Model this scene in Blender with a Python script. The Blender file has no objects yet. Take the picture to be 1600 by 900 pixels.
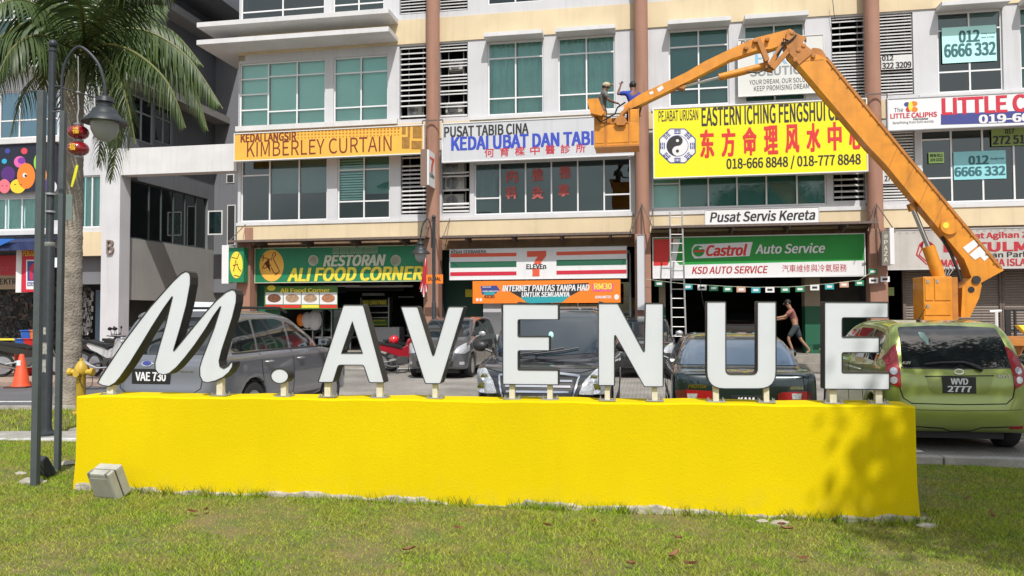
import bpy, bmesh, math, random
import numpy as np
from mathutils import Vector, Matrix, Euler
from mathutils.bvhtree import BVHTree

R = math.radians
scene = bpy.context.scene
col = scene.collection
rnd = random.Random(7)

# ------------------------------------------------------------------ camera
CAM = Vector((0.0, 0.0, 1.62))
camd = bpy.data.cameras.new('camera'); cam = bpy.data.objects.new('camera', camd); col.objects.link(cam)
camd.sensor_width = 36.0; camd.lens = 27.0; camd.clip_end = 3000.0; camd.clip_start = 0.05
CAMR = Matrix.Rotation(R(92.0), 3, 'X') @ Matrix.Rotation(R(-0.2), 3, 'Z')
cam.location = CAM; cam.rotation_euler = CAMR.to_euler()
scene.camera = cam

# ------------------------------------------------------------------ world, sun, exposure
SUN_EL = 53.0
sun_to = Vector((0.10, -0.52, 0.70)).normalized()      # direction towards the sun
w = bpy.data.worlds.new('World'); scene.world = w; w.use_nodes = True
nt = w.node_tree; nt.nodes.clear()
out = nt.nodes.new('ShaderNodeOutputWorld'); bg = nt.nodes.new('ShaderNodeBackground')
sky = nt.nodes.new('ShaderNodeTexSky'); sky.sky_type = 'NISHITA'; sky.sun_disc = False
sky.sun_elevation = math.asin(sun_to.z); sky.sun_rotation = math.atan2(sun_to.x, sun_to.y)
sky.air_density = 1.2; sky.dust_density = 2.5; sky.ozone_density = 1.0
# scattered cloud over the whole dome
tc = nt.nodes.new('ShaderNodeTexCoord'); mp = nt.nodes.new('ShaderNodeMapping'); mp.inputs['Scale'].default_value = (1, 1, 2.2)
nz = nt.nodes.new('ShaderNodeTexNoise'); nz.inputs['Scale'].default_value = 2.6; nz.inputs['Detail'].default_value = 7
rp = nt.nodes.new('ShaderNodeValToRGB'); rp.color_ramp.elements[0].position = .42; rp.color_ramp.elements[1].position = .62
mx = nt.nodes.new('ShaderNodeMix'); mx.data_type = 'RGBA'; mx.inputs[7].default_value = (9.5, 9.8, 10.2, 1)
L = nt.links.new
L(tc.outputs['Generated'], mp.inputs['Vector']); L(mp.outputs[0], nz.inputs['Vector']); L(nz.outputs['Fac'], rp.inputs['Fac'])
L(rp.outputs['Color'], mx.inputs[0]); L(sky.outputs[0], mx.inputs[6]); L(mx.outputs[2], bg.inputs['Color'])
bg.inputs['Strength'].default_value = 0.12
L(bg.outputs[0], out.inputs['Surface'])
sd = bpy.data.lights.new('sun', 'SUN'); sd.energy = 4.65; sd.angle = R(0.53); sd.color = (1.0, 0.965, 0.92)
so = bpy.data.objects.new('sun', sd); col.objects.link(so)
so.rotation_euler = sun_to.to_track_quat('Z', 'Y').to_euler(); so.location = (3, -6, 20)
scene.view_settings.view_transform = 'Standard'; scene.view_settings.look = 'None'
scene.view_settings.exposure = 0.0; scene.view_settings.gamma = 1.0
scene.cycles.max_bounces = 6; scene.cycles.transparent_max_bounces = 16

# ------------------------------------------------------------------ frames of reference
YAW = R(10.05); cS, sS = math.cos(YAW), math.sin(YAW)
EU = Vector((cS, -sS, 0)); EV = Vector((sS, cS, 0)); FO = Vector((0, 24.0, 0))
FM = Matrix(((cS, sS, 0, 0), (-sS, cS, 0, 24.0), (0, 0, 1, 0), (0, 0, 0, 1)))     # building frame (u, v, z)
WY = R(8.2); WU = Vector((math.cos(WY), -math.sin(WY), 0)); WV = Vector((math.sin(WY), math.cos(WY), 0))
WO = Vector((0, 6.30, 0))
WM = Matrix(((WU.x, WV.x, 0, WO.x), (WU.y, WV.y, 0, WO.y), (0, 0, 1, 0), (0, 0, 0, 1)))  # sign wall frame
def ray(px, py): return CAMR @ Vector(((px - 800) / 1200.0, -(py - 450) / 1200.0, -1.0))
def hit(px, py, po, n):
    d = ray(px, py); return CAM + d * ((po - CAM).dot(n) / d.dot(n))
def fp(px, py, v=0.0):
    q = hit(px, py, FO + EV * v, EV) - FO; return q.dot(EU), q.z
def sp(px, py, u):
    q = hit(px, py, FO + EU * u, EU) - FO; return q.dot(EV), q.z
def wp(px, py, v=0.0):
    q = hit(px, py, WO + WV * v, WV) - WO; return q.dot(WU), q.z
def gp(px, py, z=0.0): return hit(px, py, Vector((0, 0, z)), Vector((0, 0, 1)))

# ------------------------------------------------------------------ materials
MATS = {}
def mat(name, c=(.5, .5, .5), rough=.6, metal=0.0, nz=None, bump=None, coat=0.0, streak=0.0, spec=.5, island=0.0, c2=None, trans=0.0):
    if name in MATS: return MATS[name]
    m = bpy.data.materials.new(name); m.use_nodes = True; t = m.node_tree; b = t.nodes['Principled BSDF']
    b.inputs['Base Color'].default_value = (*c, 1); b.inputs['Roughness'].default_value = rough; b.inputs['Metallic'].default_value = metal
    b.inputs['Specular IOR Level'].default_value = spec
    if coat: b.inputs['Coat Weight'].default_value = coat; b.inputs['Coat Roughness'].default_value = .03
    N = t.nodes.new; K = t.links.new
    if nz or bump or streak: co = N('ShaderNodeTexCoord')
    cur = None
    if nz:
        n = N('ShaderNodeTexNoise'); n.inputs['Scale'].default_value = nz[0]; n.inputs['Detail'].default_value = 6; K(co.outputs['Object'], n.inputs['Vector'])
        r = N('ShaderNodeMapRange'); r.inputs[1].default_value = .3; r.inputs[2].default_value = .7; K(n.outputs['Fac'], r.inputs[0])
        x = N('ShaderNodeMix'); x.data_type = 'RGBA'; K(r.outputs[0], x.inputs[0])
        cc = c2 or tuple(k * (1 - nz[1]) for k in c)
        x.inputs[6].default_value = (*cc, 1); x.inputs[7].default_value = (*c, 1); cur = x.outputs[2]
    if streak:
        mpn = N('ShaderNodeMapping'); mpn.inputs['Scale'].default_value = (5, 5, .35); K(co.outputs['Object'], mpn.inputs['Vector'])
        n = N('ShaderNodeTexNoise'); n.inputs['Scale'].default_value = 1.3; n.inputs['Detail'].default_value = 5; K(mpn.outputs[0], n.inputs['Vector'])
        r = N('ShaderNodeMapRange'); r.inputs[1].default_value = .52; r.inputs[2].default_value = .8; r.inputs[3].default_value = 1.0; r.inputs[4].default_value = 1 - streak; K(n.outputs['Fac'], r.inputs[0])
        x = N('ShaderNodeMix'); x.data_type = 'RGBA'; x.blend_type = 'MULTIPLY'; x.inputs[0].default_value = 1
        if cur: K(cur, x.inputs[6])
        else: x.inputs[6].default_value = (*c, 1)
        K(r.outputs[0], x.inputs[7]); cur = x.outputs[2]
    if island:
        g = N('ShaderNodeNewGeometry'); r = N('ShaderNodeMapRange'); r.inputs[3].default_value = 1 - island; r.inputs[4].default_value = 1 + island
        K(g.outputs['Random Per Island'], r.inputs[0])
        x = N('ShaderNodeMix'); x.data_type = 'RGBA'; x.blend_type = 'MULTIPLY'; x.inputs[0].default_value = 1
        if cur: K(cur, x.inputs[6])
        else: x.inputs[6].default_value = (*c, 1)
        K(r.outputs[0], x.inputs[7]); cur = x.outputs[2]
    if cur: K(cur, b.inputs['Base Color'])
    if bump:
        n = N('ShaderNodeTexNoise'); n.inputs['Scale'].default_value = bump[0]; n.inputs['Detail'].default_value = 5; K(co.outputs['Object'], n.inputs['Vector'])
        q = N('ShaderNodeBump'); q.inputs['Strength'].default_value = bump[1]; q.inputs['Distance'].default_value = bump[2] if len(bump) > 2 else .02
        K(n.outputs['Fac'], q.inputs['Height']); K(q.outputs[0], b.inputs['Normal'])
    if trans:
        tb = N('ShaderNodeBsdfTranslucent'); tb.inputs['Color'].default_value = (*c, 1)
        if cur: K(cur, tb.inputs['Color'])
        ms = N('ShaderNodeMixShader'); ms.inputs[0].default_value = trans; K(b.outputs[0], ms.inputs[1]); K(tb.outputs[0], ms.inputs[2])
        K(ms.outputs[0], t.nodes['Material Output'].inputs['Surface'])
    MATS[name] = m; return m
def glassmat(name, tint, refl=.12):
    if name in MATS: return MATS[name]
    m = bpy.data.materials.new(name); m.use_nodes = True; t = m.node_tree; t.nodes.clear(); N = t.nodes.new; K = t.links.new
    o = N('ShaderNodeOutputMaterial'); tr = N('ShaderNodeBsdfTransparent'); tr.inputs[0].default_value = (*tint, 1)
    gl = N('ShaderNodeBsdfGlossy'); gl.inputs['Roughness'].default_value = .02; gl.inputs['Color'].default_value = (.9, 1, .98, 1)
    fr = N('ShaderNodeFresnel'); fr.inputs['IOR'].default_value = 1.5; ad = N('ShaderNodeMath'); ad.operation = 'ADD'; ad.inputs[1].default_value = refl; K(fr.outputs[0], ad.inputs[0])
    x = N('ShaderNodeMixShader'); K(ad.outputs[0], x.inputs[0]); K(tr.outputs[0], x.inputs[1]); K(gl.outputs[0], x.inputs[2]); K(x.outputs[0], o.inputs[0])
    MATS[name] = m; return m

# ------------------------------------------------------------------ mesh helpers
def localM(o): return Matrix.LocRotScale(o.location, o.rotation_euler, o.scale)
def worldM(o):
    m = localM(o)
    while o.parent: o = o.parent; m = localM(o) @ m
    return m
class MB:
    def __init__(s, M=None): s.v = []; s.f = []; s.mi = []; s.sm = []; s.M = M
    def add(s, vs, fs, mi=0, smooth=False):
        b = len(s.v)
        s.v += [(s.M @ Vector(q)) if s.M else Vector(q) for q in vs]
        for f in fs: s.f.append([b + i for i in f]); s.mi.append(mi); s.sm.append(smooth)
        return s
    def box(s, x0, x1, y0, y1, z0, z1, mi=0):
        if x0 > x1: x0, x1 = x1, x0
        if y0 > y1: y0, y1 = y1, y0
        if z0 > z1: z0, z1 = z1, z0
        return s.add([(x0, y0, z0), (x1, y0, z0), (x1, y1, z0), (x0, y1, z0), (x0, y0, z1), (x1, y0, z1), (x1, y1, z1), (x0, y1, z1)],
              [(3, 2, 1, 0), (4, 5, 6, 7), (0, 1, 5, 4), (1, 2, 6, 5), (2, 3, 7, 6), (3, 0, 4, 7)], mi)
    def tube(s, pts, r, n=8, mi=0, cap=True):
        pts = [Vector(q) for q in pts]; k = len(pts); rr = r if isinstance(r, (list, tuple)) else [r] * k
        vs = []; up = None
        for i, q in enumerate(pts):
            t = (pts[min(i + 1, k - 1)] - pts[max(i - 1, 0)]).normalized()
            if up is None: up = Vector((0, 0, 1)) if abs(t.z) < .9 else Vector((1, 0, 0))
            a = t.cross(up); a = a.normalized() if a.length > 1e-6 else Vector((1, 0, 0)); up = a.cross(t).normalized()
            for j in range(n):
                g = 2 * math.pi * j / n; vs.append(q + (a * math.cos(g) + up * math.sin(g)) * rr[i])
        fs = [(i * n + j, i * n + (j + 1) % n, (i + 1) * n + (j + 1) % n, (i + 1) * n + j) for i in range(k - 1) for j in range(n)]
        if cap: fs += [tuple(range(n - 1, -1, -1)), tuple((k - 1) * n + j for j in range(n))]
        return s.add(vs, fs, mi, True)
    def lathe(s, prof, n=16, c=(0, 0, 0), ax='z', mi=0):
        vs = []
        for r, h in prof:
            for j in range(n):
                g = 2 * math.pi * j / n; a, b = r * math.cos(g), r * math.sin(g)
                q = (a, b, h) if ax == 'z' else ((a, h, b) if ax == 'y' else (h, a, b))
                vs.append((q[0] + c[0], q[1] + c[1], q[2] + c[2]))
        k = len(prof)
        fs = [(i * n + j, i * n + (j + 1) % n, (i + 1) * n + (j + 1) % n, (i + 1) * n + j) for i in range(k - 1) for j in range(n)]
        if prof[0][0] > 1e-5: fs.append(tuple(range(n)))
        if prof[-1][0] > 1e-5: fs.append(tuple((k - 1) * n + j for j in range(n)))
        return s.add(vs, fs, mi, True)
    def prism(s, poly, y0, y1, mi=0, mi_side=None, ax='y'):
        """poly in (x,z); extruded from y0 (front) to y1"""
        n = len(poly)
        def P(a, b, y): return (a, y, b) if ax == 'y' else ((y, a, b) if ax == 'x' else (a, b, y))
        vs = [P(a, b, y0) for a, b in poly] + [P(a, b, y1) for a, b in poly]
        ms = mi if mi_side is None else mi_side
        b0 = len(s.v)
        s.add(vs, [tuple(range(n)), tuple(range(2 * n - 1, n - 1, -1))], mi)
        s.mi[-1] = ms
        for i in range(n):
            s.f.append([b0 + i, b0 + (i + 1) % n, b0 + n + (i + 1) % n, b0 + n + i]); s.mi.append(ms); s.sm.append(False)
        return s
    def sphere(s, c, r, n=10, m=7, sc=(1, 1, 1), mi=0):
        vs = [(c[0], c[1], c[2] + r * sc[2])]
        for i in range(1, m):
            a = math.pi * i / m
            for j in range(n):
                g = 2 * math.pi * j / n
                vs.append((c[0] + r * sc[0] * math.sin(a) * math.cos(g), c[1] + r * sc[1] * math.sin(a) * math.sin(g), c[2] + r * sc[2] * math.cos(a)))
        vs.append((c[0], c[1], c[2] - r * sc[2])); e = len(vs) - 1
        fs = [(0, 1 + j, 1 + (j + 1) % n) for j in range(n)]
        for i in range(m - 2): fs += [(1 + i * n + j, 1 + (i + 1) * n + j, 1 + (i + 1) * n + (j + 1) % n, 1 + i * n + (j + 1) % n) for j in range(n)]
        fs += [(e, 1 + (m - 2) * n + (j + 1) % n, 1 + (m - 2) * n + j) for j in range(n)]
        return s.add(vs, fs, mi, True)
    def build(s, name, mats, parent=None, base=None, fix=True, bevel=0):
        me = bpy.data.meshes.new(name); ob = bpy.data.objects.new(name, me); col.objects.link(ob)
        if parent:
            ob.parent = parent
            T = worldM(parent).inverted() if s.M else Matrix.Identity(4)
        elif s.M or base is not None:
            if base is None:
                xs = [q.x for q in s.v]; ys = [q.y for q in s.v]; base = ((min(xs) + max(xs)) / 2, (min(ys) + max(ys)) / 2, min(q.z for q in s.v))
            ob.location = base; T = Matrix.Translation(-Vector(base))
        else: T = Matrix.Identity(4)
        me.from_pydata([T @ q for q in s.v], [], s.f)
        if not isinstance(mats, (list, tuple)): mats = [mats]
        for m in mats: me.materials.append(m)
        me.polygons.foreach_set('material_index', s.mi); me.polygons.foreach_set('use_smooth', s.sm)
        if fix or bevel:
            bm = bmesh.new(); bm.from_mesh(me)
            if bevel:
                es = [e for e in bm.edges if len(e.link_faces) == 2 and e.calc_face_angle(0) > .6]
                bmesh.ops.bevel(bm, geom=es, offset=bevel, segments=2, affect='EDGES', profile=.6, clamp_overlap=True)
            bmesh.ops.recalc_face_normals(bm, faces=bm.faces); bm.to_mesh(me); bm.free()
        if any(s.sm):
            me.set_sharp_from_angle(angle=R(40))
        me.update(); return ob
def tag(o, label=None, cat=None, group=None, kind=None):
    if label: o['label'] = label
    if cat: o['category'] = cat
    if group: o['group'] = group
    if kind: o['kind'] = kind
    return o
def thing(name, label, cat, loc=(0, 0, 0), rz=0.0, group=None):
    o = bpy.data.objects.new(name, None); o.empty_display_size = .2; col.objects.link(o); o.location = loc; o.rotation_euler = (0, 0, rz)
    return tag(o, label, cat, group)
def fthing(name, label, cat, u, v, z, group=None):       # a thing standing in the building frame
    return thing(name, label, cat, FM @ Vector((u, v, z)), -YAW, group)
def kids(o): return [c for c in bpy.data.objects if c.parent == o]
def copy_tree(o, parent=None, root=True):
    ch = kids(o); c = o.copy(); col.objects.link(c); c.parent = parent
    for k in ch: copy_tree(k, c)
    return c
FONT = {}
try:
    fd = bpy.utils.resource_path('LOCAL') + '/datafiles/fonts/'
    FONT['inter'] = bpy.data.fonts.load(fd + 'Inter.woff2')
    FONT['cjk'] = bpy.data.fonts.load(fd + 'Noto Sans CJK Regular.woff2')
except Exception: pass
def textmesh(body, bold=0.0, shear=0.0, font=None, ext=0.0, spacing=1.0):
    cu = bpy.data.curves.new('lettering', 'FONT'); cu.body = body; cu.offset = 0.0; cu.shear = shear; cu.extrude = ext; cu.space_character = spacing
    cu.resolution_u = 4
    if FONT.get('cjk'): cu.font = FONT['cjk']
    o = bpy.data.objects.new('t', cu); col.objects.link(o)
    dg = bpy.context.evaluated_depsgraph_get(); me = bpy.data.meshes.new_from_object(o.evaluated_get(dg))
    bpy.data.objects.remove(o); bpy.data.curves.remove(cu)
    bold = min(bold, .034)
    if bold > .004 and not ext and len(me.vertices):          # heavier strokes: the same glyphs laid over each other, each a hair in front of the last
        a = np.empty(len(me.vertices) * 3); me.vertices.foreach_get('co', a); a = a.reshape(-1, 3).tolist(); fs = [list(p.vertices) for p in me.polygons]; V, Fs = [], []
        for k, (dx, dy) in enumerate(((-1, -.5), (-1, .5), (1, -.5), (1, .5), (-.33, 0), (.33, 0))):
            b = len(V); V += [(q[0] + dx * bold * .5, q[1] + dy * bold * .5, q[2] + k * .0004) for q in a]; Fs += [[b + i for i in f] for f in fs]
        bpy.data.meshes.remove(me); me = bpy.data.meshes.new('lettering'); me.from_pydata(V, [], Fs)
    return me
def text_fit(body, M, x0, x1, z0, z1, y, m, parent, bold=0.02, shear=0.0, font=None, name='lettering', slope=0.0, spacing=1.0, ext=0.0):
    """lettering stretched to the rectangle x0..x1, z0..z1 in frame M, just in front of y"""
    me = textmesh(body, bold, shear, font, ext, spacing)
    n = len(me.vertices)
    if n == 0: return None
    a = np.empty(n * 3); me.vertices.foreach_get('co', a); a = a.reshape(-1, 3)
    mn, mxx = a.min(0), a.max(0); dx = max(1e-6, mxx[0] - mn[0]); dz = max(1e-6, mxx[1] - mn[1])
    T = (worldM(parent).inverted() @ M) if parent else M
    out = []
    for q in a:
        x = x0 + (q[0] - mn[0]) / dx * (x1 - x0); z = z0 + (q[1] - mn[1]) / dz * (z1 - z0) + slope * (x - x0)
        out.append(T @ Vector((x, y - q[2], z)))
    for i, q in enumerate(out): me.vertices[i].co = q
    me.materials.clear(); me.materials.append(m)
    me.update()
    ob = bpy.data.objects.new(name, me); col.objects.link(ob); ob.parent = parent
    return ob
def roundpoly(poly, r, n=3):
    out = []; k = len(poly)
    for i in range(k):
        p = Vector(poly[i]); a = Vector(poly[i - 1]); b = Vector(poly[(i + 1) % k])
        da = (a - p); db = (b - p); ri = r[i] if isinstance(r, (list, tuple)) else r
        ra = min(ri, da.length * .45, db.length * .45)
        if ra < 1e-5: out.append(tuple(p)); continue
        s0 = p + da.normalized() * ra; s1 = p + db.normalized() * ra
        for j in range(n + 1):
            t = j / n; out.append(tuple(s0 * (1 - t) ** 2 + p * 2 * t * (1 - t) + s1 * t * t))
    return out
def catmull(pts, n=6, closed=False):
    pts = [Vector(p) for p in pts]; k = len(pts); out = []
    rng = range(k if closed else k - 1)
    for i in rng:
        if closed: p0, p1, p2, p3 = pts[i - 1], pts[i], pts[(i + 1) % k], pts[(i + 2) % k]
        else: p0, p1, p2, p3 = pts[max(i - 1, 0)], pts[i], pts[i + 1], pts[min(i + 2, k - 1)]
        for j in range(n):
            t = j / n
            out.append(.5 * ((2 * p1) + (p2 - p0) * t + (2 * p0 - 5 * p1 + 4 * p2 - p3) * t * t + (3 * p1 - p0 - 3 * p2 + p3) * t ** 3))
    if not closed: out.append(pts[-1])
    return out

# ------------------------------------------------------------------ shared materials
m_yellow = mat('yellow_wall_paint', (.66, .50, .0006), .85, nz=(1.6, .07), bump=(70, .45, .006), streak=.035, spec=.12)
t_ = m_yellow.node_tree; b_ = t_.nodes['Principled BSDF']; src = b_.inputs['Base Color'].links[0].from_socket      # mud splash and scuffs low on the wall
co_ = t_.nodes.new('ShaderNodeTexCoord'); sx_ = t_.nodes.new('ShaderNodeSeparateXYZ'); t_.links.new(co_.outputs['Object'], sx_.inputs[0])
n_ = t_.nodes.new('ShaderNodeTexNoise'); n_.inputs['Scale'].default_value = 5; n_.inputs['Detail'].default_value = 8; t_.links.new(co_.outputs['Object'], n_.inputs['Vector'])
r1_ = t_.nodes.new('ShaderNodeMapRange'); r1_.inputs[1].default_value = .05; r1_.inputs[2].default_value = .32; r1_.inputs[3].default_value = .38; r1_.inputs[4].default_value = 0; t_.links.new(sx_.outputs['Z'], r1_.inputs[0])
m1_ = t_.nodes.new('ShaderNodeMath'); m1_.operation = 'MULTIPLY'; t_.links.new(r1_.outputs[0], m1_.inputs[0])
r2_ = t_.nodes.new('ShaderNodeMapRange'); r2_.inputs[1].default_value = .45; r2_.inputs[2].default_value = .75; t_.links.new(n_.outputs['Fac'], r2_.inputs[0]); t_.links.new(r2_.outputs[0], m1_.inputs[1])
x_ = t_.nodes.new('ShaderNodeMix'); x_.data_type = 'RGBA'; t_.links.new(m1_.outputs[0], x_.inputs[0]); t_.links.new(src, x_.inputs[6]); x_.inputs[7].default_value = (.46, .33, .05, 1); t_.links.new(x_.outputs[2], b_.inputs['Base Color'])
m_white = mat('white_letter_face', (.58, .605, .62), .32, nz=(3, .07), streak=.06)
m_black = mat('black_letter_side', (.022, .022, .022), .45, nz=(9, .3))
m_cream = mat('cream_steel', (.62, .58, .44), .5, nz=(30, .15))
m_galv = mat('galvanised_steel', (.45, .46, .47), .42, .8, nz=(20, .2))
m_dark = mat('dark_grey_steel', (.03, .036, .04), .45, nz=(12, .3), spec=.4)
m_post = mat('green_grey_post', (.07, .085, .088), .5, nz=(9, .2), streak=.15)
m_conc = mat('rough_concrete', (.38, .36, .32), .9, nz=(6, .35), bump=(30, .6, .02))
m_asph = mat('asphalt', (.115, .115, .12), .9, nz=(1.2, .25), bump=(90, .5, .01))
m_soil = mat('lawn_soil', (.10, .13, .03), .95, nz=(5, .3), bump=(45, .8, .03), c2=(.21, .15, .065))
m_blade = mat('grass_blade', (.235, .365, .024), .75, nz=(3.2, .3), island=.75, c2=(.35, .36, .06), spec=.08, trans=.3)

# ------------------------------------------------------------------ ground, car park, road, lawn
KB = 9.1                                                  # kerb line: Y = KB - 0.177 X
def kerbY(x): return KB - .1772 * x
def lawn_z(x, y):
    return .062 - .0088 * x + .012 * math.sin(x * 1.7 + 1) * math.cos(y * 1.3) + .006 * math.sin(x * 4.1 + y * 3.3)
def pavers():
    if 'pavers' in MATS: return MATS['pavers']
    m = mat('pavers', (.30, .285, .255), .85); t = m.node_tree; N = t.nodes.new; K = t.links.new; b = t.nodes['Principled BSDF']
    co = N('ShaderNodeTexCoord'); mp = N('ShaderNodeMapping'); mp.inputs['Rotation'].default_value = (0, 0, YAW + R(45)); K(co.outputs['Object'], mp.inputs[0])
    br = N('ShaderNodeTexBrick'); br.inputs['Scale'].default_value = 4.5; br.inputs['Mortar Size'].default_value = .03
    br.inputs['Color1'].default_value = (.36, .34, .31, 1); br.inputs['Color2'].default_value = (.30, .28, .25, 1); br.inputs['Mortar'].default_value = (.14, .13, .11, 1)
    K(mp.outputs[0], br.inputs['Vector'])
    n = N('ShaderNodeTexNoise'); n.inputs['Scale'].default_value = .7; n.inputs['Detail'].default_value = 8; K(co.outputs['Object'], n.inputs['Vector'])
    r = N('ShaderNodeMapRange'); r.inputs[1].default_value = .35; r.inputs[2].default_value = .7; r.inputs[3].default_value = .62; r.inputs[4].default_value = 1.1; K(n.outputs['Fac'], r.inputs[0])
    x = N('ShaderNodeMix'); x.data_type = 'RGBA'; x.blend_type = 'MULTIPLY'; x.inputs[0].default_value = 1; K(br.outputs[0], x.inputs[6]); K(r.outputs[0], x.inputs[7]); K(x.outputs[2], b.inputs['Base Color'])
    return m
q = MB(); q.add([(-900, -900, -.012), (900, -900, -.012), (900, 1200, -.012), (-900, 1200, -.012)], [(0, 1, 2, 3)])
tag(q.build('ground', mat('distant_ground', (.2, .2, .17), .95, nz=(.05, .3))), kind='structure')
q = MB(); q.add([(-5.9, kerbY(-5.9) - .05, 0), (60, kerbY(60) - .05, 0), (60, 60, 0), (-5.9, 60, 0)], [(0, 1, 2, 3)])
tag(q.build('car_park', pavers()), kind='structure')
q = MB(); q.add([(-90, 13.0, .004), (-5.9, 13.0, .004), (-5.9, 17.6, .004), (-90, 22, .004)], [(0, 1, 2, 3)])
tag(q.build('road', m_asph), kind='structure')
q = MB(); q.add([(-90, 22, .10), (-5.9, 17.6, .10), (-5.9, 40, .10), (-90, 40, .10), (-90, 22, 0), (-5.9, 17.6, 0), (-5.9, 40, 0)], [(0, 1, 2, 3), (0, 4, 5, 1), (1, 5, 6, 2)])
tag(q.build('pavement', mat('reddish_paving', (.36, .26, .20), .9, nz=(3, .3), bump=(25, .5))), kind='structure')
# painted line at the edge of the road
q = MB(); q.box(-40, -7.2, 14.6, 14.72, .004, .009); tag(q.build('road_line', mat('road_paint', (.7, .7, .68), .8, nz=(14, .4))), kind='structure')
# parking bay lines
q = MB(FM)
for i in range(12):
    u0 = fp(520, 600, -13)[0] - 2.6 + i * 2.55
    if abs(u0) > 30: continue
    q.box(u0, u0 + .1, -13.9, -9.2, .001, .006)
q.box(-6.2, 18, -1.3, -1.2, .001, .006)
tag(q.build('bay_lines', MATS['road_paint']), kind='structure')
# lawn sheet
nx, ny = 90, 60; q = MB(); vs = []; fs = []
for j in range(ny + 1):
    for i in range(nx + 1):
        x = -16 + 36 * i / nx; y1 = kerbY(x) - .14 if x > -4.3 else kerbY(-4.3) - .35
        y = -8 + (y1 + 8) * (j / ny) ** .8; vs.append((x, y, lawn_z(x, y)))
for j in range(ny):
    for i in range(nx): a = j * (nx + 1) + i; fs.append((a, a + 1, a + nx + 2, a + nx + 1))
q.add(vs, fs, 0, True); tag(q.build('lawn', m_soil, fix=False), kind='structure')
# concrete path and far verge on the left, kerb along the car park
ky = kerbY(-4.3) - .35
q = MB(); q.add([(-60, ky, .07), (-4.3, ky, .10), (-4.3, ky + .75, .10), (-60, ky + .75, .07)], [(0, 1, 2, 3)])
tag(q.build('path', m_conc), kind='structure')
q = MB(); q.add([(-60, ky + .75, .06), (-5.9, ky + .75, .06), (-5.9, 12.9, .06), (-60, 12.9, .06)], [(0, 1, 2, 3)])
tag(q.build('verge', m_soil), kind='structure')
q = MB(); q.box(-60, -5.75, 12.9, 13.03, -.01, .12); q.box(-5.9, -5.75, ky + .75, 12.9, -.01, .12)
tag(q.build('road_kerb', m_conc), kind='structure')
M_k = Matrix.Translation((0, KB, 0)) @ Matrix.Rotation(math.atan(-.1772), 4, 'Z')
x = -4.35
while x < 19:
    q = MB(M_k); q.box(x, x + .985, -.14, 0, -.02, .105); o = q.build('kerb_stone', m_conc, bevel=.012); tag(o, kind='structure'); x += 1.0
q = MB(); p0 = gp(62, 686, .09)
q.box(-6.6, -3.9, ky - .12, ky - .003, 0, .125); tag(q.build('white_kerb', mat('white_kerb_paint', (.62, .62, .6), .8, nz=(9, .4))), kind='structure')

# grass blades
def blades(name, n, xr, yr, h, wd, seed, region=None):
    g = np.random.default_rng(seed)
    x = g.uniform(*xr, n); y = g.uniform(*yr, n)
    ky_ = np.where(x > -4.3, KB - .1772 * x - .16, kerbY(-4.3) - .37)
    patch = np.sin(x * 1.3 + .5) * np.sin(y * 2.1 + x * .6) + .6 * np.sin(x * 3.7 - y * 1.9 + 2) + .35 * np.sin(x * 9 + y * 7)
    keep = (y < ky_) & (g.uniform(size=n) < np.clip(1.3 - .62 * np.clip(patch, 0, 2), .22, 1) * np.where(np.sin(x * 23 + 3 * np.sin(y * 9)) * np.sin(y * 19 + 2 * np.sin(x * 7)) > .45, .6, 1))
    # nothing grows through the sign wall
    dx = x; dy = y - WO.y; uu = dx * WU.x + dy * WU.y; vv = dx * WV.x + dy * WV.y
    keep &= ~((vv > -.02) & (vv < .39) & (uu > -3.9) & (uu < 3.25))
    if region is not None: keep &= region(x, y)
    x, y, patch = x[keep], y[keep], patch[keep]; n = len(x)
    z = .062 - .0088 * x + .012 * np.sin(x * 1.7 + 1) * np.cos(y * 1.3) + .006 * np.sin(x * 4.1 + y * 3.3) - .004
    a = g.uniform(0, 2 * np.pi, n); hh = h * g.uniform(.5, 1.25, n) * np.clip(1.1 - .25 * patch, .6, 1.3); ln = hh * g.uniform(.3, 1.7, n); b = g.uniform(0, 2 * np.pi, n)
    ww = wd * g.uniform(.7, 1.3, n)
    V = np.empty((n, 3, 3))
    V[:, 0] = np.stack([x - np.cos(a) * ww, y - np.sin(a) * ww, z], 1); V[:, 1] = np.stack([x + np.cos(a) * ww, y + np.sin(a) * ww, z], 1)
    V[:, 2] = np.stack([x + np.cos(b) * ln, y + np.sin(b) * ln, z + hh], 1)
    me = bpy.data.meshes.new(name); me.vertices.add(3 * n); me.vertices.foreach_set('co', V.ravel()); me.loops.add(3 * n); me.loops.foreach_set('vertex_index', np.arange(3 * n))
    me.polygons.add(n); me.polygons.foreach_set('loop_start', np.arange(0, 3 * n, 3)); me.polygons.foreach_set('loop_total', np.full(n, 3)); me.update(calc_edges=True)
    me.materials.append(m_blade); o = bpy.data.objects.new(name, me); col.objects.link(o); return o
o = blades('lawn_grass', 820000, (-6.2, 6.4), (4.0, 10.3), .023, .0024, 1, lambda x, y: np.abs(x) < y * .74 + .4)
tag(o, 'short mown green grass with dry brown patches on the lawn', 'grass', kind='stuff')
o = blades('outer_grass', 130000, (-10, 10), (-1, 10.4), .036, .0050, 2, lambda x, y: (np.abs(x) >= y * .74 + .4) | (y < 4.0))
tag(o, 'lawn grass to either side of the sign wall', 'grass', kind='stuff')
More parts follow.
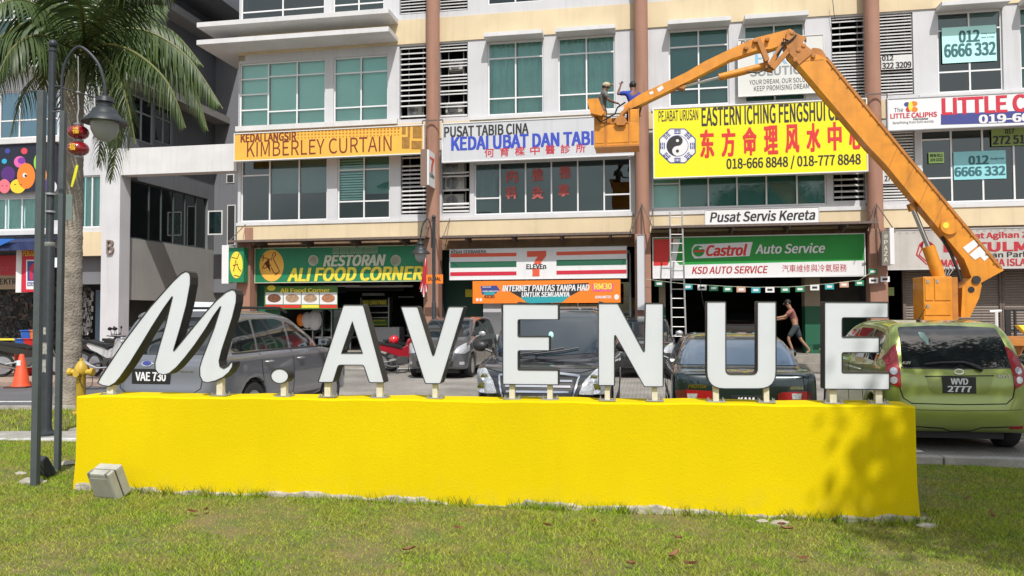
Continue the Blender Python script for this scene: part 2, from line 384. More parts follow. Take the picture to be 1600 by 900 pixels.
# far verge grass
g2 = MB(); rr = random.Random(5)
for i in range(9000):
    x = rr.uniform(-12.5, -5.95); y = rr.uniform(ky + .78, 12.88); a = rr.uniform(0, 6.28); h = rr.uniform(.03, .07)
    g2.add([(x - .006 * math.cos(a), y - .006 * math.sin(a), .058), (x + .006 * math.cos(a), y + .006 * math.sin(a), .058), (x + rr.uniform(-.03, .03), y + rr.uniform(-.03, .03), .06 + h)], [(0, 1, 2)])
tag(g2.build('verge_grass', m_blade, fix=False), 'strip of grass under the palm beside the road', 'grass', kind='stuff')
# taller tufts against the foot of the wall
g2 = MB(WM)
for cx in [-3.7 + .043 * k_ + .2 * math.sin(k_ * 2.3) for k_ in range(160) if math.sin(k_ * .37) > .75] + [-2.45, -2.3, -1.05, -.9, -.35, .05, .16, .3, .42, .6, .83, 1.3, 1.62, -3.2, -3.05, 2.35, 2.1, 2.7, 3.05, 2.9]:
    for i in range(rr.randint(16, 40)):
        x = cx + rr.gauss(0, .06); y = rr.uniform(-.09, -.03); a = rr.uniform(-1, 1); h = rr.uniform(.03, .11); z0 = .06 - .0088 * x
        g2.add([(x - .004, y, z0), (x + .004, y, z0), (x + a * h * .8, y - rr.uniform(0, .04), z0 + h)], [(0, 1, 2)])
tag(g2.build('wall_foot_weeds', m_blade, fix=False), 'taller tufts of grass along the foot of the yellow wall', 'grass', kind='stuff')

# ------------------------------------------------------------------ yellow wall
uL, uR = wp(119, 700)[0], wp(1432, 720)[0]
WT = .915; WD = .36
wall = thing('sign_wall', 'long low bright yellow rendered wall carrying the big white letters', 'wall', WM @ Vector((0, WD / 2, .0)), -WY)
q = MB(WM); n = 70; vs = []; fs = []
def wtop(u): return WT + .0035 * math.sin(u * 5.1) + .0025 * math.sin(u * 13.7 + 1)
prof = []
for i in range(n + 1):
    u = uL + (uR - uL) * i / n; e = .022 if i in (0, n) else 0
    sg = -1 if i == 0 else 1
    zb = .035 - .0088 * u
    k = [(-.012, zb), (-.004, zb + .3), (0, .6), (0, wtop(u) - .012), (.012, wtop(u)), (WD - .012, wtop(u)), (WD, wtop(u) - .012), (WD, zb)]
    prof.append([(u + (0 if i not in (0, n) else (.02 * sg if zz < .2 else 0)), y + .002 * math.sin(u * 3 + zz * 5), zz) for y, zz in k])
vs = [p for r_ in prof for p in r_]; m_ = 8
for i in range(n):
    for j in range(m_): a = i * m_ + j; b = i * m_ + (j + 1) % m_; fs.append((a, b, b + m_, a + m_))
fs.append(tuple(range(m_))); fs.append(tuple(n * m_ + j for j in range(m_)))
q.add(vs, fs, 0, True); q.build('wall_block', m_yellow, wall)
# ragged unpainted footing along the bottom
q = MB(WM); rr = random.Random(3); vs = []; fs = []; n = 150
for i in range(n + 1):
    u = uL + .02 + (uR - uL + .06) * i / n; zb = .0 - .0088 * u; top = .112 - .0088 * u + .012 * math.sin(i * .31) + .008 * math.sin(i * .83 + 1) + rr.uniform(-.006, .006) - (.03 if (i // 17) % 3 == 1 else 0); d = .035 + rr.uniform(-.012, .02)
    vs += [(u, -d, zb), (u, -d * .8, top - .015), (u, -.001, top), (u, .02, zb)]
for i in range(n):
    for j in range(3): a = i * 4 + j; fs.append((a, a + 1, a + 5, a + 4))
q.add(vs, fs); q.build('footing', mat('chalky_concrete', (.48, .44, .37), .95, nz=(14, .6), bump=(45, .7)), wall)

# ------------------------------------------------------------------ letters
LV = .09; LD = .125
LG = 'white channel letters on the yellow wall'
def z375(pts): return [(150 + a / 3.75, 400 + b / 3.75) for a, b in pts]
def letter(name, label, poly, posts, hole=None, r=.012):
    P = [wp(a, b, LV) for a, b in poly]
    P = roundpoly(P, r)
    t = thing('sign_letter', label, 'sign letter', WM @ Vector((sum(p[0] for p in P) / len(P), LV, WT)), -WY, LG)
    H = [wp(a, b, LV) for a, b in hole] if hole else None
    def outline(ps, d):                                   # inset (d>0) of a polygon
        n = len(ps); ar = sum(ps[i][0] * ps[(i + 1) % n][1] - ps[(i + 1) % n][0] * ps[i][1] for i in range(n)); sg = 1 if ar > 0 else -1; o = []
        for i in range(n):
            a = Vector(ps[i - 1]); p = Vector(ps[i]); b = Vector(ps[(i + 1) % n]); e0 = (p - a).normalized(); e1 = (b - p).normalized()
            n0 = Vector((-e0.y, e0.x)) * sg; n1 = Vector((-e1.y, e1.x)) * sg; m = n0 + n1
            m = m / max(.35, m.length_squared / 2); o.append(tuple(p + m * d))
        return o
    def caps(loops, y, name, m):
        bm = bmesh.new(); es = []
        for lp in loops:
            vv = [bm.verts.new((a, y, b)) for a, b in lp]; es += [bm.edges.new((vv[i], vv[(i + 1) % len(vv)])) for i in range(len(vv))]
        bmesh.ops.triangle_fill(bm, use_beauty=True, use_dissolve=False, edges=es, normal=(0, -1, 0))
        q = MB(WM); bm.verts.index_update()
        q.add([tuple(v.co) for v in bm.verts], [[v.index for v in f.verts] for f in bm.faces]); bm.free(); return q
    rim = .007
    loops = [P] + ([H] if H else [])
    inn = [outline(P, rim)] + ([outline(H, -rim)] if H else [])
    face = caps(inn, LV + .006, 'face', m_white); face.build('face', m_white, t)
    q = MB(WM)
    for a, b in zip(loops, inn):
        n = len(a)
        rings = [[(x, LV + .006, z) for x, z in b], [(x, LV, z) for x, z in b], [(x, LV, z) for x, z in a], [(x, LV + LD, z) for x, z in a]]
        vs = [p for r_ in rings for p in r_]
        q.add(vs, [(k * n + i, k * n + (i + 1) % n, (k + 1) * n + (i + 1) % n, (k + 1) * n + i) for k in range(3) for i in range(n)])
    bk = caps(loops, LV + LD, 'x', m_black); b0 = len(q.v); q.v += bk.v; q.f += [[b0 + i for i in f] for f in bk.f]; q.mi += bk.mi; q.sm += bk.sm
    q.build('letter_case', m_black, t)
    for x0, x1, yb in posts:
        a, _ = wp(x0, 610, LV + .06); b, _ = wp(x1, 610, LV + .06); zt = wp((x0 + x1) / 2, yb, LV + .06)[1] + .03
        q = MB(WM); q.box(a, b, LV + .03, LV + .08, WT + .008, zt); po = q.build('support_post', m_cream, t)
        q = MB(WM); q.box(a - .05, b + .05, LV + .0, LV + .11, WT + .001, WT + .009)
        q.build('base_plate', m_galv, po, bevel=.0015)
        for sx in (a - .035, b + .035):
            for sy in (LV + .02, LV + .09):
                q = MB(WM); q.lathe([(.0045, WT + .009), (.0045, WT + .034)], 6, (sx, sy, 0)); q.lathe([(.010, WT + .010), (.010, WT + .018)], 6, (sx, sy, 0)); q.build('bolt', m_galv, po)
    return t
Mp = [(5, 745), (22, 712), (75, 630), (150, 515), (240, 395), (315, 297), (390, 212), (450, 145), (495, 102), (525, 86), (548, 96), (554, 125), (553, 165), (530, 290), (495, 420), (455, 553),
      (500, 498), (580, 400), (645, 322), (705, 255), (760, 208), (795, 193), (815, 200), (824, 225), (822, 270), (800, 360), (768, 460), (738, 550), (722, 615), (727, 645), (748, 656), (775, 640), (790, 616), (803, 622), (800, 650), (780, 682), (745, 712), (700, 733), (650, 745), (622, 737), (606, 705), (604, 655), (620, 600), (655, 510), (690, 420), (728, 298),
      (690, 350), (640, 432), (580, 520), (520, 598), (470, 655), (430, 688), (398, 698), (362, 691), (344, 665), (342, 625), (365, 540), (405, 405), (445, 240), (395, 310), (330, 412), (265, 520), (200, 625), (140, 712), (112, 745), (75, 766), (35, 760)]
letter('M', 'slanting script capital M, first and tallest of the white letters', z375(Mp), [(170, 180, 600), (341, 350, 596)], r=.004)
letter('dot', 'round white full stop between the script M and the A', [(436.7 + 14.2 * math.cos(2 * math.pi * k / 28), 587.5 + 12.2 * math.sin(2 * math.pi * k / 28)) for k in range(28)], [(441, 449, 597)], r=0)
letter('A', 'white capital A, standing right of the full stop', [(536, 475.5), (568, 475.5), (601, 598.5), (576.5, 598.5), (567.5, 571), (529, 571), (520.5, 598), (496, 598)], [(509, 518, 596), (590, 599, 596)], hole=[(550.3, 504), (565, 551), (534.5, 551)], r=.018)
letter('V', 'white capital V between the A and the first E', [(625, 478), (653, 478), (677, 556), (700, 478), (726, 478), (688.5, 600), (664, 600)], [(677, 684.5, 598)], r=.018)
letter('E', 'first white capital E, with the black grille of a people carrier behind', [(785, 474), (873, 474.5), (873, 500), (810, 500), (810, 525), (859, 525), (859, 548.5), (810, 548.5), (810, 577), (873, 577.5), (873, 602), (785, 601)], [(796.5, 805, 600), (855.6, 863.7, 600)], r=.01)
letter('N', 'white capital N between the first E and the U', [(934.5, 473), (966, 473), (1006.5, 549), (1008, 473), (1037, 473), (1037, 605), (1006.5, 605), (961, 524), (961, 603), (934.5, 603)], [(945, 953, 600), (1018.5, 1027, 602)], r=.01)
rU = [.01, .01, .03, .03, .01, .01, .12, .12]
def letU():
    P = [(1104, 470.5), (1135, 470.5), (1135, 584), (1183, 584), (1183, 470.5), (1213.5, 470.5), (1213.5, 608), (1104, 608)]
    W2 = roundpoly(P, [2.5, 2.5, 8, 8, 2.5, 2.5, 28, 28], 6); letter('U', 'white capital U in front of the dark green saloon', W2, [(1113.6, 1122.5, 604), (1192.5, 1200.7, 604)], r=0)
letU()
letter('E', 'last white capital E, at the right end of the wall beside the green hatchback', [(1288, 471), (1389, 471.5), (1389, 497), (1317, 497), (1317, 526), (1375, 526), (1375, 551.5), (1317, 551.5), (1317, 581.5), (1391, 582), (1391, 609.5), (1288, 608.5)], [(1295, 1305.5, 606), (1366, 1376.5, 606)], r=.01)

# ================================================================== BUILDINGS
m_wall = mat('white_render', (.56, .56, .575), .85, nz=(.9, .12), bump=(50, .15, .01), streak=.11)
m_trim = mat('white_trim', (.62, .615, .61), .8, nz=(1.5, .12), streak=.09)
m_beige = mat('beige_render', (.66, .54, .35), .85, nz=(1.1, .14), bump=(50, .15, .01), streak=.10)
m_brown = mat('brown_pillar', (.33, .175, .12), .8, nz=(1.4, .12), streak=.22)
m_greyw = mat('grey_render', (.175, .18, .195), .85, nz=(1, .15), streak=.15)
m_frame = mat('white_aluminium', (.70, .70, .70), .4)
m_slat = mat('white_slat', (.68, .68, .67), .5, streak=.1)
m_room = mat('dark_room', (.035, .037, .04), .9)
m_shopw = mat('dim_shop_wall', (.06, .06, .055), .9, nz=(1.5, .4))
m_blind = mat('pale_blind', (.78, .80, .78), .9, nz=(1.5, .06))
m_dblind = mat('dim_blind', (.20, .27, .26), .9)
m_curt = mat('pale_curtain', (.88, .90, .88), .9, nz=(2, .15), trans=.2)
g_teal = glassmat('teal_glass', (.62, .93, .88), .03)
g_dark = glassmat('dark_tinted_glass', (.34, .46, .46), .05)
g_shop = glassmat('shop_glass', (.7, .75, .75), .05)
m_ac = mat('ac_casing', (.55, .54, .50), .6, nz=(5, .2), streak=.2)
m_blk = mat('black_plastic', (.015, .015, .016), .5)
m_rust = mat('rusty_awning_steel', (.16, .12, .10), .7, nz=(9, .4))

block = fthing('shop_block', 'four storey white and beige row of shop offices with brown pillars', 'building', 0, 0.2, 0)
VW = 0.30
def rw(x0, y0, x1, y1, v):
    xc = (x0 + x1) / 2
    return fp(x0, (y0 + y1) / 2, v)[0], fp(x1, (y0 + y1) / 2, v)[0], fp(xc, y1, v)[1], fp(xc, y0, v)[1]     # u0,u1,zbot,ztop
def punched(parent, name, m, u0, u1, z0, z1, v, holes, depth=.22, back=True):
    us = sorted({u0, u1, *[min(max(h[k], u0), u1) for h in holes for k in (0, 1)]}); zs = sorted({z0, z1, *[min(max(h[k], z0), z1) for h in holes for k in (2, 3)]})
    solid = [[not any(h[0] - 1e-6 < (us[i] + us[i + 1]) / 2 < h[1] + 1e-6 and h[2] - 1e-6 < (zs[j] + zs[j + 1]) / 2 < h[3] + 1e-6 for h in holes) for j in range(len(zs) - 1)] for i in range(len(us) - 1)]
    q = MB(FM); I = len(us) - 1; J = len(zs) - 1
    for i in range(I):
        for j in range(J):
            if not solid[i][j]: continue
            a, b, c, d = us[i], us[i + 1], zs[j], zs[j + 1]
            q.add([(a, v, c), (b, v, c), (b, v, d), (a, v, d)], [(0, 1, 2, 3)])
            q.add([(a, v + depth, c), (b, v + depth, c), (b, v + depth, d), (a, v + depth, d)], [(3, 2, 1, 0)])
            for di, dj, e in ((-1, 0, [(a, c), (a, d)]), (1, 0, [(b, d), (b, c)]), (0, -1, [(b, c), (a, c)]), (0, 1, [(a, d), (b, d)])):
                ii, jj = i + di, j + dj
                if not (0 <= ii < I and 0 <= jj < J) or not solid[ii][jj]:
                    q.add([(e[0][0], v, e[0][1]), (e[1][0], v, e[1][1]), (e[1][0], v + depth, e[1][1]), (e[0][0], v + depth, e[0][1])], [(0, 1, 2, 3)])
    return q.build(name, m, parent, fix=False)
def window(parent, rect, v, cols, rows, glass=None, back=None, fr=.045, name='window', rows_by_col=None, back_h=1.0):
    """rect=(u0,u1,z0,z1); cols/rows interior fractions (rows from the top)"""
    u0, u1, z0, z1 = rect; W_, H_ = u1 - u0, z1 - z0; glass = glass or g_teal
    cu = [0] + list(cols) + [1]; q = MB(FM); v0, v1 = v + .06, v + .12
    rb = rows_by_col or [rows] * (len(cu) - 1)
    q.box(u0, u0 + fr, v0, v1, z0, z1); q.box(u1 - fr, u1, v0, v1, z0, z1)
    q.box(u0 + fr, u1 - fr, v0, v1, z0, z0 + fr); q.box(u0 + fr, u1 - fr, v0, v1, z1 - fr, z1)
    for c in cols: q.box(u0 + W_ * c - fr / 2, u0 + W_ * c + fr / 2, v0 - .004, v1, z0 + fr, z1 - fr)
    for k in range(len(cu) - 1):
        a = u0 + W_ * cu[k] + fr * (.5 if k else 1); b = u0 + W_ * cu[k + 1] - fr * (.5 if k < len(cu) - 2 else 1)
        for r_ in rb[k]: q.box(a, b, v0 + .004, v1, z1 - H_ * r_ - fr / 2, z1 - H_ * r_ + fr / 2)
    f = q.build(name, m_frame, parent)
    for k in range(len(cu) - 1):
        a = u0 + W_ * cu[k] + .01; b = u0 + W_ * cu[k + 1] - .01; rr_ = [0] + list(rb[k]) + [1]
        for j in range(len(rr_) - 1):
            p = MB(FM); t_ = rnd.uniform(-.004, .004)
            zt, zb = z1 - H_ * rr_[j] - .01, z1 - H_ * rr_[j + 1] + .01
            p.add([(a, v + .09, zb), (b, v + .09 + t_, zb), (b, v + .09 + t_ * 1.5, zt), (a, v + .09 + t_ * .5, zt)], [(0, 1, 2, 3)])
            p.build('pane', glass, f, fix=False)
    if back:
        kinds = back if isinstance(back, list) else [back] * (len(cu) - 1)
        for k, kd in enumerate(kinds):
            if kd is None: continue
            a = u0 + W_ * cu[k] + .02; b = u0 + W_ * cu[k + 1] - .02; p = MB(FM)
            if kd[0] == 'curtain':
                n = max(8, int((b - a) * 22)); vs = []; ph = rnd.uniform(0, 6); op = kd[1] if len(kd) > 1 else 0
                for j in range(7):
                    h = j / 6
                    for i in range(n + 1):
                        f_ = i / n; x = a + (b - a) * f_; x += op * math.sin(math.pi * (1 - h)) * (x - a) * -.25
                        vs.append((x, v + .22 + .05 * math.sin(f_ * (b - a) * 34 + ph + .8 * math.sin(h * 3 + f_ * 5)) * (.6 + .4 * h), z1 - H_ * (1 - h) - .0))
                p.add(vs, [(j * (n + 1) + i, j * (n + 1) + i + 1, (j + 1) * (n + 1) + i + 1, (j + 1) * (n + 1) + i) for j in range(6) for i in range(n)], 0, True)
                p.build('curtain', m_curt, f, fix=False)
            else:
                mm = m_blind if kd[0] == 'blind' else m_dblind; dr = kd[1] if len(kd) > 1 else 1.0
                zt = z1 - .02; zb = z1 - H_ * dr
                if kd[0] == 'slats':
                    zz = zt
                    while zz > zb: p.box(a, b, v + .19, v + .20, zz - .055, zz); zz -= .085
                    mm = m_blind
                else: p.box(a, b, v + .19, v + .196, zb, zt)
                p.build('blind', mm, f)
    return f
def louvre(parent, rect, v, n, gaps=(), thick=.028):
    u0, u1, z0, z1 = rect; q = MB(FM); q.box(u0, u0 + .03, v + .05, v + .2, z0, z1); q.box(u1 - .03, u1, v + .05, v + .2, z0, z1)
    for uu in (u0 + (u1 - u0) * .28, u0 + (u1 - u0) * .8):
        q.box(uu, uu + .03, v + .16, v + .18, z0, z1)
    f = q.build('louvre', mat('louvre_frame', (.2, .2, .2), .6), parent); proto = None
    for i in range(n):
        if i in gaps: continue
        z = z0 + (z1 - z0) * (i + .6) / n; p = MB(FM); t_ = rnd.uniform(-.006, .006)
        p.add([(u0 + .03, v + .03, z), (u1 - .03, v + .03, z + t_), (u1 - .03, v + .13, z + .05 + t_), (u0 + .03, v + .13, z + .05),
               (u0 + .03, v + .035, z - thick), (u1 - .03, v + .035, z - thick + t_), (u1 - .03, v + .135, z + .05 - thick + t_), (u0 + .03, v + .135, z + .05 - thick)],
              [(0, 1, 2, 3), (7, 6, 5, 4), (0, 4, 5, 1), (1, 5, 6, 2), (2, 6, 7, 3), (3, 7, 4, 0)]); p.build('slat', m_slat, f)
    return f
def hood(parent, rect_u0, rect_u1, z, v, d=.48):
    q = MB(FM); q.box(rect_u0 - .03, rect_u1 + .03, v - d, v + .001, z, z + .13); q.build('window_hood', m_trim, parent, bevel=.008)

# storey levels
Z = dict(s0=.42, b1=4.12, t1=4.66, w1=4.80, b2=7.34, t2=7.88, w2=8.0, h2=10.40, b3=10.50, t3=11.30, w3=11.45, top=15.2)
UP = [fp(676.5, 250)[0], fp(1003, 250)[0], fp(1366, 250)[0]]; BAY = UP[1] - UP[0]; UP.append(UP[2] + BAY); UP.append(UP[3] + BAY)
UL = fp(372, 250, VW)[0]
UEND = UP[4]
# windows (pixel measured) ------------------------------------------------
def setz(r, z0, z1): return (r[0], r[1], z0, z1)
W2 = {  # second floor
 'A': setz(rw(374, 80, 508, 190, VW), 8.0, 10.22), 'B': setz(rw(521, 72, 606, 184, VW), 8.0, 10.22),
 'F': rw(762, 56, 849, 173, VW), 'G': rw(872, 47, 961, 166, VW), 'H': rw(1045, 36, 1139, 156, VW), 'I': rw(1163, 26, 1258, 150, VW), 'L': rw(1465, 8, 1567, 130, VW), 'Mm': rw(1594, 0, 1700, 128, VW)}
for k in 'FGHIL': W2[k] = setz(W2[k], 8.02, 10.38)
W2['Mm'] = setz(W2['Mm'], 8.02, 10.38)
LO2 = {'a': rw(624, 62, 667, 182, VW), 'b': rw(686, 60, 731, 178, VW), 'j': rw(1299, 15, 1352, 140, VW), 'k': rw(1374, 10, 1427, 138, VW)}
for k in LO2: LO2[k] = setz(LO2[k], 8.02, 10.45)
W1 = {'C': rw(376, 240, 511, 344, VW), 'D': rw(527, 240, 609, 342, VW), 'E': rw(741, 245, 986, 333, VW), 'N': rw(1019, 280, 1292, 324, VW), 'P': rw(1440, 200, 1690, 308, VW)}
zz = {'C': (4.80, 6.9), 'D': (4.80, 6.9), 'E': (4.82, 6.5), 'N': (4.86, 6.9), 'P': (4.82, 6.95)}
for k in W1: W1[k] = setz(W1[k], *zz[k])
LO1 = {'a': setz(rw(626, 245, 667, 338, VW), 4.9, 6.95), 'b': setz(rw(690, 250, 734, 337, VW), 4.9, 6.6), 'o': setz(rw(1302, 262, 1353, 322, VW), 4.95, 6.9), 'q': setz(rw(1378, 200, 1430, 312, VW), 4.9, 6.95)}
holes = list(W2.values()) + list(LO2.values()) + list(W1.values()) + list(LO1.values())
# top floor windows
W3 = []
for a, b in ((376, 507), (520, 600)): r_ = rw(a, 0, b, 20, VW); W3.append((r_[0], r_[1], 11.5, 13.6))
for k in ('F', 'G', 'H', 'I', 'L', 'Mm'): W3.append((W2[k][0], W2[k][1], 11.62, 13.9))
LO3 = [(LO2[k][0], LO2[k][1], 11.5, 13.9) for k in LO2]
holes3 = W3 + LO3
# facade walls of each storey, bands between
punched(block, 'wall', m_wall, UL, UEND, Z['t1'], Z['b2'], VW, holes)
punched(block, 'wall', m_wall, UL, UEND, Z['t2'], Z['b3'], VW, holes)
punched(block, 'wall', m_wall, UL, UEND, Z['t3'], 14.4, VW, holes3)
q = MB(FM); q.box(UL, UEND, VW - .02, VW + .3, Z['b1'], Z['t1']); q.build('floor_band', m_beige, block)
q = MB(FM); q.box(UL, UEND, VW - .03, VW + .3, Z['b2'], Z['t2']); q.build('floor_band', m_beige, block)
q = MB(FM); q.box(UL, UEND, VW - .04, VW + .3, Z['b3'], Z['t3']); q.build('floor_band', m_beige, block)
q = MB(FM); q.box(UL - .3, UEND, VW - .6, VW + 12, 14.4, 14.9); q.build('roof', m_trim, block)
# sills
q = MB(FM)
q.box(UL - .03, UP[1] - .05, VW - .05, VW, Z['t1'], Z['t1'] + .10); q.box(UP[1], UEND, VW - .05, VW, Z['t1'], Z['t1'] + .10)
q.build('sill', m_trim, block)
q = MB(FM); q.box(UL - .05, fp(622, 190, VW)[0], VW - .12, VW, Z['t2'] - .01, Z['t2'] + .16); q.build('sill', m_trim, block)
for a, b in ((735, 990), (1018, 1300), (1436, 1690)):
    q = MB(FM); q.box(fp(a, 170, VW)[0], fp(b, 170, VW)[0], VW - .07, VW, Z['t2'] - .005, Z['t2'] + .09); q.build('sill', m_trim, block)
# shell: sides, back, floors, party walls -> dark rooms
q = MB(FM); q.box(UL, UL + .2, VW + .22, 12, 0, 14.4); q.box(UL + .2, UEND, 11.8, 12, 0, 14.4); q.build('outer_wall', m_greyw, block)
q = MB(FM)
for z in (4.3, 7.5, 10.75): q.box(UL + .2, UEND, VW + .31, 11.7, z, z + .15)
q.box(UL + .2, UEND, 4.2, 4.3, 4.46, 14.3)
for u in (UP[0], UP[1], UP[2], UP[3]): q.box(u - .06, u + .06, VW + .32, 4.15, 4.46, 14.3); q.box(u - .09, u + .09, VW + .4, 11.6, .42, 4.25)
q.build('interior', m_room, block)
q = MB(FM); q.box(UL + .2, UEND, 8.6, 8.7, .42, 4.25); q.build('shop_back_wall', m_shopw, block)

# windows
bl = ('blind',); db = ('dblind',); cu_ = ('curtain',)
wA = W2['A']; ca = [(fp(x, 130, VW)[0] - wA[0]) / (wA[1] - wA[0]) for x in (418, 463)]
window(block, wA, VW, ca, None, back=bl, rows_by_col=[[.24, .48, .72], [.22, .76], [.22, .76]])
window(block, W2['B'], VW, [.5], [.24, .76], back=bl)
window(block, W2['F'], VW, [.5], [.22, .77], back=cu_)
window(block, W2['G'], VW, [.5], [.22, .77], back=cu_)
window(block, W2['H'], VW, [.5], [.22, .78], back=db)
window(block, W2['I'], VW, [.5], [.22, .78], back=db)
window(block, W2['L'], VW, [.5], [.22, .74], back=[('dblind', .2), ('blind', .18)], glass=g_dark)
window(block, W2['Mm'], VW, [.5], [.22, .74], back=db)
window(block, (W1['C'][0], W1['C'][1], 4.80, 6.9), VW, [(fp(x, 300, VW)[0] - W1['C'][0]) / (W1['C'][1] - W1['C'][0]) for x in (420, 466)], None, back=[None, ('blind', .55), ('blind', .55)], rows_by_col=[[.25], [], []], glass=g_dark)
window(block, W1['D'], VW, [.5], [.22, .72], back=[('slats', .72), ('dblind', .6)])
wE = W1['E']; ce = [(fp(700 + x / 4, 290, VW)[0] - wE[0]) / (wE[1] - wE[0]) for x in (323, 483, 645, 810, 975)]
window(block, wE, VW, ce, None, back=[('curtain', .6), db, db, db, db, None], glass=g_dark, rows_by_col=[[.68], [], [], [], [], [.68]])
wN = W1['N']; cn = [(fp(x, 300, VW)[0] - wN[0]) / (wN[1] - wN[0]) for x in (1062, 1107, 1152, 1198, 1246)]
window(block, wN, VW, cn, None, glass=g_teal, back=[('blind', 1), ('dblind', 1), ('dblind', 1), ('dblind', 1), ('dblind', 1), ('dblind', 1)], rows_by_col=[[.62], [], [], [], [], [.55]])
wP = W1['P']; cp_ = [(fp(x, 260, VW)[0] - wP[0]) / (wP[1] - wP[0]) for x in (1488, 1537, 1586, 1637)]
window(block, wP, VW, cp_, None, glass=g_dark, rows_by_col=[[.13, .66], [], [], [], []])
for i, r_ in enumerate(W3): window(block, r_, VW, [.5], [.22, .76], glass=g_dark, back=db if i % 2 else None)
louvre(block, LO2['a'], VW, 14, gaps=(1,)); louvre(block, LO2['b'], VW, 24, gaps=(1, 2, 5, 6, 9, 14, 15, 19, 20))
louvre(block, LO2['j'], VW, 26, gaps=(15, 17, 19, 21, 23)); louvre(block, LO2['k'], VW, 26)
louvre(block, LO1['a'], VW, 15, gaps=(12,)); louvre(block, LO1['b'], VW, 15, gaps=(3, 4, 5, 7, 8, 9, 12, 13))
louvre(block, LO1['o'], VW, 11, gaps=()); louvre(block, LO1['q'], VW, 24)
for r_ in LO3: louvre(block, r_, VW, 24)
# hoods over the windows
for k in 'FGHIL': hood(block, W2[k][0], W2[k][1], 10.40, VW)
hood(block, W2['Mm'][0], W2['Mm'][1], 10.40, VW)
# the pair of deep canopies over the left bay
ue = fp(607, 45, VW - 1.0)[0]; ul = fp(307, 60, VW - 1.0)[0]
for zc in (fp(450, 60, VW - 1.0)[1], fp(450, 32, VW - 1.0)[1]):
    q = MB(FM); q.box(ul, ue, VW - 1.0, VW - .001, zc, zc + .16); q.box(ul, UL, VW, 6, zc, zc + .16); q.build('canopy', m_trim, block, bevel=.01)
q = MB(FM); q.box(ul + 1.2, UL, VW, 6, 10.3, 11.6); q.build('corner_wall', m_beige, block)

# pillars
for i, u in enumerate(UP):
    q = MB(FM); q.lathe([(.215, 4.05), (.215, 14.4)], 28, (u, 0, 0)); q.build('pillar', m_brown, block)
    q = MB(FM); q.box(u - .24, u + .24, -.24, .24, .42, 4.05); q.build('pillar_base', m_brown, block, bevel=.02)
q = MB(FM); u = fp(386, 440, 0)[0]; q.box(u - .24, u + .24, -.24, .24, .30, 4.05); q.box(u - .24, u + .05, .24, .3, 4.05, 4.6); q.build('pillar_base', m_brown, block, bevel=.02)
# walkway in front of the shops, two steps
for z0, z1, v0 in ((0, .22, -.85), (.22, .42, -.50)):
    uu = fp(350, 500, -.5)[0]
    q = MB(FM)
    q.box(uu, UEND, v0, 9, z0 if z0 else -.01, z1 - (.004 if z1 < .4 else 0)); q.build('step', mat('walkway_concrete', (.30, .27, .23), .9, nz=(4, .3), bump=(30, .4)), block)
# walkway soffit
q = MB(FM); q.box(UL, UEND, VW + .31, 3.0, 4.05, 4.2); q.build('soffit', mat('soffit_paint', (.34, .26, .17), .9, nz=(3, .3)), block)
q = MB(FM); q.box(UL, UEND, VW + .02, VW + .25, 3.72, 4.11); q.build('fascia', mat('brown_fascia', (.30, .19, .11), .9, nz=(3, .3), streak=.3), block)

# awning arms / thin metal awning frames above the shops
def awning(x0, x1, y, label, v=-1.0, z=None):
    u0, u1, _, zz = rw(x0, y, x1, y + 2, v); t = fthing('retracted_awning', label, 'awning', (u0 + u1) / 2, v, zz)
    q = MB(FM); q.box(u0, u1, v, v + .06, zz - .05, zz + .02); q.box(u0, u1, v + .06, VW - .03, zz + .0, zz + .02); q.build('rolled_cover', m_rust, t)
    for k in range(4):
        uu = u0 + (u1 - u0) * (k + .5) / 4; q = MB(FM); q.box(uu - .03, uu + .03, v + .1, VW - .03, zz - .13, zz - .002); q.tube([(uu, v + .3, zz - .1), (uu, v + .7, zz - .22)], .02, 6); q.build('bracket', m_rust, t)
    for uu in (u0 + .05, u1 - .05):
        q = MB(FM); q.tube([(uu, v + .03, zz), (uu, VW - .05, zz + .65)], .014, 6); q.build('stay_rod', m_rust, t)
    return t
awning(356, 664, 373, 'thin rusty awning frame above the green restaurant sign', v=-.75)
awning(690, 992, 366, 'thin rusty awning frame above the striped convenience store sign', v=-.55)
awning(1018, 1372, 350, 'thin rusty awning frame above the car service sign', v=-.75)

# ------------------------------------------------------------------ air conditioners behind louvres
def ac(px, py, wpx, label, v=.62):
    u, z = fp(px, py, v); w_ = wpx / 1200 * 24; h_ = w_ * .72
    t = fthing('air_conditioner', label, 'air conditioner', u, v, z - h_ / 2, 'outdoor air conditioner units on the shop block')
    q = MB(FM); q.box(u - w_ / 2, u + w_ / 2, v, v + .28, z - h_ / 2, z + h_ / 2); q.build('casing', m_ac, t, bevel=.015)
    q = MB(FM); q.lathe([(h_ * .42, -.012), (h_ * .42, .0), (h_ * .36, .002), (h_ * .36, -.010), (h_ * .42, -.012)], 20, (u - w_ * .08, v, z), 'y'); q.build('fan_guard', m_galv, t)
    q = MB(FM); q.lathe([(h_ * .36, -.003), (.001, -.004)], 20, (u - w_ * .08, v, z), 'y')
    q.build('fan_opening', m_blk, t)
    q = MB(FM)
    for k in range(5): q.lathe([(.05, -.012), (.055, -.012)], 6, (u - w_ * .08, v, z), 'y')
    for k in range(6):
        a = k * math.pi / 3; q.tube([(u - w_ * .08, v - .008, z), (u - w_ * .08 + h_ * .36 * math.cos(a), v - .008, z + h_ * .36 * math.sin(a))], .006, 4)
    q.build('fan_blades', m_galv, t)
ac(710, 286, 34, 'upper outdoor unit in the open louvre beside the herbalist windows'); ac(709, 315, 34, 'lower outdoor unit in the open louvre beside the herbalist windows')
ac(709, 260, 36, 'shaded outdoor unit directly beneath the herbalist sign')
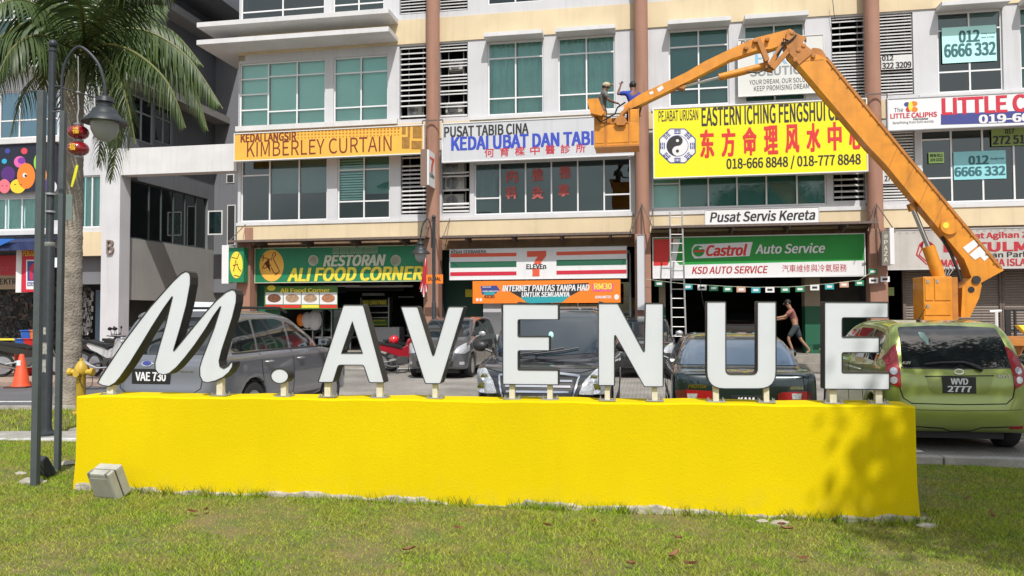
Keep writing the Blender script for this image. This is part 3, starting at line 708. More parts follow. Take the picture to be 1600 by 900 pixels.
ac(710, 172, 30, 'outdoor unit at the foot of the second floor louvre'); ac(713, 102, 26, 'outdoor unit high in the second floor louvre with missing slats')
ac(648, 172, 26, 'outdoor unit behind the slats left of the first brown pillar')

# ------------------------------------------------------------------ signs
def paint(name, c=(.5,.5,.5), rough=.55, **k): return mat('paint_' + name, c, rough, **k)
P_white = paint('white', (.70, .70, .70), nz=(2, .05), streak=.08); P_black = paint('black', (.02, .02, .02)); P_blue = paint('blue', (.03, .06, .42)); P_red = paint('red', (.60, .025, .02))
P_yel = paint('sign_yellow', (.80, .70, .0), nz=(1.2, .03), streak=.05); P_green = paint('sign_green', (.01, .20, .09), nz=(2, .12), streak=.15); P_brown = paint('brown', (.17, .03, .01)); P_navy = paint('navy', (.04, .05, .22))
P_amber = paint('amber', (.80, .43, .06), nz=(1.5, .1), streak=.1); P_dred = paint('dark_red', (.42, .02, .03)); P_dgreen = paint('dark_green', (.01, .10, .05)); P_orange = paint('orange', (.85, .20, .01), nz=(4, .08)); P_cas = paint('service_green', (.01, .27, .035), nz=(2, .08), streak=.12)
P_gold = paint('gold', (.75, .62, .05)); P_cream = paint('cream', (.55, .55, .42)); P_teal = paint('teal', (.02, .30, .33)); P_pink = paint('pink', (.70, .10, .22)); P_lgrey = paint('light_grey', (.52, .53, .55), nz=(1.3, .06), streak=.12); P_red2 = paint('stripe_orange_red', (.66, .09, .04)); P_red3 = paint('crimson', (.52, .015, .04))
def sign(name, label, cat, x0, y0, x1, y1, v, m, d=.14, edge=None, fw=.03):
    u0, u1, z0, z1 = rw(x0, y0, x1, y1, v); t = fthing(name, label, cat, (u0 + u1) / 2, v, z0)
    q = MB(FM); q.box(u0, u1, v, v + d, z0, z1); q.build('panel', m, t)
    if edge:
        q = MB(FM); q.box(u0 - fw, u0 - .001, v - .02, v + d + .01, z0 - fw, z1 + fw); q.box(u1 + .001, u1 + fw, v - .02, v + d + .01, z0 - fw, z1 + fw)
        q.box(u0, u1, v - .02, v + d + .01, z0 - fw, z0 - .001); q.box(u0, u1, v - .02, v + d + .01, z1 + .001, z1 + fw); q.build('border', edge, t)
    return t
def st(t, body, x0, y0, x1, y1, v, m, **k):
    u0, u1, z0, z1 = rw(x0, y0, x1, y1, v); return text_fit(body, FM, u0, u1, z0, z1, v - k.pop('lift', .006), m, t, **k)
def flat(t, name, m, polypx, v, th=.006):
    P = [fp(a, b, v) for a, b in polypx]; q = MB(FM); q.prism(P, v - th, v - .001); return q.build(name, m, t)
def disc(t, name, m, cx, cy, rx, ry, v, th=.006, n=24):
    return flat(t, name, m, [(cx + rx * math.cos(2 * math.pi * k / n), cy + ry * math.sin(2 * math.pi * k / n)) for k in range(n)], v, th)
def strokes(t, name, m, lines, v, wpx=.8, th=.008):
    q = MB(FM)
    for ln in lines:
        P = [fp(a, b, v) for a, b in ln]; P = [Vector(p) for p in P]; w_ = wpx / 1200 * 23.5 / 2; L_, R_ = [], []
        for i, p in enumerate(P):
            d = (P[min(i + 1, len(P) - 1)] - P[max(i - 1, 0)]).normalized(); nn = Vector((-d.y, d.x)) * w_; L_.append(tuple(p + nn)); R_.append(tuple(p - nn))
        q.prism(L_ + R_[::-1], v - th, v - .001)
    return q.build(name, m, t)
# 1 curtain shop
V1 = -.32
t = sign('shop_sign', 'amber signboard reading KIMBERLEY CURTAIN on the left bay', 'sign', 367, 203, 661, 245, V1, P_amber, edge=P_white)
st(t, 'KEDAI LANGSIR', 376, 207.5, 463, 221, V1, P_brown, bold=.03); st(t, 'KIMBERLEY CURTAIN', 386, 217, 612, 241, V1, P_brown, font='serif', bold=.0, spacing=1.0)
q = MB(FM)
for i in range(30):
    for j in range(4):
        if i < 0: continue
        cx = 466 + i * 5.4; cy = 205.5 - i * .16 + j * 5.0
        if j == 3: continue
        P = [fp(cx + (1.9 - .35 * j) * math.cos(a * 1.0472), cy + (1.9 - .35 * j) * math.sin(a * 1.0472), V1) for a in range(6)]; q.prism(P, V1 - .004, V1 - .001)
tag(q.build('dot_pattern', paint('ochre', (.42, .17, .01)), t), kind='stuff')
for k, (a, b, c, d) in enumerate(((628, 197, 634, 210), (637, 196, 641, 214), (645, 196, 659, 216), (628, 214, 640, 232), (643, 220, 659, 233))): flat(t, 'curtain_picture', paint('ochre2', (.38, .19, .03), nz=(8, .4)), [(a, b), (c, b), (c, d), (a, d)], V1)
# 2 herbalist
t = sign('shop_sign', 'white signboard reading KEDAI UBAT DAN TABIB in blue behind the lift basket', 'sign', 692, 187, 989, 247, V1, P_lgrey, edge=P_white)
st(t, 'PUSAT TABIB CINA', 694, 195, 826, 212, V1, P_black, bold=.025); st(t, 'KEDAI UBAT DAN TABIB', 705, 209, 944, 231, V1, P_blue, bold=.035)
for k, ch in enumerate('何育樑中醫診所'): st(t, ch, 757 + k * 23.8, 231.5 - k * 1.2, 772 + k * 23.8, 245.5 - k * 1.2, V1, P_red3, font='cjk', bold=.01, name='character')
# 3 feng shui
t = sign('shop_sign', 'big bright yellow feng shui signboard with red Chinese characters', 'sign', 1022, 163, 1354, 272, V1, P_yel, d=.2, edge=P_white)
st(t, 'PEJABAT URUSAN', 1029, 172, 1091, 189, V1, P_black, bold=.01); st(t, 'EASTERN ICHING FENGSHUI CENTRE', 1096, 162, 1352, 192, V1, P_black, bold=.02)
for k, ch in enumerate('东方命理风水中心'):
    xc = 1105 + k * 33.2; yc = 224 - k * 1.95; st(t, ch, xc - 11, yc - 22, xc + 11, yc + 23, V1, P_red, font='cjk', bold=.035, name='character')
st(t, '018-666 8848 / 018-777 8848', 1135, 243, 1345, 264, V1, P_black, bold=.02)
oc = [(1058.5 + 31 * math.cos(R(22.5 + 45 * k)), 228 + 29.5 * math.sin(R(22.5 + 45 * k))) for k in range(8)]
flat(t, 'octagon', P_navy, oc, V1, .004); flat(t, 'octagon_face', P_white, [(1058.5 + (a - 1058.5) * .94, 228 + (b - 228) * .94) for a, b in oc], V1, .008)
for k in range(8):
    a = R(45 * k); 
    for j in range(3):
        for sgn in ((-1, 1) if (k + j) % 2 else (0,)):
            rad = 20.5 + 2.7 * j; hw = 2.2 if sgn else 5; off = sgn * 2.9
            cx = 1058.5 + rad * math.cos(a) - off * math.sin(a); cy = 228 + rad * .95 * math.sin(a) + off * math.cos(a)
            strokes(t, 'trigram_bar', P_navy, [[(cx - hw * -math.sin(a), cy - hw * math.cos(a)), (cx + hw * -math.sin(a), cy + hw * math.cos(a))]], V1, 1.5, .012)
def yy(cx, cy, r):
    pts = [(cx + r * math.cos(a), cy + r * math.sin(a)) for a in [math.pi * 1.5 - math.pi * k / 14 for k in range(15)]]
    pts += [(cx + r / 2 * math.cos(a), cy + r / 2 + r / 2 * math.sin(a)) for a in [math.pi / 2 - math.pi * k / 8 for k in range(1, 9)]][:8]
    pts += [(cx + r / 2 * math.cos(a), cy - r / 2 + r / 2 * math.sin(a)) for a in [math.pi / 2 + math.pi * k / 8 for k in range(1, 8)]]
    return pts
disc(t, 'yin_yang_ring', P_navy, 1058.5, 228, 17.2, 16.6, V1, .012, 32); disc(t, 'yin_yang_white', P_white, 1058.5, 228, 16.4, 15.8, V1, .015, 32)
# dark half: left half circle, minus lower right bulge
dk = [(1058.5 + 16.4 * math.cos(a), 228 + 15.8 * math.sin(a)) for a in [R(-90 - 12 * k) for k in range(16)]]
dk += [(1058.5 - 8.2 * math.cos(a) * 1.0, 228 + 7.9 - 7.9 * math.sin(a) * -1) for a in [R(90 - 18 * k) for k in range(1, 10)]]
dk += [(1058.5 + 8.2 * math.cos(a), 228 - 7.9 - 7.9 * math.sin(a)) for a in [R(-90 + 18 * k) for k in range(0, 10)]]
flat(t, 'yin_yang_dark', P_black, dk, V1, .020); disc(t, 'eye', P_white, 1058.5, 220, 2.4, 2.3, V1, .025, 12); disc(t, 'eye', P_black, 1058.5, 236, 2.4, 2.3, V1, .025, 12)
# 4 kindergarten
t = sign('shop_sign', 'white and navy kindergarten signboard with butterfly, cut by the right edge', 'sign', 1388, 147, 1720, 196, V1, P_white, edge=P_lgrey)
st(t, 'LITTLE CALIPHS', 1471, 147, 1720, 175, V1, P_red3, bold=.04); flat(t, 'navy_band', P_navy, [(1470, 178), (1720, 168), (1720, 188), (1470, 195)], V1, .004); st(t, '019-664 3322', 1529, 176, 1690, 190, V1, P_white, bold=.04, lift=.012)
st(t, 'The', 1397, 168, 1411, 175, V1, P_black, bold=0); st(t, 'LITTLE CALIPHS', 1391, 176, 1464, 184, V1, P_red3, bold=.03); st(t, 'PROGRAM', 1427, 184.5, 1450, 187.5, V1, P_black); st(t, 'Benefitting from both worlds', 1395, 188.5, 1459, 194, V1, P_black, bold=0)
for (dx, dy, rx, ry, m_) in ((-5, -4, 4.5, 3.4, P_navy), (6, -5, 5.5, 4, P_orange), (-3, 4, 3.6, 4, P_red3), (7, 4, 5, 4, P_orange)): disc(t, 'butterfly_wing', m_, 1422 + dx, 167 + dy, rx, ry, V1, .008)
disc(t, 'butterfly_body', P_gold, 1422.5, 166, 3.4, 7.5, V1, .012)
# 5 restaurant
V5 = -.02
t = sign('shop_sign', 'long green signboard reading RESTORAN ALI FOOD CORNER', 'sign', 399, 386, 666, 440, V5, P_green, d=.18, edge=P_cream, fw=.02)
st(t, 'RESTORAN', 505, 398, 603, 416, V5, P_cream, bold=.06, shear=.25); st(t, 'ALI FOOD CORNER', 449, 417, 662, 439, V5, P_gold, bold=.07, shear=.2)
st(t, 'بسم الله الرحمن الرحيم', 520, 386.5, 590, 396, V5, P_cream, bold=0)
disc(t, 'emblem', P_amber, 424.5, 415, 19, 25, V5, .006); strokes(t, 'emblem_lines', P_brown, [[(410, 402), (424, 406), (427, 396), (430, 394), (431, 398), (427, 404), (434, 418), (437, 424), (430, 430)], [(410, 420), (414, 412), (420, 404), (422, 424)], [(412, 420), (424, 414)], [(408, 402), (412, 398), (411, 408)], [(424, 418), (428, 426), (434, 428)]], V5, 1.6, .01)
for cx in (489.5, 618.5):
    q = MB(FM); uc, zc = fp(cx, 407, V5); q.lathe([(.16, -.008), (.175, -.008), (.175, -.001), (.16, -.001), (.16, -.008)], 28, (uc, V5, zc), 'y'); q.build('seal_ring', P_cream, t)
    strokes(t, 'seal_script', P_cream, [[(cx - 5, 409), (cx - 1, 411), (cx + 4, 409), (cx + 4, 402)], [(cx - 3, 402), (cx - 3, 407), (cx + 1, 407)], [(cx + 1, 401), (cx + 1, 405)]], V5, .8)
# box sign seen on the left corner
t = sign('box_sign', 'small green box sign with an orange oval on the left corner pillar', 'sign', 357, 387, 381, 441, -.55, P_green, d=.25)
q = MB(FM); u0, u1, z0, z1 = rw(346.5, 383, 357, 443, -.56); q.box(u0, u1, -.56, -.28, z0, z1); q.build('white_side', P_white, t)
disc(t, 'emblem', P_gold, 369.5, 414, 10, 21, -.55); strokes(t, 'emblem_lines', P_brown, [[(362, 402), (371, 404), (374, 396)], [(365, 424), (369, 406), (373, 420), (377, 424)], [(364, 415), (372, 413)], [(366, 430), (374, 432)]], -.55, 1.5, .01)
# 6 striped store sign
t = sign('shop_sign', 'white convenience store signboard with red, green and crimson stripes and a big 7', 'sign', 703, 387.5, 979, 435.5, V5, P_white, d=.2, edge=P_lgrey, fw=.015)
def stripe(m_, x0, y0, x1, y1, h): flat(t, 'stripe', m_, [(x0, y0), (x1, y1), (x1, y1 + h), (x0, y0 + h)], V5)
for m_, ya, yb, yc, yd, h in ((P_red2, 396.5, 394.8, 393.5, 390.8, 5.6), (P_dgreen, 409.5, 408, 406.3, 404.5, 9.0), (P_red3, 425.3, 424, 423, 421.2, 6.0)):
    stripe(m_, 703.5, ya, 807, yb, h); stripe(m_, 869.5, yc, 979, yd, h)
st(t, 'KEDAI SERBANEKA', 705, 391, 760, 396, V5, P_black, bold=.02)
flat(t, 'numeral', P_red2, [(823.5, 392.5), (853.5, 391.8), (853.5, 400), (846, 409), (843, 420), (843, 431.5), (832, 431.8), (832, 419), (836, 407), (840, 401), (823.5, 401.5)], V5, .008)
flat(t, 'name_strip', P_white, [(821, 413.5), (855, 412.5), (855, 418.5), (821, 419.5)], V5, .011); st(t, 'ELEVEn', 822.5, 412.6, 853.5, 420, V5, P_black, bold=.06, lift=.015)
# 7 banner
V7 = -.1
t = sign('banner', 'orange telecom banner hanging beneath the striped store sign', 'banner', 738.5, 438, 969.5, 473.5, V7, P_orange, d=.012)
flat(t, 'black_wedge', P_black, [(784, 448), (920, 442), (918, 448), (892, 462), (815, 466)], V7, .004); flat(t, 'teal_wedge', P_teal, [(813, 464.5), (892, 461), (878, 472.5), (825, 474)], V7, .006)
st(t, 'INTERNET PANTAS TANPA HAD', 785, 445, 921, 455, V7, P_white, bold=.05, shear=.15, lift=.009); st(t, 'UNTUK SEMUANYA', 815, 456, 890, 464, V7, P_white, bold=.05, shear=.15, lift=.009)
flat(t, 'badge', P_pink, [(924, 444), (960, 443), (957, 455), (927, 456)], V7, .004); st(t, 'RM30', 928, 442.5, 956, 452.5, V7, P_gold, bold=.05, lift=.009)
st(t, 'GILER\nUNLIMITED', 754, 447.5, 779, 456, V7, P_white, bold=.05, shear=.1, lift=.01); flat(t, 'badge', P_navy, [(751, 447), (776, 446), (781, 453), (774, 459), (753, 460)], V7, .004); flat(t, 'badge', P_teal, [(755, 457), (774, 456), (772, 461), (757, 461)], V7, .008)
st(t, '4X30', 756, 461, 773, 466, V7, P_brown, bold=.05); disc(t, 'round_logo', P_white, 963.5, 464, 3.8, 4.2, V7); st(t, '#UNLIMITED', 930, 462, 955, 466.5, V7, P_white, bold=.04, shear=.1)
for x_ in (744, 749.5): flat(t, 'icon', P_white, [(x_, 466), (x_ + 3.6, 466), (x_ + 3.6, 470.5), (x_, 470.5)], V7)
# 8 car service
t = sign('shop_sign', 'green, red and white car service signboard over the garage', 'sign', 1021, 369, 1350.5, 432, V5 - .05, P_cas, d=.18, edge=P_white, fw=.03); V8 = V5 - .05
flat(t, 'white_strip', P_white, [(1021, 415), (1350, 407), (1350, 429.5), (1021, 436)], V8, .005); flat(t, 'red_corner', P_red, [(1021.5, 374), (1052, 373), (1043, 415), (1021.5, 415.5)], V8, .006)
flat(t, 'white_sweep', P_white, [(1052, 373), (1063, 373), (1056, 408), (1062, 414), (1070, 416), (1021, 417), (1043, 415), (1050, 400)], V8, .008)
flat(t, 'name_plate', P_white, [(1085, 382), (1176, 378), (1171, 400), (1085, 404), (1081, 398), (1081, 388)], V8, .010)
disc(t, 'round_badge', P_cas, 1091.5, 392.5, 9, 8.6, V8, .014); flat(t, 'badge_stripe', P_red, [(1084, 391.3), (1101, 390.7), (1101, 393.6), (1084, 394.2)], V8, .018); flat(t, 'badge_gap', P_white, [(1092, 387), (1101, 386.5), (1101, 389), (1092, 389.8)], V8, .017)
st(t, 'Castrol', 1103, 381.5, 1168, 400, V8, P_red, bold=.05, shear=.25, lift=.014); st(t, 'Auto Service', 1180, 380.5, 1289, 396, V8, P_white, bold=.02, shear=.2, lift=.01)
st(t, 'KSD AUTO SERVICE', 1081, 416, 1200, 427.5, V8, P_dred, bold=.02, shear=.2, lift=.01); st(t, '汽車維修與冷氣服務', 1222, 413, 1323, 425, V8, P_dred, font='cjk', bold=.004, lift=.01)
# 9
t = sign('shop_sign', 'small white signboard reading Pusat Servis Kereta above the car service sign', 'sign', 1102, 325.5, 1279.5, 349, -.12, P_white, d=.08, edge=P_lgrey, fw=.012)
st(t, 'Pusat Servis Kereta', 1109, 329, 1274, 345.5, -.12, P_black, bold=.02, shear=.2)
# 10
t = sign('shop_sign', 'weathered white signboard with maroon lettering above the roller shutters', 'sign', 1387, 357, 1700, 419, V5, mat('weathered_white', (.50, .47, .43), .7, nz=(1.5, .2), streak=.25), d=.16, edge=P_lgrey, fw=.02)
st(t, 'Pusat Agihan Zakat', 1497, 362, 1640, 374.5, V5, P_dred, bold=.03); st(t, 'BAITULMAL', 1474, 378, 1648, 393, V5, P_dred, bold=.05, font='serif'); st(t, 'Dengan Parlimen', 1512, 393, 1640, 404.5, V5, P_black, bold=.02); st(t, 'MAJLIS AGAMA ISLAM WILAYAH', 1470, 404, 1680, 415.5, V5, P_dred, bold=.03)
strokes(t, 'emblem', P_dred, [[(1432, 398), (1437, 382), (1443, 376), (1440, 390), (1436, 398), (1447, 408), (1460, 397), (1456, 390), (1452, 377), (1460, 384), (1465, 398), (1448, 413), (1432, 398)]], V5, 1.8)
disc(t, 'emblem_centre', P_dred, 1448, 395, 5, 5.5, V5)
for k in range(22): disc(t, 'border_rosette', mat('faded_grey', (.33, .32, .30), .8), 1395 + k * 11, 364.5 - k * .32, 2.3, 1.7, V5, .003, 8)
# 11 perpendicular store sign
t = sign('box_sign', 'small projecting store sign on the first brown pillar', 'sign', 657, 233, 667.5, 290, -.9, mat('sign_side_brown', (.20, .13, .10), .7), d=.1)
q = MB(FM); u0, u1, z0, z1 = rw(657, 233, 667.5, 290, -.9); q.box(u1 + .002, u1 + .05, -.91, -.20, z0 + .02, z1 - .02); q.build('lit_face', P_white, t)
sfm = FM @ Matrix.Translation((u1 + .05, -.90, 0)) @ Matrix.Rotation(R(90), 4, 'Z')
text_fit('7', sfm, .1, .6, z0 + .45, z1 - .2, -.006, P_red2, t, bold=.05); text_fit('ELEVEn', sfm, .1, .6, z0 + .3, z0 + .42, -.006, P_dgreen, t, bold=.04)
for zc in (z0 + .1, z1 - .1):
    q = MB(FM); q.box(u1, UP[0], -.24, -.2, zc - .02, zc + .02); q.build('bracket', m_rust, t)
# 12 perpendicular box right
t = sign('box_sign', 'narrow projecting box sign with vertical capitals on the third brown pillar', 'sign', 1378, 361, 1390.5, 415, -.75, mat('sign_face_dim', (.17, .15, .13), .7), d=.1)
q = MB(FM); u0, u1, z0, z1 = rw(1390.6, 356, 1397.5, 413, -.75); q.box(u0, u1, -.752, -.3, z0, z1); q.build('white_side', P_white, t)
for k, ch in enumerate('@PAZA'): st(t, ch, 1381, 366 + k * 9, 1387, 373 + k * 9, -.75, P_cream, bold=.02, name='character')
q = MB(FM); u0, z0 = fp(1370, 364, -.75); q.box(u0, u0 + .5, -.7, -.66, z0, z0 + .04); q.build('bracket', m_rust, t)
# white edge-on box on second pillar
t = sign('box_sign', 'blank white light box seen edge-on on the middle brown pillar', 'sign', 996, 367, 1007, 484, -.45, P_lgrey, d=.12, edge=m_galv, fw=.012)
# 17 board
VB = .12
t = sign('notice_board', 'white office board with a blue arc, partly behind the orange boom', 'sign', 1154, 58.5, 1287, 147, VB, mat('board_white', (.60, .60, .56), .6, nz=(1, .05)), d=.05, edge=P_white, fw=.02)
st(t, 'PEJABAT URUSAN', 1158, 61, 1260, 69.5, VB, P_black, bold=.02); st(t, 'SOLUTION', 1172, 103, 1266, 117, VB, mat('paint_slate', (.22, .25, .27), .6), font='serif'); st(t, 'YOUR DREAM, OUR SOLUTION', 1171, 122.5, 1276, 131.5, VB, P_black, bold=0); st(t, 'KEEP PROMISING DREAM', 1178, 132.5, 1264, 140.5, VB, P_black, bold=0)
st(t, 'PRO', 1180, 76, 1262, 100, VB, mat('paint_sky_blue', (.20, .42, .60), .6), bold=0.0, font='serif')
# 18 hanging menu banner
VM = .0
t = sign('banner', 'green food menu banner with four dishes hanging under the restaurant sign', 'banner', 413, 447, 527.5, 483, VM + .25, paint('menu_green', (.06, .17, .03)), d=.012); VM = .25
st(t, 'Ali Food Corner', 438, 450, 516, 457, VM, P_gold, bold=.05); disc(t, 'badge', P_gold, 424, 450, 6.5, 4.2, VM)
for k in range(4):
    x_ = 415 + k * 28.2; flat(t, 'dish_photo', P_white, [(x_, 457), (x_ + 27, 457), (x_ + 27, 475.5), (x_, 475.5)], VM, .004); disc(t, 'dish', (mat('food_brown', (.20, .08, .04), .7, nz=(14, .6)), mat('food_tan', (.45, .30, .18), .7, nz=(14, .5)), mat('food_tan'), mat('food_orange', (.45, .2, .1), .7, nz=(14, .5)))[k], x_ + 13.5, 466, 10.5, 6.5, VM, .008)
    flat(t, 'caption_strip', (P_red, P_red, P_gold, P_red)[k], [(x_, 476.5), (x_ + 27, 476.5), (x_ + 27, 481), (x_, 481)], VM, .005)
# window posters
def poster(label, x0, y0, x1, y1, lines, m_, v=VW + .14, cat='poster', mt=None):
    t = sign('window_poster' if v > VW else 'banner', label, cat, x0, y0, x1, y1, v, m_, d=.004)
    for b_, X0, Y0, X1, Y1 in lines: st(t, b_, X0, Y0, X1, Y1, v, mt or P_black, bold=.05, lift=.004)
    return t
P_mint = paint('mint', (.45, .80, .74)); P_lime = paint('lime', (.40, .62, .20)); P_tarp = paint('tarp', (.62, .62, .60), nz=(5, .12))
poster('pale blue phone number poster in the second floor window at top right', 1472, 41, 1557, 97, [('012', 1498, 47, 1531, 66), ('6666 332', 1475, 67, 1556, 88), ('Andy Liona\nRen 17785', 1533, 51, 1555, 59)], P_mint, mt=paint('poster_ink', (.03, .12, .14)), v=VW + .03)
poster('blue phone number poster on the first floor glass at far right', 1490, 236, 1572, 280, [('012', 1513, 243, 1545, 257), ('6666 332', 1491, 260, 1571, 275), ('Andy Lim', 1547, 246, 1569, 250)], paint('poster_blue', (.25, .58, .62)), mt=paint('poster_ink'), v=VW + .03)
poster('small lime green phone poster in the first floor casement at right', 1451, 238, 1475, 255, [('REN 011', 1453, 240.5, 1473, 245.5), ('319 2222', 1453, 247.5, 1473, 252)], P_lime, v=VW + .03)
poster('olive phone poster at the top right of the first floor glass', 1549, 200, 1640, 227, [('017', 1570, 201, 1585, 209), ('272 5151', 1551, 211, 1620, 225)], paint('olive', (.22, .30, .08)), v=VW + .03)
poster('white tarpaulin banner with a phone number tied over the second floor louvre', 1377, 86, 1425.5, 108, [('012', 1378, 86.5, 1396, 95), ('322 3209', 1378, 97, 1424, 107)], P_tarp, v=VW - .03, cat='banner')
poster('small white paper notice on the first floor louvre beside the boom', 1379, 262, 1412, 287, [('277 22', 1382, 274, 1408, 283)], P_tarp, v=VW - .03, cat='banner')
t = sign('window_lettering', 'faded red Chinese characters stuck inside the herbalist windows', 'lettering', 786, 262, 787, 263, VW + .15, P_dred, d=.002)
for x_, y_, ch in ((800, 275, '内'), (799, 301, '科'), (840, 273, '推'), (840, 301, '灸'), (883, 269, '推'), (881, 297, '拿')): st(t, ch, x_ - 9, y_ - 10, x_ + 9, y_ + 10, VW + .07, mat('faded_red', (.42, .09, .08), .8), font='cjk', bold=.03, name='character')

# small orange placard tied at the first pillar
t = sign('placard', 'small orange placard tied to the street lamp near the restaurant', 'sign', 666, 429, 692, 443, -.95, P_orange, d=.01)
st(t, 'DIJUAL', 669, 433, 689, 438.5, -.95, P_black, bold=.04)

# furled flag
t = fthing('flag', 'furled red and white striped flag hanging at the right end of the restaurant sign', 'flag', *fp(660, 463, -.5)[:1], -.5, fp(660, 463, -.5)[1])
for k in range(7):
    q = MB(FM); a0, z0 = fp(664.5 + k * .3, 402, -.5); a1, z1 = fp(656 + k * 2.0, 464 - abs(k - 3) * 4, -.5); am, zm = fp(661 + k * .9, 436, -.5)
    q.tube([(a0, -.5 + .01 * (k % 3), z0), (am, -.52 + .03 * (k % 2), zm), (a1, -.5, z1)], [.018, .035, .022], 6); q.build('fold', (P_dred, P_white)[k % 2], t)
q = MB(FM); a0, z0 = fp(666, 396, -.5); a1, z1 = fp(661, 436, -.5); q.tube([(a0, -.5, z0), (a1, -.5, z1)], .018, 6); q.build('pole', P_white, t)

# bunting over the garage
t = fthing('bunting', 'string of small green and white pennants across the garage opening', 'bunting', *fp(1200, 452, -.4)[:1], -.4, fp(1200, 452, -.4)[1])
by = [(1030, 443), (1075, 448), (1097, 449), (1115, 450), (1137, 451.5), (1158, 452), (1181, 453), (1203, 452.5), (1227, 452.5), (1250, 451.5), (1273, 449), (1296, 447.5), (1319, 444.5), (1343, 442), (1364, 424), (1365, 438), (1383, 436)]
strk = MB(FM); pp = [fp(1010, 436, -.4)] + [fp(a, b - 4, -.4) for a, b in by[:14]] + [fp(1362, 425, -.4)]; strk.tube([(a, -.4, b) for a, b in pp], .006, 5); strk.build('string', P_cream, t)
fcs = [P_dgreen, P_teal, P_white, P_green, P_green, mat('flag_tan', (.5, .3, .2), .8), P_teal, P_white, P_green, P_green, P_white, P_teal, mat('flag_tan'), P_green, P_green, P_white, P_white]
for (a, b), m_ in zip(by, fcs):
    r_ = rw(a - 7, b - 4, a + 7, b + 4.5, -.4); q = MB(FM); q.box(r_[0], r_[1], -.403, -.398, r_[2], r_[3]); p = q.build('pennant', m_, t)
    r_ = rw(a - 4, b - 1.5, a + 4, b + 2, -.41); q = MB(FM); q.box(r_[0], r_[1], -.406, -.404, r_[2], r_[3]); q.build('print', P_white if m_ is not P_white else P_black, p)

# ladder leaning on the ledge
t = fthing('ladder', 'tall aluminium ladder leaning against the car service sign', 'ladder', *fp(1060, 540, -1.4)[:1], -1.4, 0)
la = [fp(1046.5, 332, -.55), fp(1065.5, 332, -.55)]; lb = [fp(1050, 540, -1.45), fp(1072.5, 540, -1.45)]
m_alu = mat('ladder_aluminium', (.40, .39, .37), .45, .6)
lb = [(a, .0) for a, _ in lb]
for i in (0, 1):
    q = MB(FM); a, b = Vector((lb[i][0], -1.6, lb[i][1])), Vector((la[i][0], -.6, la[i][1])); q.tube([a, b], .026, 6); q.build('rail', m_alu, t)
for k in range(17):
    f_ = (k + .7) / 17.2; q = MB(FM); a = Vector((lb[0][0], -1.6, 0)).lerp(Vector((la[0][0], -.6, la[0][1])), f_); b = Vector((lb[1][0], -1.6, 0)).lerp(Vector((la[1][0], -.6, la[1][1])), f_); q.tube([a, b], .014, 6); q.build('rung', m_alu, t)

# ------------------------------------------------------------------ ground floor of each bay
# restaurant interior
t = fthing('food_shelf', 'display shelf with two green menu boards inside the restaurant', 'shelf', *fp(586, 560, 3)[:1], 3, .42)
r_ = rw(563, 465, 608, 540, 3)
q = MB(FM); q.box(r_[0], r_[0] + .04, 3, 3.4, .42, r_[3]); q.box(r_[1] - .04, r_[1], 3, 3.4, .42, r_[3]); 
for y_ in (479, 489, 497, 508): zq = fp(586, y_, 3)[1]; q.box(r_[0] + .04, r_[1] - .04, 3, 3.4, zq, zq + .03)
q.build('frame', m_galv, t)
a = sign('menu_board', 'upper dark green menu board on the restaurant shelf', 'board', 566, 468, 605, 477, 2.97, paint('board_green', (.05, .10, .02)), d=.02); st(a, 'NASI LEMAK PANAS', 567, 469, 604, 476, 2.97, P_gold, bold=.03)
a = sign('menu_board', 'lower bright green menu board on the restaurant shelf', 'board', 582, 499, 606, 509, 2.97, paint('board_green2', (.09, .20, .03)), d=.02); st(a, 'NASI KUKUS\nNASI CAMPUR', 584, 500, 604, 508, 2.97, P_gold, bold=.03)
r_ = rw(583, 511, 624, 540, 2.6); q = MB(FM); q.box(r_[0], r_[1], 2.6, 3.2, .42, r_[3]); tag(q.build('food_counter', P_lgrey, bevel=.02), 'pale grey food counter inside the restaurant', 'counter')
r_ = rw(488, 483, 548, 540, 1.6); t = fthing('glass_cabinet', 'dark glass food cabinet left inside the restaurant', 'cabinet', (r_[0] + r_[1]) / 2, 1.8, .42)
q = MB(FM)
for x_ in np.linspace(r_[0], r_[1] - .04, 5): q.box(x_, x_ + .035, 1.6, 1.65, .42, r_[3])
q.box(r_[0], r_[1], 1.66, 2.3, r_[2] + .25, r_[2] + .31); q.box(r_[0], r_[1], 1.66, 2.3, r_[3], r_[3] + .04); q.build('frame', m_galv, t); q = MB(FM); q.box(r_[0], r_[1], 1.68, 1.69, r_[2] + .4, r_[3] - .02); q.build('pane', g_dark, t)
for i, (x0, y0, x1, y1) in enumerate(((505, 446, 562, 448), (540, 446, 645, 449), (566, 458, 600, 462), (622, 463, 646, 465), (528, 456, 540, 457))):
    r_ = rw(x0, y0, x1, y1, 2 + i * 1.2); q = MB(FM); q.box(r_[0], r_[1], 2 + i * 1.2, 2.1 + i * 1.2, r_[2], r_[3]); q.build('tube_light', P_white, block)
r_ = rw(401, 445, 438, 498, .5); q = MB(FM); q.box(r_[0], r_[1], .5, .52, r_[2], r_[3]); o = q.build('side_board', paint('dull_green', (.02, .12, .07)), block)
for i, (x_, c_) in enumerate(((470, P_orange), (480, P_lgrey), (492, P_lgrey))):
    u, z = fp(x_, 500, 1.2); q = MB(FM); q.sphere((u, 1.2, z), .16 + .05 * i, 8, 6, (1, .6, 1.4)); tag(q.build('hanging_bag', c_), ('orange', 'white', 'translucent')[i] + ' plastic bag hanging in front of the restaurant', 'bag')
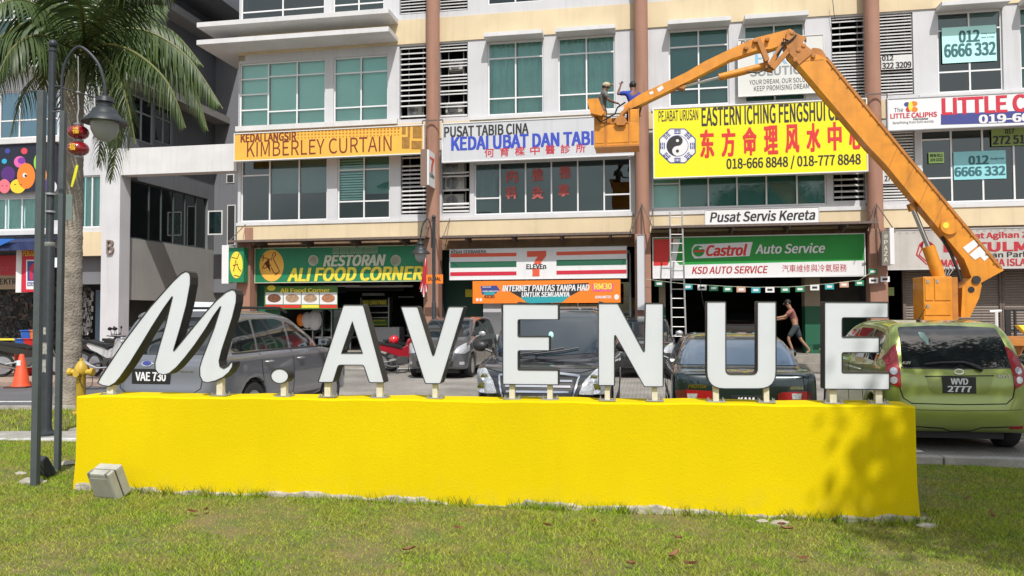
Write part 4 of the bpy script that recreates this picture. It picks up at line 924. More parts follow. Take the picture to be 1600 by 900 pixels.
# restaurant tables and stools
for i in range(3):
    u = fp(452 + i * 34, 530, 1.5 + .8 * i)[0]; t = fthing('cafe_table', ('left', 'middle', 'right')[i] + ' steel table in the shade inside the restaurant', 'table', u, 1.0 + .8 * i, .42, 'restaurant tables')
    q = MB(FM); q.box(u - .45, u + .45, .7 + .8 * i, 1.4 + .8 * i, 1.12, 1.16); q.build('tabletop', m_galv, t)
    for sx in (-.4, .4):
        for sy in (.75, 1.35): q = MB(FM); q.tube([(u + sx, sy + .8 * i, .42), (u + sx, sy + .8 * i, 1.12)], .02, 6); q.build('leg', m_galv, t)

# convenience store: glass front, white pier, shelves
r_ = rw(755, 440, 783, 560, .6); q = MB(FM); q.box(r_[0], r_[1], .6, 1.1, .42, 4.0); q.build('pier', m_wall, block)
r_ = rw(690, 440, 754, 560, 1.2); q = MB(FM); q.box(r_[0], r_[1], 1.2, 1.3, .42, 4.0); q.build('green_panel', paint('store_green', (.01, .06, .04)), block)
t_ = sign('notice', 'small yellow notice on the dark green panel of the convenience store', 'notice', 727, 452, 738, 464, 1.15, P_gold, d=.01)
a0, a1 = rw(784, 440, 985, 560, 1.4)[:2]; w_ = MB(FM)
q = MB(FM)
for x_ in np.linspace(a0, a1, 6): q.box(x_ - .03, x_ + .03, 1.4, 1.46, .42, 3.6)
q.box(a0, a1, 1.4, 1.46, 3.6, 3.7); q.box(a0, a1, 1.4, 1.46, .42, .5); sf = q.build('shopfront', m_frame, block)
for k in range(5): x_ = a0 + (a1 - a0) * k / 5; q = MB(FM); q.box(x_ + .03, x_ + (a1 - a0) / 5 - .03, 1.425, 1.435, .5, 3.6); q.build('pane', g_shop, sf)
rr = random.Random(11)
for k in range(4):
    x_ = a0 + .4 + k * 1.05; t = fthing('store_shelf', ('leftmost', 'second from left', 'third from left', 'rightmost')[k] + ' goods shelf inside the convenience store', 'shelf', x_ + .4, 3, .42, 'goods shelves in the convenience store')
    q = MB(FM); q.box(x_, x_ + .85, 3.1, 3.4, .42, 2.2); q.build('frame', P_lgrey, t)
    for z_ in (.6, 1.0, 1.4, 1.8):
        q = MB(FM)
        for j in range(7): q.box(x_ + .03 + j * .115, x_ + .12 + j * .115, 2.95, 3.09, z_, z_ + rr.uniform(.15, .3), rr.randint(0, 3))
        q.build('goods', [P_red2, P_gold, P_teal, P_white], t)
# garage: inner piers and half-height green walls
for x0, x1, vv in ((1258, 1282, .9), (1030, 1040, .7)):
    r_ = rw(x0, 440, x1, 550, vv); q = MB(FM); q.box(r_[0], r_[1], vv, vv + .5, 1.85, 4.05); q.build('pier', mat('cream_pier', (.33, .27, .19), .8, nz=(3, .2)), block); q = MB(FM); q.box(r_[0], r_[1], vv - .003, vv + .503, .42, 1.85); q.build('pier_dado', P_dgreen, block)
r_ = rw(1283, 440, 1360, 550, 1.5); q = MB(FM); q.box(r_[0], r_[1], 1.5, 1.6, .42, 1.85); q.build('garage_wall', paint('garage_green', (.005, .045, .022)), block); q = MB(FM); q.box(r_[0], r_[1], 1.505, 1.6, 1.85, 4.05); q.build('garage_wall', mat('garage_upper_wall', (.07, .065, .055), .9, nz=(3, .3)), block)
# roller shutters
m_sh = mat('shutter_grey', (.20, .165, .135), .6, nz=(1.2, .15), streak=.25)
def shutter(x0, x1, vv):
    u0, u1 = fp(x0, 450, vv)[0], fp(x1, 450, vv)[0]; q = MB(FM); z = .43; P = []
    n = 46; dz = (4.0 - .43) / n; vs = []
    for k in range(n * 3 + 1):
        zz_ = .43 + k * dz / 3; dv = (0, -.022, -.022)[k % 3]; vs += [(u0, vv + dv, zz_), (u1, vv + dv, zz_)]
    q.add(vs, [(2 * i, 2 * i + 1, 2 * i + 3, 2 * i + 2) for i in range(n * 3)]); q.build('roller_shutter', m_sh, block, fix=False)
    for a_ in (u0 - .08, u1): q = MB(FM); q.box(a_, a_ + .08, vv - .06, vv + .06, .42, 4.0); q.build('shutter_guide', m_rust, block)
shutter(1414, 1560, .7); shutter(1568, 1700, .7)
t_ = sign('notice', 'small olive notice beside the roller shutters', 'notice', 1383, 449, 1397, 462, .5, paint('olive'), d=.01)

# ------------------------------------------------------------------ LEFT BLOCK
LB = fthing('left_block', 'neighbouring white and grey shop block at far left with the link beam', 'building', -20, .2, 0)
UB0, UB1 = fp(157, 450, 0)[0], fp(185.5, 450, 0)[0]
zb0, zb1 = fp(280, 270, 0)[1], fp(280, 228, 0)[1]
q = MB(FM); q.box(UB0, UB1, 0, .55, 0, zb1 + .02); q.build('column', m_wall, LB, bevel=.01)
q = MB(FM); q.box(UB1 + .001, UL - .002, .02, .45, zb0, zb1); q.build('link_beam', m_trim, LB, bevel=.01)
US = UB1 - .1
# letter B on the column
u0, u1, z0, z1 = rw(167.5, 375, 178, 397, -.03); bt = fthing('column_letter', 'brown capital B fixed to the white column', 'letter', (u0 + u1) / 2, -.03, z0)
text_fit('B', FM, u0, u1, z0, z1, -.03, mat('letter_brown', (.20, .15, .12), .6), bt, bold=.05, ext=.05)
# front walls
UF0 = -60
c1 = [rw(125, 262, 156, 358, .1), rw(-260, 303, 84, 357, .1)]; c1[0] = (c1[0][0], c1[0][1], 4.72, 6.55); c1[1] = (c1[1][0], c1[1][1], 4.70, 5.85)
c2 = [(rw(-260, 135, 90, 210, .1)[0], rw(-260, 135, 90, 210, .1)[1], 8.0, 9.7)]
c3 = [(rw(-260, 15, 100, 80, .1)[0], rw(-260, 15, 100, 80, .1)[1], 11.0, 12.9)]
punched(LB, 'wall', m_wall, UF0, UB0, 4.02, 16, .1, c1 + c2 + c3)
window(LB, c1[0], .1, [.55], [], back=[cu_, ('blind', 1)]); window(LB, c1[1], .1, [k / 14 for k in range(1, 14)], [], back=[('curtain', .5)] * 14)
window(LB, c2[0], .1, [k / 12 for k in range(1, 12)], [.62], glass=g_dark); window(LB, c3[0], .1, [k / 14 for k in range(1, 14)], [.3, .66], back=db)
q = MB(FM); q.box(rw(122, 360, 160, 403, .05)[0], UB0 - .002, .02, .098, 3.72, 4.55); q.build('beige_panel', m_beige, LB)
q = MB(FM); q.box(-60, UB0, .1, .3, 3.7, 4.0); q.build('lintel', m_greyw, LB)
for z0, z1, d in ((4.48, 4.64, .3), (7.72, 7.92, .3), (10.35, 10.6, .5)):
    q = MB(FM); q.box(UF0, fp(100, 300, 0)[0], .1 - d, .099, z0, z1); q.build('ledge', m_trim, LB, bevel=.01)
# dark shop beneath
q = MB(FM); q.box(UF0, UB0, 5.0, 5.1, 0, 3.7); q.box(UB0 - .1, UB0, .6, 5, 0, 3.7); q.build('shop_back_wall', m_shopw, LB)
q = MB(FM); a = rw(128, 405, 158, 450, .4); q.box(a[0] - .1, UB0, .4, .5, 2.75, 3.72); q.build('grey_panel', m_greyw, LB)
# side wall facing the gap
SM = FM @ Matrix.Translation((US, 0, 0)) @ Matrix.Rotation(R(90), 4, 'Z')   # local x = v (depth), local -y faces +u
vA, zgt = sp(198, 277.5, US); _, zgb = sp(198, 371, US); vB = sp(325, 320, US)[0]
q = MB(FM)
def side_holes():
    out = [(vA, vB, zgb, zgt)]
    for (x0, x1, ya, yb) in ((205, 245, 22, 58), (205, 241, 152, 222), (243, 271, 166, 225), (352, 366, 110, 178)):
        v0 = sp(x0, ya, US)[0]; v1 = sp(x1, ya, US)[0]; zc0 = sp((x0 + x1) / 2, yb, US)[1]; zc1 = sp((x0 + x1) / 2, ya, US)[1]
        out.append((v0, v1, zc0, zc1))
    return out
SH = side_holes()
zlow = sp(260, 470, US)[1]
def punched_side():
    vs_ = sorted({.55, 14, *[h[k] for h in SH for k in (0, 1)]}); zs_ = sorted({zlow, 16, *[h[k] for h in SH for k in (2, 3)]}); q = MB(FM)
    for i in range(len(vs_) - 1):
        for j in range(len(zs_) - 1):
            vc, zc = (vs_[i] + vs_[i + 1]) / 2, (zs_[j] + zs_[j + 1]) / 2
            if any(h[0] < vc < h[1] and h[2] < zc < h[3] for h in SH): continue
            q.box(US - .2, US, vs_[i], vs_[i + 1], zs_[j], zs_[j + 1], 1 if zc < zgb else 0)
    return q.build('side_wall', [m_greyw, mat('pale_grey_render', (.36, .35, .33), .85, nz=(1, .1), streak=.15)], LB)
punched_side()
gl = MB(FM); gl.box(US - .14, US - .1, vA, vB, zgb, zgb + .06); gl.box(US - .14, US - .1, vA, vB, zgt - .06, zgt); 
vm = [vA] + [sp(x, 330, US)[0] for x in (236, 255, 274, 292, 309)] + [vB]
for x in vm[1:-1]: gl.box(US - .12, US - .07, x - .025, x + .025, zgb, zgt)
f = gl.build('window', mat('dark_frame', (.08, .1, .1), .5), LB)
for i in range(6): q = MB(FM); q.box(US - .115, US - .105, vm[i] + .02, vm[i + 1] - .02, zgb + .05, zgt - .05); q.build('pane', g_dark, f)
for h in SH[1:]:
    q = MB(FM); n = 2
    q.box(US - .1, US - .05, h[0], h[0] + .06, h[2], h[3]); q.box(US - .1, US - .05, h[1] - .06, h[1], h[2], h[3]); q.box(US - .1, US - .05, (h[0] + h[1]) / 2 - .03, (h[0] + h[1]) / 2 + .03, h[2], h[3])
    for k in (.0, .33, .96): q.box(US - .1, US - .055, h[0], h[1], h[3] - (h[3] - h[2]) * k - .06, h[3] - (h[3] - h[2]) * k)
    f = q.build('window', mat('grey_frame', (.3, .31, .33), .5), LB); q = MB(FM); q.box(US - .09, US - .085, h[0] + .06, h[1] - .06, h[2], h[3]); q.build('pane', g_dark, f)
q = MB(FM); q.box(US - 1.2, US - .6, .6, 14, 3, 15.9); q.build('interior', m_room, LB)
for (x, y, zt) in ((232, 140, .28), (300, 40, .3)):
    v_, z_ = sp(x, y, US + .5); q = MB(FM); q.box(US + .002, US + .7, -.3, 13.9, z_, z_ + zt); q.build('ledge', mat('grey_ledge', (.30, .29, .28), .8, nz=(1, .2)), LB)
q = MB(FM); v_, z_ = sp(300, 10, US + .5); q.box(US + .004, US + 1.6, .5, 13.9, z_ + .3, z_ + .8); q.build('eave', m_greyw, LB)
q = MB(FM); q.box(UF0, US, -.2, 14, 16, 16.4); q.build('roof', m_greyw, LB)
# rear wall closing the gap, with the open casement
VG = sp(326, 320, US)[0] + .4
RB = fthing('rear_link', 'dark grey rear wall closing the gap between the two blocks', 'building', (US + UL) / 2, VG, 0)
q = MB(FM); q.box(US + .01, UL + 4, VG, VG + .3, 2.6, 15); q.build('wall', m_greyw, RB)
for x0, y0, x1, y1 in ((354, 272, 366, 286), (355, 320, 368, 383)):
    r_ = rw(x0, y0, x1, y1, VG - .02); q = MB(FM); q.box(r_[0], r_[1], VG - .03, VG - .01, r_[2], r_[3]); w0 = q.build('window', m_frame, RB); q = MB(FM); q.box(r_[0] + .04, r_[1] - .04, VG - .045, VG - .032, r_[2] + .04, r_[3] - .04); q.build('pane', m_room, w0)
r_ = rw(325, 329, 348, 367, VG - 1.2); q = MB(FM); u0, u1, z0, z1 = r_
for a, b, c, d in ((u0, u1, z0, z0 + .05), (u0, u1, z1 - .05, z1), (u0, u0 + .05, z0 + .05, z1 - .05), (u1 - .05, u1, z0 + .05, z1 - .05)): q.box(a, b, VG - 1.22, VG - 1.18, c, d)
w0 = q.build('casement', m_frame, RB); q = MB(FM); q.box(u0 + .05, u1 - .05, VG - 1.205, VG - 1.195, z0 + .05, z1 - .05); q.build('pane', g_dark, w0)
# thin post with food posters under the beam
r_ = rw(187, 440, 199.5, 512, .6); t = fthing('poster_panel', 'narrow tall panel of food posters beside the white column', 'sign', (r_[0] + r_[1]) / 2, .6, .1)
q = MB(FM); q.box(r_[0], r_[1], .6, .64, r_[2], r_[3]); q.build('panel', paint('poster_green', (.08, .16, .03)), t)
for k, (ya, yb, m_) in enumerate(((443, 455, P_gold), (459, 479, mat('food_tan')), (487, 507, mat('food_brown')))): disc(t, 'dish', m_, 193.3, (ya + yb) / 2, 5.2, (yb - ya) / 2, .6, .006)
flat(t, 'strip', P_orange, [(187.5, 480.5), (199, 480.5), (199, 485.5), (187.5, 485.5)], .6)
# left shop signs
t = sign('shop_sign', 'big dark banner of round coloured cartoon blobs on the left block', 'banner', -120, 221, 88, 301, -.12, mat('banner_night', (.012, .014, .03), .5), d=.04)
for (cx, cy, rx, ry, c_) in ((7, 291, 9, 11, (.75, .16, .20)), (28, 291, 12, 11, (.80, .55, .03)), (41, 275, 14, 20, (.80, .20, .02)), (31, 253, 9, 9, (.65, .12, .35)), (34, 251, 6, 5, (.2, .03, .3)), (13, 272, 11, 12, (.08, .02, .16)), (61, 254, 8, 14, (.25, .55, .06)), (66, 274, 7, 13, (.80, .30, .03)), (74, 285, 9, 14, (.10, .03, .25)),
                             (12, 236, 4, 4, (.04, .06, .30)), (38, 236, 5, 5, (.6, .06, .08)), (7, 252, 4, 4, (.02, .35, .55)), (66, 262, 4, 4, (.02, .35, .6)), (-20, 280, 18, 20, (.05, .4, .6)), (-50, 275, 16, 22, (.7, .5, .05)), (82, 292, 7, 9, (.6, .6, .65))):
    disc(t, 'blob', paint('blob%d_%d' % (cx, cy), c_), cx, cy, rx, ry, -.12, .004 + .0006 * abs(cx % 9))
disc(t, 'eye', P_white, 39, 274, 3.2, 3.6, -.12, .014); disc(t, 'eye', P_black, 40.5, 274.5, 1.7, 2, -.12, .018)
for cx, cy in ((4, 291), (11, 291), (24, 289), (33, 289)): strokes(t, 'smile', P_black, [[(cx - 1.6, cy), (cx, cy - 1.2), (cx + 1.6, cy)]], -.12, .7, .014)
t = sign('box_sign', 'red box sign with a blue framed arch beside the motorcycle shop', 'sign', 34, 386, 73, 456, -.5, P_red3, d=.2)
q = MB(FM); u0, u1, z0, z1 = rw(25, 385, 33.5, 457, -.5); q.box(u0, u1, -.502, -.2, z0, z1); q.build('white_side', P_white, t)
st(t, 'PENJUAL CAT', 36, 391, 72, 400, -.5, P_gold, bold=.02)
flat(t, 'frame', P_white, [(41, 406), (71, 406), (71, 452), (41, 452)], -.5, .005); flat(t, 'frame_blue', P_navy, [(43, 408), (69, 408), (69, 439), (43, 439)], -.5, .009); flat(t, 'arch', P_red3, [(47, 437), (47, 418), (52, 411.5), (60, 411.5), (65, 418), (65, 437)], -.5, .013); flat(t, 'arch_inner', P_navy, [(52, 437), (52, 421), (56, 417.5), (60, 421), (60, 437)], -.5, .016)
flat(t, 'caption', P_navy, [(43, 441), (69, 441), (69, 447), (43, 447)], -.5, .009); st(t, 'ALSAMART', 44, 442, 68, 446, -.5, P_white, bold=.03, lift=.014)
t = sign('shop_sign', 'maroon and tan shop board at the left edge reading ELEKTRIK', 'sign', -90, 400, 25, 452, -.05, P_dred, d=.1); flat(t, 'tan_band', mat('tan_board', (.30, .22, .14), .8), [(-90, 430.5), (25, 430.5), (25, 452), (-90, 452)], -.05); st(t, 'ELEKTRIK', -12, 435, 36, 444.5, -.05, P_black, bold=.03, lift=.01); st(t, 'Kedai Mesra', -40, 414, 13, 424, -.05, mat('rose', (.45, .1, .1), .8), bold=0, shear=.3)
t = fthing('awning', 'dark blue fabric awning over the left shops', 'awning', -16, -1, 3.9); r_ = rw(-260, 362, 78, 384, -.6)
q = MB(FM); vs = []; n = 80
for i in range(n + 1):
    x = r_[0] + (r_[1] - r_[0]) * i / n; w0 = .04 * math.sin(i * 1.3); vs += [(x, .1, 4.42), (x, -1.0, 4.15), (x, -1.02 + w0, 3.86)]
q.add(vs, [(3 * i + j, 3 * i + 3 + j, 3 * i + 4 + j, 3 * i + 1 + j) for i in range(n) for j in (0, 1)]); q.build('fabric', mat('awning_blue', (.015, .03, .10), .8, nz=(4, .3)), t, fix=False)
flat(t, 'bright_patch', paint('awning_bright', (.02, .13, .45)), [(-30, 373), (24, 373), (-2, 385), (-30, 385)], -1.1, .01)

# ================================================================== VEHICLES
def polysd(a, b, poly):
    d = np.full(a.shape, 1e9); s = np.ones(a.shape); n = len(poly)
    for i in range(n):
        x0, y0 = poly[i]; x1, y1 = poly[i - 1]; ex, ey = x1 - x0, y1 - y0; wx, wy = a - x0, b - y0
        t = np.clip((wx * ex + wy * ey) / (ex * ex + ey * ey), 0, 1); d = np.minimum(d, (wx - ex * t) ** 2 + (wy - ey * t) ** 2)
        c1 = b >= y0; c2 = b < y1; c3 = ex * wy > ey * wx
        s = np.where((c1 & c2 & c3) | (~c1 & ~c2 & ~c3), -s, s)
    return s * np.sqrt(d)
def smin(a, b, k):
    h = np.clip(.5 + .5 * (b - a) / k, 0, 1); return b * (1 - h) + a * h - k * h * (1 - h)
def smax(a, b, k): return -smin(-a, -b, k)
def smooth2(poly, n=4):
    return roundpoly(poly, .16, n)
def body_field(S):
    sl, scab, pl, pc, cl, cc = (smooth2(S['lower']), smooth2(S['cabin']), smooth2(S['plan']), smooth2(S.get('cplan', S['plan'])), S['seclow'], S['seccab'])
    def f(x, y, z):
        ax = np.abs(x)
        lo = smax(smax(polysd(y, z, sl), polysd(ax, y, pl), .05), polysd(ax, z, cl), .07)
        ca = smax(smax(polysd(y, z, scab), polysd(ax, y, pc), .08), polysd(ax, z, cc), .10)
        b = smin(lo, ca, .035)
        for wy in S['wheels']:
            cyl = np.maximum(np.hypot(y - wy, z - S['r'] - .005) - (S['r'] + .055), (S['W'] / 2 - .30) - ax); b = smax(b, -cyl, .025)
        return b
    return f
def surface_net(f, lo, hi, h):
    ax = [np.arange(lo[i], hi[i] + h, h) for i in range(3)]; X, Y, Z_ = np.meshgrid(*ax, indexing='ij'); F = f(X, Y, Z_); sg = F < 0
    nx, ny, nz_ = F.shape; acc = np.zeros((nx - 1, ny - 1, nz_ - 1, 3)); cnt = np.zeros((nx - 1, ny - 1, nz_ - 1))
    edges = []
    for d in range(3):
        for o1 in (0, 1):
            for o2 in (0, 1):
                o = [0, 0, 0]; oo = [k for k in range(3) if k != d]; o[oo[0]] = o1; o[oo[1]] = o2
                p = [slice(o[k], o[k] + F.shape[k] - 1) for k in range(3)]; q = list(p); q[d] = slice(1, F.shape[d]); p[d] = slice(0, F.shape[d] - 1)
                A, B = F[tuple(p)], F[tuple(q)]; cr = (A < 0) != (B < 0); t = np.where(cr, A / np.where(cr, A - B, 1), 0)
                pos = [np.full(A.shape, float(o[k])) for k in range(3)]; pos[d] = t
                for k in range(3): acc[..., k] += np.where(cr, pos[k], 0)
                cnt += cr
    act = cnt > 0; idx = -np.ones(act.shape, int); idx[act] = np.arange(act.sum()); ii = np.argwhere(act)
    V = np.array(lo) + h * (ii + acc[act] / cnt[act][:, None])
    for _ in range(2):
        e = 1e-3; v = f(V[:, 0], V[:, 1], V[:, 2]); g = np.stack([(f(V[:, 0] + e * (k == 0), V[:, 1] + e * (k == 1), V[:, 2] + e * (k == 2)) - v) / e for k in range(3)], 1)
        st_ = (v / np.maximum((g * g).sum(1), .2))[:, None] * g; V = V - np.clip(st_, -h, h)
    faces = []
    for d in range(3):
        oo = [k for k in range(3) if k != d]; sl0 = [slice(1, F.shape[k] - 1) for k in range(3)]; sl1 = list(sl0); sl0[d] = slice(0, F.shape[d] - 1); sl1[d] = slice(1, F.shape[d])
        A, B = sg[tuple(sl0)], sg[tuple(sl1)]; c = np.argwhere(A != B)
        if len(c) == 0: continue
        base = c + np.array([0 if k == d else 1 for k in range(3)]); flip = B[tuple(c.T)]
        def cell(a, b):
            q = base.copy(); q[:, oo[0]] -= a; q[:, oo[1]] -= b; return idx[tuple(q.T)]
        Q = np.stack([cell(0, 0), cell(1, 0), cell(1, 1), cell(0, 1)], 1)
        if d == 1: flip = ~flip
        Q[flip] = Q[flip][:, ::-1]; faces.append(Q)
    return V, np.concatenate(faces)
class Car:
    def __init__(s, S, name, label, cat, loc, rz, paintm, group=None, h=.045):
        s.S = S; s.root = thing(name, label, cat, loc, rz, group); s.M = worldM(s.root); s.Mi = s.M.inverted()
        V, Fc = surface_net(body_field(S), (-S['W'] / 2 - .12, -.12, .08), (S['W'] / 2 + .12, S['L'] + .12, S['H'] + .12), h)
        me = bpy.data.meshes.new('body'); me.from_pydata(V.tolist(), [], Fc.tolist()); me.polygons.foreach_set('use_smooth', [True] * len(Fc)); me.materials.append(paintm); me.update()
        bm = bmesh.new(); bm.from_mesh(me); bmesh.ops.recalc_face_normals(bm, faces=bm.faces); bm.to_mesh(me); s.bvh = BVHTree.FromBMesh(bm); bm.free()
        me.materials.append(m_blk); 
        o = bpy.data.objects.new('body', me); col.objects.link(o); o.parent = s.root; s.body = o
        for i, wy in enumerate(S['wheels']):
            for sx in (-1, 1): s.wheel(sx, wy)
        q = MB(); q.box(-S['W'] / 2 + .28, S['W'] / 2 - .28, .25, S['L'] - .3, .14, .30); q.build('underbody', m_blk, s.root)
    def wheel(s, sx, wy):
        S = s.S; r = S['r']; x1 = sx * (S['W'] / 2 - .03); x0 = sx * (S['W'] / 2 - .23); q = MB(); rr_ = r * .66
        q.lathe([(rr_, x0), (r - .02, x0), (r, x0 + sx * .03), (r, x1 - sx * .03), (r - .02, x1 - sx * .005), (rr_ + .01, x1), (rr_, x1 - sx * .03), (rr_, x0)], 28, (0, wy, r), 'x'); w_ = q.build('wheel', mat('tyre', (.022, .022, .022), .85, nz=(20, .3)), s.root)
        q = MB(); q.lathe([(rr_, x1 - sx * .012), (rr_ - .02, x1 - sx * .03), (rr_ - .03, x1 - sx * .09)], 28, (0, wy, r), 'x')
        n = S.get('spokes', 7)
        for k in range(n):
            a = 2 * math.pi * k / n + .3; ca, sa = math.cos(a), math.sin(a); wd = .028
            P = [(.04, -wd), (rr_ - .01, -wd * .8), (rr_ - .01, wd * .8), (.04, wd)]
            vs = [(xx, wy + p * ca - t * sa, r + p * sa + t * ca) for xx in (x1 - sx * .018, x1 - sx * .05) for p, t in P]
            q.add(vs, [(0, 1, 2, 3), (7, 6, 5, 4), (0, 4, 5, 1), (1, 5, 6, 2), (2, 6, 7, 3), (3, 7, 4, 0)])
        q.lathe([(.0, x1 - sx * .008), (.05, x1 - sx * .01), (.055, x1 - sx * .05)], 12, (0, wy, r), 'x'); q.build('rim', mat('alloy', (.5, .5, .52), .3, .8), w_)
        q = MB(); q.lathe([(rr_ - .01, x1 - sx * .10), (0, x1 - sx * .10)], 20, (0, wy, r), 'x'); q.build('brake_disc', m_blk, w_)
    def px(s, pts, axis, val):
        out = []
        for a, b in pts:
            n = s.M.to_3x3() @ Vector((1, 0, 0) if axis == 'x' else (0, 1, 0)); o = s.M @ Vector((val, 0, 0) if axis == 'x' else (0, val, 0)); p = s.Mi @ hit(a, b, o, n)
            out.append((p.y, p.z) if axis == 'x' else (p.x, p.z))
        return out
    def patch(s, name, m, poly, view, off=.006, r=.02, h=.06, parent=None, rim=.02, smooth=True):
        """poly projected on the body from 'rear','front' (x,z) or 'left','right' (y,z) or 'top' (x,y)"""
        P = roundpoly(poly, r) if r else poly
        L_, W_ = s.S['L'], s.S['W']
        def o3(a, b):
            return {'rear': Vector((a, -2, b)), 'front': Vector((a, L_ + 2, b)), 'left': Vector((-W_ - 1, a, b)), 'right': Vector((W_ + 1, a, b)), 'top': Vector((a, b, 4))}[view]
        dr = {'rear': Vector((0, 1, 0)), 'front': Vector((0, -1, 0)), 'left': Vector((1, 0, 0)), 'right': Vector((-1, 0, 0)), 'top': Vector((0, 0, -1))}[view]
        bm = bmesh.new(); vv = [bm.verts.new((a, b, 0)) for a, b in P]; es = [bm.edges.new((vv[i], vv[(i + 1) % len(vv)])) for i in range(len(vv))]
        bmesh.ops.triangle_fill(bm, use_beauty=True, use_dissolve=False, edges=es, normal=(0, 0, 1))
        for ax, k in ((Vector((1, 0, 0)), 0), (Vector((0, 1, 0)), 1)):
            lo = min(p[k] for p in P); hi = max(p[k] for p in P); c = lo + h
            while c < hi:
                bmesh.ops.bisect_plane(bm, geom=bm.verts[:] + bm.edges[:] + bm.faces[:], plane_co=ax * c, plane_no=ax, dist=1e-6); c += h
        bm.verts.ensure_lookup_table(); nrm = {}
        for v in bm.verts:
            o = o3(v.co.x, v.co.y); hit_ = s.bvh.ray_cast(o, dr)
            if hit_[0] is None or (s.nearlimit is not None and (hit_[0] - o).length > s.nearlimit): 
                nn = s.bvh.find_nearest(o + dr * (2 if view != 'top' else 2.4)); hit_ = (nn[0], nn[1])
            nrm[v] = (hit_[0], hit_[1])
        for v, (p, n) in nrm.items(): v.co = p + n * off
        nn_ = {v: n for v, (p, n) in nrm.items()}
        be = [e for e in bm.edges if len(e.link_faces) == 1]
        ret = bmesh.ops.extrude_edge_only(bm, edges=be)
        nv = [g for g in ret['geom'] if isinstance(g, bmesh.types.BMVert)]
        for v in nv:
            q = s.bvh.find_nearest(v.co); v.co = v.co - q[1] * (off + rim)
        bmesh.ops.recalc_face_normals(bm, faces=bm.faces)
        me = bpy.data.meshes.new(name); bm.to_mesh(me); bm.free(); me.polygons.foreach_set('use_smooth', [smooth] * len(me.polygons)); me.set_sharp_from_angle(angle=R(50)); me.materials.append(m)
        ob = bpy.data.objects.new(name, me); col.objects.link(ob); ob.parent = parent or s.root; return ob
    nearlimit = None
    def line(s, name, m, pts, view, wd=.008, off=.003, parent=None):
        """a thin line (shut line, trim) laid on the body"""
        P = [Vector(p) for p in pts]; Lh, Rh = [], []
        for i, p in enumerate(P):
            d = (P[min(i + 1, len(P) - 1)] - P[max(i - 1, 0)]).normalized(); n = Vector((-d.y, d.x)) * wd / 2; Lh.append(tuple(p + n)); Rh.append(tuple(p - n))
        return s.patch(name, m, Lh + Rh[::-1], view, off=off, r=0, h=.08, parent=parent, rim=.004)
    def text(s, body, x0, x1, z0, z1, m, parent, view='rear', y=None, **k):
        """lettering on a plate facing backwards or forwards"""
        if view == 'rear': T = s.M @ Matrix.Identity(4); return text_fit(body, T, x0, x1, z0, z1, y, m, parent, **k)
        T = s.M @ Matrix.Rotation(math.pi, 4, 'Z'); return text_fit(body, T, -x1, -x0, z0, z1, -y, m, parent, **k)
    def at(s, a, b, view):
        L_, W_ = s.S['L'], s.S['W']; o = {'rear': Vector((a, -2, b)), 'front': Vector((a, L_ + 2, b)), 'left': Vector((-W_ - 1, a, b)), 'right': Vector((W_ + 1, a, b)), 'top': Vector((a, b, 4))}[view]
        dr = {'rear': Vector((0, 1, 0)), 'front': Vector((0, -1, 0)), 'left': Vector((1, 0, 0)), 'right': Vector((-1, 0, 0)), 'top': Vector((0, 0, -1))}[view]; return s.bvh.ray_cast(o, dr)[0]
    def mirror(s, sx, y, z, m, out_=.12):
        x = sx * (s.S['W'] / 2 - .06); q = MB(); q.tube([(x, y, z - .06), (x + sx * .1, y, z - .02)], .018, 6); q.sphere((x + sx * (.10 + out_ / 2), y - .01, z + .02), .1, 12, 8, (1.05, .55, .75)); o = q.build('wing_mirror', m, s.root)
        q = MB(); q.box(x + sx * .07, x + sx * .22, y - .058, y - .05, z - .03, z + .07); q.build('mirror_glass', mat('mirror_glass', (.6, .65, .7), .05, 1.0), o)
    def plate(s, txt, xc, zc, w_, h_, view='rear', off=.03, fs=.8, lines=1):
        p = s.at(xc, zc, view); y = p.y - off if view == 'rear' else p.y + off; sg = 1 if view == 'rear' else -1
        q = MB(); q.box(xc - w_ / 2, xc + w_ / 2, y, y + .03 * sg, zc - h_ / 2, zc + h_ / 2); o = q.build('number_plate', mat('plate_black', (.015, .015, .016), .35), s.root, bevel=.003)
        if lines == 2:
            a, b = txt.split('\n'); s.text(a, xc - w_ * .26, xc + w_ * .26, zc + h_ * .04, zc + h_ * .42, mat('plate_white', (.75, .75, .75), .5), o, view, y - .003 * sg if view == 'rear' else y + .003, bold=.03)
            s.text(b, xc - w_ * .36, xc + w_ * .36, zc - h_ * .42, zc - h_ * .05, mat('plate_white'), o, view, y - .003 * sg if view == 'rear' else y + .003, bold=.03)
        else: s.text(txt, xc - w_ * .4, xc + w_ * .4, zc - h_ * .3, zc + h_ * .3, mat('plate_white', (.75, .75, .75), .5), o, view, y - .003 if view == 'rear' else y + .003, bold=.03)
        return o
def carpaint(name, c, metal=.35, rough=.28): return mat('car_' + name, c, rough, metal, coat=1.0, nz=(260, .12))
m_cglass = mat('car_glass', (.012, .015, .017), .03, spec=.9, coat=.6)
m_gap = mat('shut_line', (.008, .008, .008), .8)
m_trimb = mat('black_trim', (.02, .02, .021), .45)
m_tail = mat('tail_lamp_red', (.27, .006, .010), .2, coat=.6)
m_lens = mat('clear_lens', (.62, .64, .66), .08, .35, coat=1.0, nz=(40, .5))
m_chrome = mat('chrome', (.7, .71, .72), .12, 1.0)

